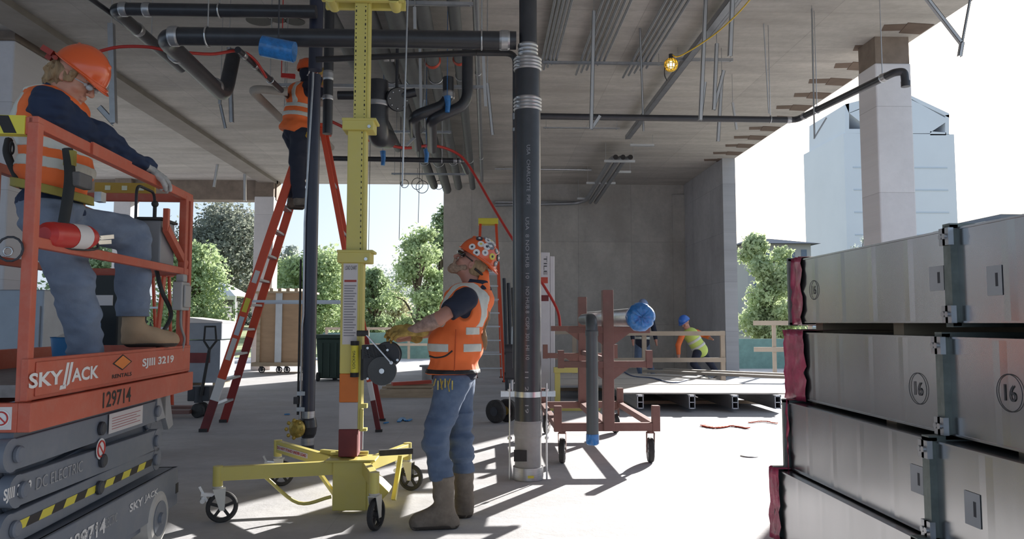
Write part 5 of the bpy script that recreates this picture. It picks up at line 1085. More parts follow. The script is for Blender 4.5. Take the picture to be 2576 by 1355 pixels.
q = at(1371, 668, Yw); lettering('lettering', 'TILE', (at(1366, 0, Yw).x, Yw - .004, at(0, 640, Yw).z), (0, 0, -1), (1, 0, 0), .05, .3, M_ink, wp)
# hand truck with two black wheels
hw = fl(1250, 1064); ht = thing('hand_truck', 'hand truck with black twin wheels partly behind the thick riser', 'hand truck', hw)
for k, dx in enumerate((-.04, .11)): b = MB(); b.lathe([(0, .06), (0, .13), (.015, .15), (.07, .15), (.085, .13), (.085, .06)], hw + Vector((dx, .1 * k, .15)), (.8, 1, 0), 24); w_ = b.build('wheel', M_black, ht); b = MB(); b.lathe([(-.005, .0), (-.005, .06), (.09, .06), (.09, .0)], hw + Vector((dx, .1 * k, .15)), (.8, 1, 0), 16); b.build('wheel_hub', M_brass if k else M_dgrey, w_)
b = MB(); b.tube([hw + Vector((.05, .15, .15)), hw + Vector((.2, .25, .35)), hw + Vector((.22, .25, 1.25))], .02, 8); b.tube([hw + Vector((.35, .3, .15)), hw + Vector((.4, .3, .35)), hw + Vector((.42, .3, 1.25))], .02, 8)
for z in (.5, .8, 1.1): b.tube([hw + Vector((.22, .25, z)), hw + Vector((.42, .3, z))], .015, 8)
b.build('truck_frame', M_galv, ht); b = MB(); b.box(hw + Vector((.22, .2, .75)), (.22, .2, .35)); b.tube([hw + Vector((.1, .15, .95)), hw + Vector((.34, .15, .95))], .07, 14); b.tube([hw + Vector((.1, .15, .6)), hw + Vector((.34, .15, .6))], .05, 14); b.build('motor_unit', M_dgrey, ht, bev=.01)
# timber frame, spool, floor litter
a = fl(955, 1000); c = fl(1075, 1000); fr = thing('timber_frame', 'low lumber frame on the slab holding an orange strip', 'frame', ((a.x + c.x) / 2, a.y, 0))
for (x0, y0, x1, y1) in ((a.x, a.y, c.x + .15, a.y + .09), (a.x, a.y + 1.1, c.x + .15, a.y + 1.19), (a.x, a.y + .09, a.x + .09, a.y + 1.1), (c.x + .06, a.y + .09, c.x + .15, a.y + 1.1)): b = MB(); b.span((x0, y0, 0), (x1, y1, .14)); b.build('frame_board', M_wood, fr)
b = MB(); b.bar((a.x + .15, a.y + .5, .2), (c.x, a.y + .75, .22), .12, .06); b.build('orange_strip', mat('clamp_orange'), fr); b = MB(); b.span((a.x, a.y + .3, .14), (c.x + .1, a.y + .42, .17)); b.span((a.x, a.y + .8, .14), (c.x + .1, a.y + .92, .17)); b.build('cross_board', M_wood, fr)
s = fl(1058, 990); b = MB(); b.lathe([(0, .18), (.03, .18), (.03, .13), (.32, .13), (.32, .18), (.35, .18)], (s.x + .1, s.y + .6, .14), Z3, 22); b.build('cable_spool', M_cyl, None, 'upright cable spool behind the standing worker', 'spool')
def scrap(label, pts, w, m, name, cat):
    b = MB(); P = curve([fl(*p) + Vector((0, 0, .012)) for p in pts], 6); rg = random.Random(len(label))
    for i in range(len(P) - 1): b.bar(P[i], P[i + 1] + Vector((0, 0, .004 * rg.random())), w * rg.uniform(.7, 1.1), .012)
    b.build(name, m, None, label, cat)
M_ostrap = mat('orange_strap', (226, 84, 44), .6, var=.1)
scrap('orange strap lying crumpled on the sunlit slab', [(1766, 1071), (1800, 1077), (1840, 1072), (1882, 1078)], .07, M_ostrap, 'orange_strap', 'strap'); scrap('thin orange ribbon on the slab near the metal ducts', [(1884, 1064), (1920, 1061), (1955, 1066)], .03, M_ostrap, 'orange_strap', 'strap')
M_bt = mat('blue_tape', (40, 130, 190), .5, var=.1)
scrap('crumpled blue tape on the slab between the ladder and the worker', [(1003, 1062), (1012, 1053), (1022, 1060), (1034, 1056)], .05, M_bt, 'blue_tape', 'tape'); scrap('scrap of blue tape on the slab by the thin riser', [(716, 1044), (728, 1043)], .04, M_bt, 'blue_tape', 'tape'); scrap('scrap of blue tape at the ladder foot', [(966, 1066), (976, 1064)], .03, M_bt, 'blue_tape', 'tape')
s = fl(1885, 1147); b = MB(); b.lathe([(0, .085), (.006, .085), (.01, .075)], (s.x, s.y, 0), Z3, 20); b.build('floor_cap', M_cyl, None, 'round grey floor cap on the sunlit slab', 'cap')
b = MB(); s = fl(843, 955); b.box((s.x, s.y, .06), (.1, .1, .12)); b.build('small_block', M_dgrey, None, 'small dark block on the slab behind the thin riser', 'block')
# leaning bars by the core wall and a horizontal bar on the tall ladder
for k in range(3):
    px = 1268 + 11 * k; p = at(px, 700 + 12 * k, 14.5); b = MB(); b.tube([(p.x + .05, 14.1, 0), (p.x, 14.5, p.z)], .035, 8); b.build('leaning_pipe', M_dgrey, None, ('dark pipe leaning behind the riser, the tallest of three', 'dark pipe leaning behind the riser, the middle of three', 'dark pipe leaning behind the riser, the shortest of three')[k], 'pipe', 'pipes leaning behind the riser')
# ================================================================== people: smooth distance fields turned into meshes
def _surfnet(F, org, h):
    """naive surface nets; F<0 inside; returns verts, quads"""
    nx, ny, nz = F.shape; S = F < 0
    cs = [(i, j, k) for i in (0, 1) for j in (0, 1) for k in (0, 1)]
    cnt = np.zeros((nx - 1, ny - 1, nz - 1), np.int8)
    for i, j, k in cs: cnt += S[i:nx - 1 + i, j:ny - 1 + j, k:nz - 1 + k]
    act = (cnt > 0) & (cnt < 8); ids = np.full(act.shape, -1, np.int64); I = np.argwhere(act); ids[act] = np.arange(len(I))
    val = {c: F[I[:, 0] + c[0], I[:, 1] + c[1], I[:, 2] + c[2]] for c in cs}
    acc = np.zeros((len(I), 3)); num = np.zeros(len(I))
    for a in cs:
        for ax in range(3):
            if a[ax] == 0:
                b = list(a); b[ax] = 1; b = tuple(b); va, vb = val[a], val[b]; m = (va < 0) != (vb < 0)
                t = va / np.where(m, va - vb, 1); p = np.array(a, float)[None] + np.zeros((len(I), 3)); p[:, ax] += t
                acc[m] += p[m]; num[m] += 1
    V = (I + acc / num[:, None]) * h + org
    Q = []
    for ax in range(3):
        a1, a2 = [(1, 2), (2, 0), (0, 1)][ax]
        sl0 = [slice(1, n - 1) for n in F.shape]; sl1 = list(sl0); sl0[ax] = slice(0, F.shape[ax] - 1); sl1[ax] = slice(1, F.shape[ax])
        A, B = S[tuple(sl0)], S[tuple(sl1)]
        for inv, M in ((0, A & ~B), (1, ~A & B)):
            e = np.argwhere(M)
            for d in range(3):
                if d != ax: e[:, d] += 1
            def cell(o1, o2): q = e.copy(); q[:, a1] += o1; q[:, a2] += o2; return ids[q[:, 0], q[:, 1], q[:, 2]]
            q = np.stack([cell(-1, -1), cell(0, -1), cell(0, 0), cell(-1, 0)], 1)
            Q.append(q[:, ::-1] if inv else q)
    return V, np.concatenate(Q)
class Fld:
    def __init__(s, lo, hi, h):
        s.h = h; s.org = np.array(lo, float); s.n = np.maximum(4, np.ceil((np.array(hi) - s.org) / h).astype(int) + 1)
        s.ax = [(s.org[i] + np.arange(s.n[i]) * h).astype(np.float32) for i in range(3)]
        s.F = np.full(s.n, 1.0, np.float32)
    def _box(s, lo, hi, pad):
        sl = []
        for i in range(3):
            a = int(max(0, math.floor((lo[i] - pad - s.org[i]) / s.h))); b = int(min(s.n[i], math.ceil((hi[i] + pad - s.org[i]) / s.h) + 1))
            if b <= a: return None
            sl.append(slice(a, b))
        return tuple(sl)
    def _xyz(s, sl): return np.meshgrid(s.ax[0][sl[0]], s.ax[1][sl[1]], s.ax[2][sl[2]], indexing='ij', sparse=True)
    def _mix(s, sl, D, k, op):
        A = s.F[sl]
        if op == 'sub':
            h_ = np.clip(.5 - .5 * (A + D) / max(k, 1e-5), 0, 1); s.F[sl] = A + (-D - A) * h_ + k * h_ * (1 - h_)
        else:
            h_ = np.clip(.5 + .5 * (A - D) / max(k, 1e-5), 0, 1); s.F[sl] = A + (D - A) * h_ - k * h_ * (1 - h_)
        return s
    def cone(s, a, b, ra, rb=None, k=.02, op='add', sq=None, inf=0.0):
        """tapered limb; sq=(axis vector, factor) squashes the section along an axis"""
        a, b = Vector(a), Vector(b); rb = ra if rb is None else rb; ra += inf; rb += inf; R = max(ra, rb) * (1.0 if not sq else max(1, 1 / sq[1] if sq[1] < 1 else 1)) 
        lo = [min(a[i], b[i]) - R for i in range(3)]; hi = [max(a[i], b[i]) + R for i in range(3)]
        sl = s._box(lo, hi, k + 3 * s.h + .01)
        if sl is None: return s
        X, Y, Z = s._xyz(sl); d = b - a; L2 = max(d.length_squared, 1e-9)
        px, py, pz = X - a.x, Y - a.y, Z - a.z; t = np.clip((px * d.x + py * d.y + pz * d.z) / L2, 0, 1)
        qx, qy, qz = px - t * d.x, py - t * d.y, pz - t * d.z
        if sq:
            n = Vector(sq[0]).normalized(); f = 1 / sq[1] - 1; w = (qx * n.x + qy * n.y + qz * n.z) * f; qx, qy, qz = qx + w * n.x, qy + w * n.y, qz + w * n.z
        D = np.sqrt(qx * qx + qy * qy + qz * qz) - (ra + (rb - ra) * t)
        if sq and sq[1] < 1: D = D * (sq[1] * .5 + .5)
        return s._mix(sl, D, k, op)
    def ell(s, c, r, M=None, k=.02, op='add', inf=0.0):
        """ellipsoid; M columns are its axes"""
        c = Vector(c); r = [v + inf for v in r]; R = max(r); sl = s._box(c - Vector((R, R, R)), c + Vector((R, R, R)), k + 3 * s.h + .01)
        if sl is None: return s
        X, Y, Z = s._xyz(sl); px, py, pz = X - c.x, Y - c.y, Z - c.z
        if M is None: u, v, w = px, py, pz
        else: u, v, w = [px * M.col[i].x + py * M.col[i].y + pz * M.col[i].z for i in range(3)]
        k0 = np.sqrt((u / r[0]) ** 2 + (v / r[1]) ** 2 + (w / r[2]) ** 2); k1 = np.sqrt((u / r[0] ** 2) ** 2 + (v / r[1] ** 2) ** 2 + (w / r[2] ** 2) ** 2)
        D = np.where(k0 < 1e-3, -min(r), k0 * (k0 - 1) / np.maximum(k1, 1e-5))
        return s._mix(sl, D, k, op)
    def clip(s, p, n, k=.003):
        """keep the side the normal points away from"""
        X, Y, Z = s._xyz((slice(None),) * 3); n = Vector(n).normalized(); p = Vector(p); D = (X - p.x) * n.x + (Y - p.y) * n.y + (Z - p.z) * n.z
        s.F = np.maximum(s.F, D.astype(np.float32)); return s
    def noise(s, amp, cell, seed=0, zone=None):
        rs = np.random.RandomState(seed); cell = np.array(cell, float); g = np.ceil((s.n * s.h) / cell).astype(int) + 3; L_ = rs.uniform(-1, 1, g).astype(np.float32)
        ix, fx = [], []
        for i in range(3):
            t = (s.ax[i] - s.org[i]) / cell[i] + .5; j = np.floor(t).astype(int); f = (t - j).astype(np.float32); f = f * f * (3 - 2 * f); ix.append(j); fx.append(f)
        def at_(o0, o1, o2): return L_[np.ix_(ix[0] + o0, ix[1] + o1, ix[2] + o2)]
        a, b, c = fx[0][:, None, None], fx[1][None, :, None], fx[2][None, None, :]
        N = ((at_(0, 0, 0) * (1 - a) + at_(1, 0, 0) * a) * (1 - b) + (at_(0, 1, 0) * (1 - a) + at_(1, 1, 0) * a) * b) * (1 - c) + ((at_(0, 0, 1) * (1 - a) + at_(1, 0, 1) * a) * (1 - b) + (at_(0, 1, 1) * (1 - a) + at_(1, 1, 1) * a) * b) * c
        if zone is not None: N = N * zone(*s._xyz((slice(None),) * 3)).astype(np.float32)
        s.F = s.F + amp * N; return s
    def inter(s, G): s.F = np.maximum(s.F, G); return s
    def mesh(s, name, m, parent, mi=None, **k):
        F = s.F.copy(); F[0], F[-1], F[:, 0], F[:, -1], F[:, :, 0], F[:, :, -1] = 1, 1, 1, 1, 1, 1
        V, Q = _surfnet(F, s.org, s.h)
        if len(Q) < 4: print('EMPTY FIELD', name, parent.name if parent else ''); return None
        b = MB(); b.v = V.tolist(); b.f = Q.tolist(); b.sm = [True] * len(Q)
        b.mi = [0] * len(Q) if mi is None else mi(V[Q].mean(1)).astype(int).tolist()
        return b.build(name, m, parent, **k)
def bounds(pts, pad):
    P = np.array([tuple(p) for p in pts]); return P.min(0) - pad, P.max(0) + pad
def hframe(f, u):
    f = Vector(f).normalized(); u = Vector(u); u = (u - f * u.dot(f)).normalized(); r = f.cross(u); return Matrix((r, f, u)).transposed()
def head_field(G, c, M, s=1.0, jaw=1.0):
    P = lambda x, y, z: Vector(c) + M @ Vector((x * s, y * s, z * s))
    G.ell(P(0, -.012, .035), (.074 * s, .094 * s, .086 * s), M, .01); G.ell(P(0, .03, -.03), (.058 * s, .060 * s, .082 * s), M, .03)
    G.cone(P(-.035, .02, -.072), P(0, .07, -.098), .026 * s, .02 * s, .025); G.cone(P(.035, .02, -.072), P(0, .07, -.098), .026 * s, .02 * s, .025); G.cone(P(-.022, .062, -.095), P(.022, .062, -.095), .022 * s * jaw, k=.015)
    G.cone(P(-.036, .076, .022), P(.036, .076, .022), .014 * s, k=.015)
    for e in (-1, 1):
        G.ell(P(.031 * e, .092, .004), (.017 * s, .014 * s, .011 * s), M, .012, 'sub'); G.ell(P(.043 * e, .058, -.028), (.02 * s, .022 * s, .018 * s), M, .02)
        G.ell(P(.074 * e, -.008, -.012), (.009 * s, .019 * s, .031 * s), M, .006); G.ell(P(.082 * e, -.004, -.010), (.006 * s, .009 * s, .016 * s), M, .004, 'sub'); G.ell(P(.014 * e, .102, -.034), (.009 * s, .009 * s, .008 * s), M, .006)
    G.cone(P(0, .088, .016), P(0, .116, -.028), .009 * s, .012 * s, .010); G.ell(P(0, .112, -.032), (.012 * s, .010 * s, .009 * s), M, .006)
    G.cone(P(-.019, .090, -.057), P(.019, .090, -.057), .0075 * s, k=.006); G.cone(P(-.016, .089, -.071), P(.016, .089, -.071), .008 * s, k=.006); G.ell(P(0, .100, -.0635), (.024 * s, .006 * s, .0018 * s), M, .003, 'sub')
    return P
def face_bits(c, M, par, s=1.0, iris=(70, 60, 50)):
    P = lambda x, y, z: Vector(c) + M @ Vector((x * s, y * s, z * s))
    for e in (-1, 1):
        b = MB(); b.ball(P(.031 * e, .0755, .004), .0115 * s, 12, 8); o = b.build('eye', mat('eye_white', (220, 216, 210), .3, var=.02), par); q = MB(); q.ball(P(.031 * e, .0865, .003), .0052 * s, 10, 6); q.build('iris', mat('iris_dark', iris, .2, var=.05), o)
        b = MB(); b.tube([P(.016 * e, .092, .021), P(.032 * e, .090, .027), P(.048 * e, .078, .021)], .0035 * s, 6); b.build('eyebrow', mat('brow_hair', (120, 96, 70), .9), par)
def hard_hat(c, M, par, m, back=False, s=1.0, detail=True):
    """c = centre of the rim plane, M columns right/forward/up"""
    P = lambda x, y, z: Vector(c) + M @ Vector((x * s, y * s, z * s)); fw = -1 if back else 1
    h = .0036 if detail else .008
    lo, hi = bounds([P(x, y, z) for x in (-.16, .16) for y in (-.2, .2) for z in (-.05, .18)], .01)
    G = Fld(lo, hi, h); G.ell(P(0, 0, 0.0), (.118 * s, .142 * s, .148 * s), M, .001); G.clip(P(0, 0, -.006), -M.col[2])
    R_in = Fld(lo, hi, h); R_in.ell(P(0, 0, -.004), (.108 * s, .132 * s, .138 * s), M, .001); G.F = np.maximum(G.F, -R_in.F)
    B = Fld(lo, hi, h); B.ell(P(0, .006 * fw, .0), (.132 * s, .156 * s, .014 * s), M, .001); B.ell(P(0, .085 * fw, -.006), (.098 * s, .096 * s, .010 * s), hframe(M.col[1] - M.col[2] * .15 * fw, M.col[2] + M.col[1] * .15 * fw), .012)
    R2 = Fld(lo, hi, h); R2.ell(P(0, -.0, .0), (.110 * s, .134 * s, .2), M, .001); B.F = np.maximum(B.F, -R2.F)
    G.F = np.minimum(G.F, B.F)
    if detail:
        for x in (-.03, 0, .03): G.cone(P(x, -.095, .108 - abs(x) * .4), P(x, .095, .108 - abs(x) * .4), .011 * s, k=.01) if x == 0 else G.cone(P(x, -.07, .118 - abs(x) * .4), P(x, .07, .118 - abs(x) * .4), .008 * s, k=.01)
    return G.mesh('hard_hat', m, par)
def hand(par, wrist, tip, palm_n, m, side=1, curl=.6, s=1.0, name='glove', thumb_out=.9, spread=.0, h=.0035, cuff=None):
    """five separate fingers; palm_n = direction the palm faces, side = +1 when the thumb is on the cross(dir, palm_n) side"""
    w = Vector(wrist); d = (Vector(tip) - w).normalized(); n = Vector(palm_n); n = (n - d * n.dot(d)).normalized(); t = d.cross(n) * side
    P = lambda a, b, c: w + d * a * s + t * b * s + n * c * s
    pts = []; chains = []
    for i, (b0, L0, ang) in enumerate(((.033, .074, .06), (.011, .084, .02), (-.011, .078, -.03), (-.031, .060, -.09))):
        base = P(.088 - .006 * abs(i - 1.2), b0, 0); a = curl * (.6 + .12 * i); dirv = (d + t * (ang + spread * (1.5 - i))).normalized(); p = base; ch = [base]
        for j, f in enumerate((.45, .32, .26)):
            th = a * (j + .7); q = p + (dirv * math.cos(th) + n * math.sin(th)) * L0 * f * s; ch.append(q); p = q
        chains.append((ch, .0115 if i != 3 else .0098)); pts += ch
    tb = [P(.022, .030, .008), P(.052, .030 + .026 * thumb_out, .018), P(.080, .036 + .026 * thumb_out, .026 + .014 * curl), P(.103, .034 + .020 * thumb_out, .032 + .028 * curl)]; pts += tb
    pts += [w - d * .07, P(0, .05, .03), P(0, -.05, -.03), P(.1, -.05, 0)]
    lo, hi = bounds(pts, .028); G = Fld(lo, hi, h)
    for b0 in (-.026, -.006, .014, .03): G.cone(P(.012, b0 * .62, 0), P(.084, b0, .001), .0165 * s, .0145 * s, .012)
    G.cone(w - d * .05, P(.015, 0, 0), .030 * s if cuff is None else cuff, .027 * s, .015, sq=(n, .8))
    for ch, r in chains:
        for j in range(3): G.cone(ch[j], ch[j + 1], (r - .0008 * j) * s, (r - .0008 * (j + 1)) * s, .004)
    G.cone(tb[0], tb[1], .017 * s, .0145 * s, .012); G.cone(tb[1], tb[2], .0140 * s, .0125 * s, .004); G.cone(tb[2], tb[3], .0125 * s, .0105 * s, .004)
    G.noise(.0012, (.012, .012, .012), 3)
    return G.mesh(name, m, par)
M_skin = mat('skin_tone', (206, 152, 128), .5, var=.08, scale=14, spec=.4, sub=.08); M_skinr = mat('sunburnt_skin', (180, 128, 110), .5, var=.1, scale=12, sub=.08); M_tat = mat('tattooed_skin', (158, 130, 118), .55, var=.35, scale=34, sub=.05)
M_vest = mat('orange_vest', (246, 118, 58), .75, var=.05, scale=6, bump=.15, bscale=12); M_refl = mat('reflective_strip', (206, 206, 196), .5, var=.05, scale=30)
M_tee = mat('navy_cloth', (38, 42, 58), .9, var=.12, bump=.2, bscale=20); M_blouse = mat('navy_jacket', (40, 52, 78), .9, var=.12, bump=.2, bscale=14)
M_jean = mat('denim_blue', (76, 93, 120), .85, var=.16, scale=9, dust=(136, 150, 170), dustamt=.35, dscale=7, bump=.15, bscale=60); M_jean2 = mat('faded_denim', (108, 120, 140), .85, var=.14, scale=9, dust=(150, 160, 174), dustamt=.35, dscale=6, bump=.15, bscale=60)
M_boot = mat('muddy_boot', (104, 94, 84), .8, var=.25, scale=14, bump=.4, bscale=26, dust=(150, 140, 128), dustamt=.5, dscale=12); M_suede = mat('tan_suede', (176, 148, 118), .85, var=.1, bump=.15); M_sole = mat('boot_sole', (70, 62, 56), .8)
M_glove = mat('yellow_work_glove', (168, 138, 72), .8, var=.45, scale=26, bump=.3); M_gglove = mat('grey_work_glove', (170, 168, 166), .85, var=.25, scale=22, bump=.3)
M_hat = mat('orange_hard_hat', (226, 94, 44), .22, var=.03, coat=.5); M_hair = mat('blond_hair', (156, 130, 98), .85, var=.35, scale=40, stretch=(1, 1, .25), bump=.6, bscale=70); M_beard = mat('grey_beard', (158, 132, 112), .95, var=.3, scale=60, bump=.6, bscale=80)

def shell_band(T, name, m, par, inflate, slabs):
    """strips lying on a cloth field T: slabs = list of (point, normal, half width)"""
    X, Y, Z = T._xyz((slice(None),) * 3); keep = T.F.copy(); G = np.full(T.F.shape, -1., np.float32)
    for p, n, hw in slabs:
        n = Vector(n).normalized(); D = np.abs((X - p[0]) * n.x + (Y - p[1]) * n.y + (Z - p[2]) * n.z) - hw; G = np.maximum(G, D)
    T.F = np.maximum(keep - inflate, G); o = T.mesh(name, m, par); T.F = keep; return o

# ------------------------------------------------------------------ worker standing by the riser
YM = 5.08
def q_(px, py, Y=YM): return at(px, py, Y)
man = thing('person', 'person in orange vest, jeans and muddy boots working a winch while looking up', 'person', (q_(1145, 900).x, YM, 0))
hc = q_(1186, 662, 5.1); HM = hframe((-.80, -.05, .60), (.60, 0, .80))
nb, chest, belly, pel = q_(1200, 715, 5.1), q_(1168, 785, 5.1), q_(1146, 870, 5.08), q_(1142, 945, 5.08)
shL, elL, wrL = q_(1172, 752, 4.91), q_(1102, 803, 4.80), q_(1036, 832, 4.86); shR, elR, wrR = q_(1172, 752, 5.29), q_(1104, 826, 5.36), q_(1030, 846, 5.22)
hipL, knL, anL = q_(1136, 965, 4.99), q_(1096, 1105, 4.94), q_(1117, 1245, 4.92); hipR, knR, anR = q_(1152, 965, 5.18), q_(1158, 1110, 5.19), q_(1168, 1240, 5.2)
MT = Matrix(((0, -1, 0), (1, 0, 0), (0, 0, 1))).transposed()      # torso axes: right, forward(-x), up
def torso(G, inf=0.0):
    G.ell(chest, (.150, .185, .165), None, .03, inf=inf); G.ell(chest + Vector((.0, 0, .09)), (.10, .19, .09), None, .04, inf=inf)
    G.ell(belly, (.168, .172, .17), None, .05, inf=inf); G.ell(pel, (.148, .172, .13), None, .05, inf=inf); return G
lo, hi = bounds([hc, shL, shR, elL, elR, wrL, wrR, anL, anR, hc + Vector((.1, 0, .15))], .14); lo[2] = 0
G = Fld(lo, hi, .0055); head_field(G, hc, HM)
G.cone(hc - HM.col[2] * .07 - HM.col[1] * .02, nb + Vector((-.01, 0, -.02)), .058, .066, .02); torso(G, -.03)
for sh, el, wr in ((shL, elL, wrL), (shR, elR, wrR)): G.ell(sh, (.06, .055, .06), None, .03); G.cone(sh, el, .050, .043, .02); G.cone(el, el.lerp(wr, .3), .044, .046, .02); G.cone(el.lerp(wr, .3), wr, .046, .029, .02); G.cone(wr, wr + (wr - el).normalized() * .09, .03, .02, .01)
for hp_, kn, an in ((hipL, knL, anL), (hipR, knR, anR)): G.cone(hp_, kn, .085, .055, .03); G.cone(kn, kn.lerp(an, .35), .052, .055, .02); G.cone(kn.lerp(an, .35), an, .055, .038, .02)
def tz_(C): d = np.linalg.norm(C - np.array(elL.lerp(wrL, .55)), axis=1); return np.where(d < .12, 1, 0)
body = G.mesh('body', [M_skinr, M_tat], man, tz_)
face_bits(hc, HM, man)
HP = lambda x, y, z: hc + HM @ Vector((x, y, z))
# beard and ponytail
lo, hi = bounds([HP(x, y, z) for x in (-.07, .07) for y in (-.02, .11) for z in (-.16, 0)], .01); G = Fld(lo, hi, .004)
G.cone(HP(-.052, .02, -.055), HP(-.03, .065, -.098), .021, .024, .02); G.cone(HP(.052, .02, -.055), HP(.03, .065, -.098), .021, .024, .02); G.cone(HP(-.03, .065, -.098), HP(.03, .065, -.098), .025, k=.02); G.ell(HP(0, .086, -.104), (.034, .026, .034), HM, .02); G.cone(HP(-.024, .100, -.048), HP(-.03, .086, -.08), .009, .012, k=.008); G.cone(HP(.024, .100, -.048), HP(.03, .086, -.08), .009, .012, k=.008); G.cone(HP(-.024, .102, -.046), HP(.024, .102, -.046), .0075, k=.008); G.noise(.0035, (.008, .008, .010), 5)
G.mesh('beard', M_beard, man)
G = Fld(*bounds([q_(1222, 700, 5.1), q_(1222, 890, 5.1)], .06), .0045); pts = curve([q_(1216, 698, 5.1), q_(1216, 750, 5.08), q_(1222, 800, 5.05), q_(1217, 850, 5.05), q_(1222, 885, 5.05)], 4)
for i in range(len(pts) - 1): G.cone(pts[i], pts[i + 1], .026 + .008 * math.sin(i * 1.1) - .0011 * i, .026 + .008 * math.sin((i + 1) * 1.1) - .0011 * (i + 1), .01)
G.noise(.006, (.012, .012, .05), 6); G.mesh('ponytail', M_hair, man)
G = Fld(*bounds([HP(x, y, z) for x in (-.09, .09) for y in (-.12, .04) for z in (-.09, .08)], .01), .0045); G.ell(HP(0, -.035, .0), (.081, .082, .09), HM, .01); G.ell(HP(0, .06, -.02), (.09, .085, .12), HM, .02, 'sub'); G.noise(.004, (.01, .01, .03), 7); G.mesh('hair', M_hair, man)
hat = hard_hat(HP(0, -.012, .052), hframe(HM.col[1] + HM.col[2] * -.08, HM.col[2] + HM.col[1] * .08), man, M_hat, back=True)
# stickers on the hat
HMh = hframe(HM.col[1] + HM.col[2] * -.08, HM.col[2] + HM.col[1] * .08); stm = [mat('sticker_white', (226, 222, 218), .5), mat('sticker_grey', (120, 124, 130), .5), mat('sticker_yellow', (214, 200, 90), .5), mat('sticker_dark', (60, 62, 72), .5)]
rg = random.Random(11)
for i, (az, el_) in enumerate(((190, 20), (165, 35), (200, 48), (150, 15), (215, 22), (178, 62), (235, 45), (140, 50), (170, 8), (205, 75), (240, 12), (225, 68), (155, 70), (186, 38), (250, 30))):
    a, e = math.radians(az), math.radians(el_); dv = Vector((math.cos(a) * math.cos(e) * -.118 * -1, math.sin(a) * math.cos(e) * .142, math.sin(e) * .148)); dv.x = math.cos(a) * math.cos(e) * .118
    c_ = HP(0, -.012, .052) + HMh @ (dv * 1.02); nv = HMh @ Vector((dv.x / .118 ** 2, dv.y / .142 ** 2, dv.z / .148 ** 2)).normalized(); b = MB(); r_ = rg.uniform(.018, .027); b.lathe([(-.006, r_), (.003, r_), (.003, r_ * .2)], c_, nv, 14); s_ = b.build('hat_sticker', stm[(0, 0, 1, 0, 2, 0, 1, 3, 0, 0, 1, 0, 1, 0, 3)[i]], hat)
    q = MB(); q.lathe([(.0032, r_ * .4), (.0042, r_ * .35)], c_, nv, 8); q.build('sticker_print', stm[(1, 2, 0, 3, 3, 1, 0, 0, 3, 2, 0, 1, 0, 3, 0)[i]], s_)
b = MB(); b.tube([HP(-.068, .074, .012), HP(-.036, .104, .010), HP(0, .112, .012), HP(.036, .104, .010), HP(.068, .074, .012)], .0155, 8); b.tube([HP(-.068, .074, .014), HP(-.08, .0, .012)], .004, 6); b.tube([HP(.068, .074, .014), HP(.08, 0, .012)], .004, 6); b.build('sunglasses', mat('dark_lens', (26, 24, 24), .15, var=.05), man)
b = MB(); c_ = HP(0, -.10, -.06); b.torus(HP(0, -.03, -.02), HM.col[2], .09, .008, 24, 6, PI * 1.05, PI * 1.95); b.build('hat_strap', M_bprint, man)
# tee shirt
lo, hi = bounds([shL, shR, elL, elR, pel, nb], .13); G = Fld(lo, hi, .006); torso(G, .0)
for sh, el in ((shL, elL), (shR, elR)): e2_ = sh.lerp(el, .62); G.ell(sh, (.075, .066, .075), None, .03); G.cone(sh, e2_, .070, .068, .025)
for sh, el in ((shL, elL), (shR, elR)):
    c_ = sh.lerp(el, .64); n_ = (el - sh).normalized(); X, Y, Z = G._xyz((slice(None),) * 3); D = (X - c_.x) * n_.x + (Y - c_.y) * n_.y + (Z - c_.z) * n_.z; near = np.abs(Y - 5.1) > .12
    G.F = np.where(near & (D > -.05) & (X < c_.x + .1) & (np.abs(Z - c_.z) < .16), np.maximum(G.F, D), G.F)
G.cone(nb, nb + Vector((.0, 0, -.04)), .082, .10, .02); G.clip(nb + Vector((0, 0, .028)), (.1, 0, 1)); G.noise(.006, (.05, .05, .035), 12); G.clip(pel + Vector((0, 0, -.02)), (0, 0, -1)); G.mesh('tee_shirt', M_tee, man)
# vest
hem = q_(1140, 938, 5.0).z
lo, hi = bounds([shL, shR, pel, nb, belly + Vector((-.2, 0, 0)), belly + Vector((.18, 0, 0))], .12); T = Fld(lo, hi, .0055); torso(T, .016); T.ell(pel + Vector((-.012, 0, .0)), (.175, .19, .12), None, .05)
T.cone(nb + Vector((.0, 0, -.02)), nb + Vector((0, 0, -.09)), .09, .12, .03)
for sh in (shL, shR): s2 = sh + Vector((0, -.06 if sh is shL else .06, -.02)); T.ell(s2 + Vector((-.004, 0, -.03)), (.078, .085, .135), None, .004, 'sub')
T.cone(nb + Vector((-.03, 0, .06)), nb + Vector((-.06, 0, -.02)), .085, .06, .005, 'sub'); T.noise(.006, (.07, .05, .05), 21); T.noise(.003, (.03, .03, .09), 22); T.clip((0, 0, hem + .0), (0.02, 0, -1)); T.clip(nb + Vector((0, 0, .01)), (0, 0, 1))
vest = T.mesh('safety_vest', M_vest, man)
zb = lambda py: q_(1140, py, 4.92).z
shell_band(T, 'reflective_band', M_refl, vest, .003, [((0, 0, zb(832)), (.0, 0, 1), .025), ((q_(1192, 0, 4.95).x, 0, 0), (1, 0, 0), .045)])
shell_band(T, 'reflective_band', M_refl, vest, .003, [((0, 0, zb(875)), (0.0, 0, 1), .026), ((q_(1192, 0, 4.95).x, 0, 0), (1, 0, 0), .058)])
shell_band(T, 'reflective_band', M_refl, vest, .003, [((0, 0, zb(877)), (0.02, 0, 1), .026), ((q_(1102, 0, 4.95).x, 0, 0), (1, 0, 0), .085)])
for yy in (5.1 - .115, 5.1 + .115): shell_band(T, 'shoulder_strip', M_refl, vest, .003, [((0, yy, 0), (0, 1, 0), .026), ((0, 0, zb(762)), (0, 0, 1), zb(702) - zb(762) if False else .155)])
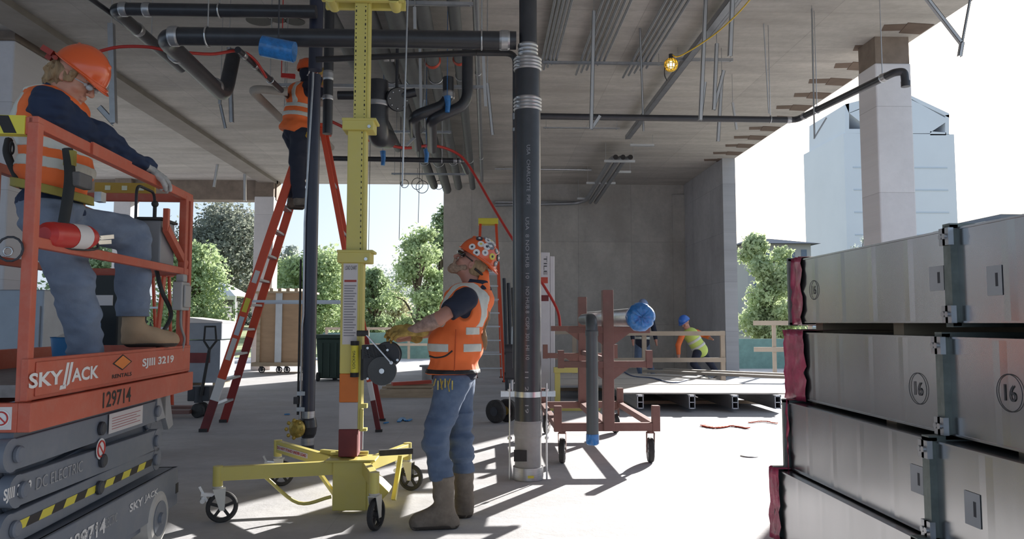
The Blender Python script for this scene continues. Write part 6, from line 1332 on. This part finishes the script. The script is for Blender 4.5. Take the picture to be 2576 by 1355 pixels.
shell_band(T, 'hem_trim', M_bprint, vest, .004, [((0, 0, hem + .012), (0, 0, 1), .014)])
b = MB(); b.tube(curve([q_(1080, 895, 4.905), q_(1097, 899, 4.885), q_(1120, 895, 4.875), q_(1138, 882, 4.868)], 6), .006, 6); b.build('pocket_edge', M_bprint, vest)
b = MB(); b.tube([q_(1147, 828, 4.888), q_(1145, 880, 4.862), q_(1143, 932, 4.868)], .004, 6); b.build('side_seam', mat('vest_seam', (196, 82, 34), .8), vest)
# collar piece behind the neck
G = Fld(*bounds([nb], .12), .005); G.cone(q_(1212, 690, 5.1), q_(1206, 722, 5.1), .05, .075, .01); G.cone(q_(1190, 680, 5.1), q_(1185, 720, 5.1), .062, .07, .01, 'sub'); G.mesh('vest_collar', M_vest, vest)
# jeans
lo, hi = bounds([hipL, hipR, knL, knR, anL, anR, pel], .15); G = Fld(lo, hi, .006); G.ell(pel + Vector((.0, 0, -.01)), (.138, .168, .11), None, .03)
for hp_, kn, an in ((hipL, knL, anL), (hipR, knR, anR)): G.ell(hp_, (.115, .10, .12), None, .04); G.cone(hp_, kn, .105, .083, .03); G.cone(kn, kn.lerp(an, .55), .083, .072, .02); G.cone(kn.lerp(an, .5), kn.lerp(an, .66), .074, .078, .015)
G.noise(.014, (.10, .10, .042), 31, lambda X, Y, Z: (np.abs(Z - (knL.z - .02)) < .17) * .7 + (Z < knL.z - .14) * .55 + .35 + 0 * X + 0 * Y); G.noise(.004, (.05, .05, .03), 32)
zc_ = q_(1110, 1205, 4.95).z; G.clip((0, 0, zc_), (.0, 0, -1)); G.clip((0, 0, pel.z + .02), (0, 0, 1)); G.mesh('jeans', M_jean, man)
b = MB()
for i in range(8):
    p = q_(1096 + i * 6, 952 + (i % 2) * 5, 4.885); b.bar(p, p + Vector((.012 * (i % 3 - 1), -.01, -.045 - .012 * (i % 3))), .008, .004)
b.build('key_cluster', M_brass, man)
# boots
for nm, an, toe, heel, zt0 in (('rubber_boot', anL, fl(1034, 1322), fl(1158, 1306), zc_ + .03), ('rubber_boot', anR, fl(1148, 1293), fl(1190, 1284), zc_ + .02)):
    toe, heel = Vector((toe.x, an.y - .03, 0)), Vector((heel.x, an.y, 0)); G = Fld(*bounds([toe, heel, Vector((an.x, an.y, zt0)), toe - Vector((0, 0, 0))], .12), .0055)
    an2 = Vector((an.x, an.y, .11)); up_ = Vector((an.x - .008, an.y, zt0)); ft = toe + (heel - toe).normalized() * .05 + Vector((0, 0, .045)); hl = heel + (toe - heel).normalized() * .045 + Vector((0, 0, .04))
    G.cone(up_, an2, .074, .060, .02); G.cone(an2, ft, .062, .052, .03, sq=((0, 1, 0), .95)); G.cone(hl, ft, .046, .048, .02); G.cone(an2, hl, .056, .044, .02); G.noise(.004, (.06, .06, .03), 41)
    G.clip((0, 0, .004), (0, 0, -1)); G.clip((0, 0, zt0), (0, 0, 1)); bo = G.mesh(nm, M_boot, man)
    S = Fld(*bounds([toe, heel], .1), .005); S.cone(hl, ft, .051, .056, .02); S.clip((0, 0, .026), (0, 0, 1)); S.clip((0, 0, 0.001), (0, 0, -1)); S.mesh('boot_sole', M_sole, bo)
# gloves gripping the winch handle
hand(man, wrL + Vector((.02, 0, 0)), wrL + Vector((-.19, .0, -.0)), (0.05, .75, -.7), M_glove, side=-1, curl=.62, s=1.12, cuff=.042, name='work_glove')
hand(man, wrR, wrR + Vector((-.18, -.02, .03)), (.05, -.75, -.6), M_glove, side=1, curl=.7, s=1.1, cuff=.042, name='work_glove')
# ------------------------------------------------------------------ worker on the scissor lift
w2 = thing('person', 'person in orange hard hat and harness leaning on the lift guardrail, looking down', 'person', L(.75, .3, 1.05))
a3 = lambda px, py, Y: at(px, py, Y)
hc = a3(186, 196, 3.98); HM = hframe((.84, .10, -.52), (.52, 0, .85)); HP = lambda x, y, z: hc + HM @ Vector((x, y, z))
nb, chest, belly, pel = a3(138, 238, 3.98), a3(128, 318, 3.98), a3(140, 425, 4.0), a3(128, 520, 4.0)
shR, elR, wrR = a3(128, 268, 3.80), a3(246, 343, 4.08), a3(374, 424, 4.42); shL, elL, wrL = a3(160, 268, 4.18), a3(228, 356, 4.38), a3(300, 382, 4.56)
hipR, knR, anR = a3(118, 550, 3.90), a3(184, 705, 3.88), a3(216, 872, 3.98); hipL, knL, anL = a3(150, 535, 4.14), a3(336, 592, 4.50), a3(336, 815, 4.56)
ti_ = hframe((1, 0, 0), (.08, 0, 1))
def torso(G, inf=0.0):
    G.ell(chest, (.145, .185, .15), None, .03, inf=inf); G.ell(chest + Vector((.02, 0, .09)), (.11, .195, .09), None, .04, inf=inf)
    G.ell(belly, (.155, .17, .16), None, .05, inf=inf); G.ell(pel, (.145, .175, .13), None, .05, inf=inf); return G
lo, hi = bounds([hc, shL, shR, elL, elR, wrL, wrR, anL, anR], .14); G = Fld(lo, hi, .0055); head_field(G, hc, HM, 1.08)
G.cone(hc - HM.col[2] * .07 - HM.col[1] * .015, nb + Vector((0, 0, -.02)), .060, .07, .02); torso(G, -.035)
for sh, el, wr in ((shL, elL, wrL), (shR, elR, wrR)): G.cone(sh, el, .05, .043, .02); G.cone(el, wr, .044, .030, .02); G.cone(wr, wr + (wr - el).normalized() * .09, .03, .02, .01)
for hp_, kn, an in ((hipL, knL, anL), (hipR, knR, anR)): G.cone(hp_, kn, .085, .06, .03); G.cone(kn, an, .058, .04, .02)
G.cone(anR, anR + Vector((.0, .06, -.05)), .034, .02, .02); G.cone(anL, anL + Vector((.05, .05, -.06)), .034, .02, .02)
G.mesh('body', M_skin, w2); face_bits(hc, HM, w2, 1.08)
hard_hat(HP(0, .012, .048), hframe(HM.col[1] - HM.col[2] * .10, HM.col[2] + HM.col[1] * .10), w2, M_hat)
b = MB(); b.box(HP(0, -.165, .05), (.10, .06, .03), HM); b.box(HP(0, -.15, .03), (.06, .03, .04), HM); b.tube([HP(-.1, -.08, .04), HP(0, -.15, .04), HP(.1, -.08, .04)], .012, 6); b.build('hat_suspension', mat('hat_band_red', (150, 56, 46), .6), w2)
# hair gathered below the hat
G = Fld(*bounds([HP(x, y, z) for x in (-.1, .1) for y in (-.14, .06) for z in (-.13, .07)], .015), .0045); G.ell(HP(0, -.035, .0), (.086, .085, .10), HM, .01); G.ell(HP(0, -.075, -.05), (.072, .052, .072), HM, .03); G.ell(HP(0, .075, -.02), (.10, .082, .14), HM, .02, 'sub')
for e in (-1, 1): G.cone(HP(.072 * e, .035, .05), HP(.078 * e, .008, -.03), .016, .012, .012)
G.noise(.014, (.022, .022, .035), 8); G.noise(.006, (.009, .009, .04), 9); G.mesh('hair', M_hair, w2)
b = MB()
for e in (-1, 1): b.ball(HP(.032 * e, .108, .0), (.018, .018, .016), 12, 8); b.tube([HP(.05 * e, .1, .005), HP(.08 * e, .0, .0)], .0028, 6)
b.tube([HP(-.02, .115, .004), HP(.02, .115, .004)], .0025, 6); b.build('safety_glasses', mat('clear_lens', (190, 200, 204), .08, var=.02), w2)
# jacket
lo, hi = bounds([shL, shR, elL, elR, wrL, wrR, pel, nb], .13); G = Fld(lo, hi, .006); torso(G)
for sh, el, wr in ((shL, elL, wrL), (shR, elR, wrR)):
    G.ell(sh, (.085, .075, .085), None, .04); G.cone(sh, el, .084, .066, .03); G.cone(el, wr, .064, .042, .03)
G.noise(.016, (.07, .07, .04), 51); G.noise(.008, (.035, .035, .022), 52); G.cone(nb + Vector((.01, 0, .015)), nb + Vector((0, 0, -.05)), .075, .1, .02); G.clip(nb + Vector((0, 0, .045)), (.35, 0, 1)); G.clip((0, 0, pel.z - .03), (0, 0, -1))
# neck opening keeps the head clear
G.ell(hc - HM.col[2] * .03, (.085, .10, .115), HM, .01, 'sub'); G.mesh('navy_jacket', M_blouse, w2)
# vest
lo, hi = bounds([shL, shR, pel, nb, belly], .24); T = Fld(lo, hi, .006); torso(T, .022); T.cone(nb + Vector((.0, 0, -.0)), nb + Vector((0, 0, -.09)), .09, .13, .03)
for sh, sg in ((shR, -1), (shL, 1)): T.ell(sh + Vector((.012, .065 * sg, -.045)), (.092, .10, .155), None, .004, 'sub')
T.cone(nb + Vector((.05, 0, .05)), nb + Vector((.06, 0, -.04)), .085, .05, .005, 'sub'); T.noise(.009, (.07, .07, .05), 61); T.noise(.004, (.03, .03, .09), 62); T.clip((chest.x, 0, a3(130, 478, 3.9).z), (-.12, 0, -1)); T.clip(nb + Vector((0, 0, .02)), (0, 0, 1)); T.ell(hc - HM.col[2] * .03, (.085, .10, .115), HM, .01, 'sub')
vest = T.mesh('safety_vest', M_vest, w2); zb = lambda py: a3(130, py, 3.82).z
shell_band(T, 'reflective_band', M_refl, vest, .003, [((chest.x, 0, zb(402)), (.12, 0, 1), .027)]); shell_band(T, 'reflective_band', M_refl, vest, .003, [((chest.x, 0, zb(352)), (.12, 0, 1), .027)])
A_, B_, C_ = a3(143, 214, 3.95), a3(84, 248, 3.86), a3(60, 318, 3.86)
def near_strip(p, q):
    d = (q - p).normalized(); n = d.cross(Vector((-.45, -.85, .25))).normalized(); m_ = (p + q) / 2
    shell_band(T, 'shoulder_strip', M_refl, vest, .005, [(m_.to_tuple(), n, .022), (m_.to_tuple(), d, (q - p).length / 2 + .012), ((0, 3.72, 0), (0, 1, 0), .25)])
near_strip(A_, B_); near_strip(B_, C_)
for yy in (4.0 + .125,): shell_band(T, 'shoulder_strip', M_refl, vest, .003, [((0, yy, 0), (0, 1, 0), .028), ((0, 0, zb(250)), (0, 0, 1), .19)])
# harness: belt, leg straps, pouch
lo, hi = bounds([pel, belly, hipR, hipL], .24); Hh = Fld(lo, hi, .006); torso(Hh, .045); M_web = mat('yellow_webbing', (160, 148, 74), .8, var=.12); M_webd = mat('dark_webbing', (52, 54, 54), .85)
shell_band(Hh, 'waist_belt', M_web, w2, .004, [((a3(130, 478, 3.85).x, 0, a3(130, 478, 3.85).z), (.22, 0, 1), .022)])
b = MB(); p = a3(252, 496, 3.9); b.box(p, (.035, .05, .05)); b.build('belt_buckle', M_galv, w2)
b = MB(); b.tube(curve([a3(170, 375, 3.795), a3(176, 440, 3.79), a3(170, 500, 3.78), a3(160, 560, 3.79)], 6), .026, 8); b.build('harness_strap', M_webd, w2)
b = MB(); b.box(a3(176, 398, 3.79), (.05, .03, .075)); b.build('strap_pad', M_web, w2); b = MB(); b.box(a3(205, 455, 3.84), (.13, .05, .075), ti_); b.build('harness_pouch', mat('grey_pouch', (110, 108, 106), .8, var=.2), w2, bev=.01)
b = MB(); b.tube(curve([a3(22, 352, 4.0), a3(18, 385, 3.95), a3(36, 430, 3.92), a3(58, 470, 3.9)], 6), .02, 8); b.torus(a3(30, 372, 3.92), (1, .3, 0), .03, .005, 14, 5); b.build('lanyard', M_webd, w2)
# jeans
lo, hi = bounds([hipL, hipR, knL, knR, anL, anR, pel], .16); G = Fld(lo, hi, .0065); G.ell(pel, (.15, .18, .12), None, .04)
G.ell(hipR, (.12, .11, .12), None, .04); G.ell(hipL, (.13, .11, .12), None, .04); G.cone(hipR, knR, .115, .098, .03); G.cone(knR, anR, .098, .088, .03); G.cone(hipL, knL, .120, .098, .03); G.cone(knL, anL, .096, .086, .02)
G.noise(.011, (.09, .09, .05), 71); G.noise(.005, (.04, .04, .03), 72); n_ = (anL - knL).normalized(); X, Y, Z = G._xyz((slice(None),) * 3); cut = Z * -1 + (anL.z + .045); far = (X > anL.x - .15) & (Y > 4.34); G.F = np.where(far & (Z < anL.z + .15), np.maximum(G.F, cut), G.F)
G.clip((0, 0, 1.065), (0, 0, -1)); G.clip((0, 0, pel.z + .02), (0, 0, 1)); G.mesh('jeans', M_jean2, w2)
# boots: one raised on the toe board, one on the deck
def boot(an, toe, zs, m, par, h=.0055):
    heel = Vector((an.x, an.y, zs)) - (Vector((toe.x, toe.y, 0)) - Vector((an.x, an.y, 0))).normalized() * .055; toe = Vector((toe.x, toe.y, zs)); d = (toe - heel).normalized()
    G = Fld(*bounds([toe, heel, an + Vector((0, 0, .07))], .1), h); ft = toe - d * .045 + Vector((0, 0, .042)); hl = heel + d * .04 + Vector((0, 0, .045)); a2 = Vector((an.x, an.y, zs + .10))
    G.cone(an + Vector((0, 0, .06)), a2, .062, .058, .02); G.cone(a2, ft, .056, .042, .03); G.cone(hl, ft, .042, .043, .02); G.cone(a2, hl, .052, .044, .02); G.noise(.003, (.04, .04, .03), 43); G.clip((0, 0, zs + .018), (0, 0, -1)); o = G.mesh('work_boot', m, par)
    S = Fld(*bounds([toe, heel], .1), .005); S.cone(hl, ft, .045, .048, .02); S.clip((0, 0, zs + .024), (0, 0, 1)); S.clip((0, 0, zs), (0, 0, -1)); S.mesh('boot_sole', M_sole, o)
boot(anL, a3(450, 862, 4.70), 1.157, M_suede, w2); boot(anR, anR + Vector((.02, .19, 0)), 1.052, M_suede, w2)
hand(w2, wrR, a3(430, 462, 4.60), (-.25, .25, -.95), M_gglove, side=-1, curl=.55, s=1.2, cuff=.042, name='work_glove'); hand(w2, wrL, wrL + Vector((.15, .08, -.03)), (0, .2, -1), M_gglove, side=1, curl=.5, s=1.1, cuff=.04, name='work_glove')

# ------------------------------------------------------------------ worker on the ladder
w3 = thing('person', 'person in orange vest and dark trousers standing high on the tall ladder', 'person', at(752, 515, 9.35))
Y0 = 9.35; a3 = lambda px, py, Y=Y0: at(px, py, Y)
hc = a3(776, 184); HM = hframe((.75, .65, .12), (-.08, 0, 1)); HP = lambda x, y, z: hc + HM @ Vector((x, y, z)); nb, chest, belly, pel = a3(768, 212), a3(757, 242), a3(750, 288), a3(748, 332)
MT3 = hframe((.75, .65, 0), (0, 0, 1)); sd_ = MT3.col[0]
shR, shL = chest + sd_ * .19 + Vector((0, 0, .09)), chest - sd_ * .19 + Vector((0, 0, .09)); elR, wrR = a3(792, 225, 9.15), a3(806, 185, 9.1); elL, wrL = a3(800, 235, 9.6), a3(815, 200, 9.5)
hipR, knR, anR = pel + sd_ * .09 - Vector((0, 0, .04)), a3(748, 410, 9.28), a3(752, 494, 9.30); hipL, knL, anL = pel - sd_ * .09 - Vector((0, 0, .04)), a3(762, 412, 9.5), a3(736, 490, 9.5)
def torso(G, inf=0.0): G.ell(chest, (.20, .15, .17), MT3, .03, inf=inf); G.ell(belly, (.18, .155, .17), MT3, .05, inf=inf); G.ell(pel, (.185, .165, .14), MT3, .05, inf=inf); return G
G = Fld(*bounds([hc, anL, anR, wrL, wrR, chest], .24), .009); head_field(G, hc, HM); G.cone(hc - Vector((0, 0, .07)), nb - Vector((0, 0, .03)), .055, .065, .02); torso(G, -.03)
for sh, el, wr in ((shL, elL, wrL), (shR, elR, wrR)): G.cone(sh, el, .048, .042, .02); G.cone(el, wr, .042, .03, .02)
for hp_, kn, an in ((hipL, knL, anL), (hipR, knR, anR)): G.cone(hp_, kn, .08, .055, .03); G.cone(kn, an, .055, .04, .02)
G.mesh('body', M_skinr, w3); hard_hat(HP(0, .0, .045), HM, w3, M_hat)
G = Fld(*bounds([hc], .2), .007); G.ell(HP(0, -.03, -.01), (.084, .086, .10), HM, .01); G.cone(HP(0, -.01, -.05), nb - Vector((0, 0, .02)), .068, .078, .02); G.ell(HP(0, .085, .0), (.10, .07, .12), HM, .02, 'sub'); G.mesh('neck_gaiter', M_tee, w3)
b = MB(); b.tube([HP(-.085, -.02, .03), HP(-.08, -.05, -.05), HP(0, -.09, -.06), HP(.08, -.05, -.05), HP(.085, -.02, .03)], .01, 6); b.build('hat_strap', M_lab, w3)
G = Fld(*bounds([shL, shR, elL, elR, wrL, wrR, pel], .2), .009); torso(G, .0)
for sh, el, wr in ((shL, elL, wrL), (shR, elR, wrR)): G.cone(sh, el, .075, .06, .03); G.cone(el, el.lerp(wr, .7), .058, .045, .02)
G.noise(.008, (.06, .06, .05), 81); G.clip(nb + Vector((0, 0, .02)), (0, 0, 1)); G.mesh('dark_shirt', M_tee, w3)
T = Fld(*bounds([shL, shR, pel, chest], .2), .008); torso(T, .02); T.ell(pel + Vector((-.03, 0, .04)), (.215, .19, .15), MT3, .05)
for sg, sh in ((1, shR), (-1, shL)): T.ell(sh + sd_ * .05 * sg - Vector((0, 0, .05)), (.08, .08, .13), None, .004, 'sub')
T.noise(.009, (.07, .07, .05), 82); zh = a3(740, 340).z; T.clip((pel.x, 0, zh), (-.35, 0, -1)); T.clip(nb + Vector((0, 0, -.0)), (0, 0, 1)); vest = T.mesh('safety_vest', M_vest, w3)
zb = lambda py: a3(750, py, 9.2).z
shell_band(T, 'reflective_band', M_refl, vest, .006, [((pel.x, 0, zb(262)), (.1, 0, 1), .026)]); shell_band(T, 'reflective_band', M_refl, vest, .006, [((pel.x, 0, zb(284)), (.1, 0, 1), .026)])
shell_band(T, 'shoulder_strip', M_refl, vest, .006, [((chest + sd_ * .1).to_tuple(), sd_, .03), ((0, 0, zb(232)), (0, 0, 1), .14)])
G = Fld(*bounds([hipL, hipR, anL, anR, pel], .16), .009); G.ell(pel, (.17, .14, .12), MT3, .04)
for hp_, kn, an in ((hipL, knL, anL), (hipR, knR, anR)): G.ell(hp_, (.13, .13, .12), None, .04); G.cone(hp_, kn, .125, .10, .03); G.cone(kn, an, .095, .08, .02)
G.noise(.012, (.08, .08, .05), 83); G.clip((0, 0, anR.z - .03), (0, 0, -1)); G.mesh('work_trousers', mat('dark_trousers', (44, 48, 62), .9, var=.1), w3)
boot(anR, anR + Vector((.17, -.02, 0)), a3(0, 517, 9.3).z, M_boot, w3, .008); boot(anL, anL + Vector((.15, .02, 0)), a3(0, 517, 9.3).z, M_boot, w3, .008)
b = MB(); p = a3(779, 340, 9.2); b.lathe([(0, .045), (.03, .045)], p, (-.2, -1, 0), 16); b.build('tape_measure', mat('level_yellow'), w3)
hand(w3, wrR, wrR + Vector((.06, .05, .12)), (.6, .6, 0), M_glove, 1, .8, 1.05, 'work_glove', h=.006); hand(w3, wrL, wrL + Vector((.05, -.05, .12)), (.6, -.6, 0), M_glove, -1, .8, 1.05, 'work_glove', h=.006)

# ------------------------------------------------------------------ two distant workers behind the guard rails
def far_worker(label, hat_c, hc, HMv, nb, chest, pel, arms, legs, mv, ms, mhat, mp, seed):
    p = thing('person', label, 'person', (pel.x, pel.y, 0)); HM = hframe(*HMv); up_ = (chest - pel).normalized(); MTx = hframe(Vector((0, -1, 0)).cross(up_).cross(up_) * -1 if False else HMv[0], up_)
    al = [hc, nb, chest, pel] + [q for a in arms for q in a] + [q for a in legs for q in a]
    G = Fld(*bounds(al, .2), .012); head_field(G, hc, HM); G.cone(hc - HM.col[2] * .06, nb, .055, .06, .02); G.ell(chest, (.16, .1, .15), MTx, .03); G.cone(chest, pel, .11, .12, .04)
    for s_, e_, w_ in arms: G.cone(s_, e_, .045, .04, .02); G.cone(e_, w_, .04, .03, .02); G.cone(w_, w_ + (w_ - e_).normalized() * .12, .032, .02, .02)
    for h_, k_, a_ in legs: G.cone(h_, k_, .08, .055, .03); G.cone(k_, a_, .055, .04, .02)
    G.mesh('body', M_skinr, p); hard_hat(hc + HM.col[2] * .045, HM, p, mhat, detail=False)
    G = Fld(*bounds(al, .2), .012); G.ell(chest, (.19, .13, .17), MTx, .03); G.cone(chest, pel, .14, .145, .04)
    for s_, e_, w_ in arms: G.cone(s_, e_, .068, .058, .03); G.cone(e_, e_.lerp(w_, .8), .056, .045, .02)
    G.mesh('shirt', ms, p); T = Fld(*bounds([chest, pel, nb], .25), .011); T.ell(chest, (.19, .15, .17), MTx, .03); T.cone(chest, pel, .155, .165, .04)
    for s_, e_, w_ in arms: T.ell(s_ + (s_ - chest).normalized() * .04, (.08, .08, .1), None, .004, 'sub')
    T.clip(nb + up_ * .02, up_); v_ = T.mesh('safety_vest', mv, p); shell_band(T, 'reflective_band', M_refl, v_, .008, [((chest.lerp(pel, .75)).to_tuple(), up_, .03)]); shell_band(T, 'reflective_band', M_refl, v_, .008, [((chest.lerp(pel, .35)).to_tuple(), up_, .03)])
    G = Fld(*bounds([pel] + [q for a in legs for q in a], .16), .012); G.ell(pel, (.16, .14, .12), MTx, .04)
    for h_, k_, a_ in legs: G.cone(h_, k_, .1, .075, .03); G.cone(k_, a_, .075, .06, .02)
    G.mesh('trousers', mp, p)
    for h_, k_, a_ in legs: boot(Vector((a_.x, a_.y, .1)), Vector((a_.x, a_.y, 0)) + Vector((HMv[0][0], HMv[0][1], 0)).normalized() * .18, .0, M_boot, p, .01)
    return p
y = 16.9; A = lambda px, py, Y=y: at(px, py, Y); M_bhat = mat('blue_hard_hat', (46, 104, 190), .3, coat=.4)
ch, pl_ = A(1738, 842), A(1762, 880)
far_worker('person in blue hard hat and yellow vest bending behind the lumber guard rail', None, A(1724, 812), ((-.75, -.45, -.5), (-.45, -.1, .88)), A(1730, 826), ch, pl_,
           [(A(1716, 842, 16.75), A(1706, 868, 16.7), A(1707, 894, 16.65)), (A(1752, 835, 17.1), A(1772, 843, 17.1), A(1786, 850, 16.9))], [(A(1754, 888, 16.8), A(1745, 915, 16.75), Vector((A(1752, 0).x, 16.8, .1))), (A(1768, 888, 17.0), A(1786, 912, 17.0), Vector((A(1796, 0).x, 17.05, .1)))],
           mat('lime_vest', (196, 214, 110), .7, var=.06), mat('blue_orange_sleeve', (224, 112, 60), .8), M_bhat, M_tee, 1)
far_worker('person in jeans standing behind the blue wrapped pipe and guard rail', None, A(1618, 772, 17.3), ((-.5, -.8, -.2), (0, 0, 1)), A(1618, 792, 17.3), A(1617, 812, 17.3), A(1616, 862, 17.3),
           [(A(1598, 800, 17.25), A(1590, 832, 17.2), A(1592, 856, 17.1)), (A(1638, 800, 17.35), A(1646, 832, 17.3), A(1650, 856, 17.2))], [(A(1608, 870, 17.3), A(1604, 905, 17.2), Vector((A(1602, 0, 17.3).x, 17.3, .1))), (A(1624, 870, 17.3), A(1628, 905, 17.25), Vector((A(1634, 0, 17.3).x, 17.3, .1)))],
           M_tee, M_tee, mat('blue_grey_hard_hat', (120, 136, 170), .3), M_jean, 2)
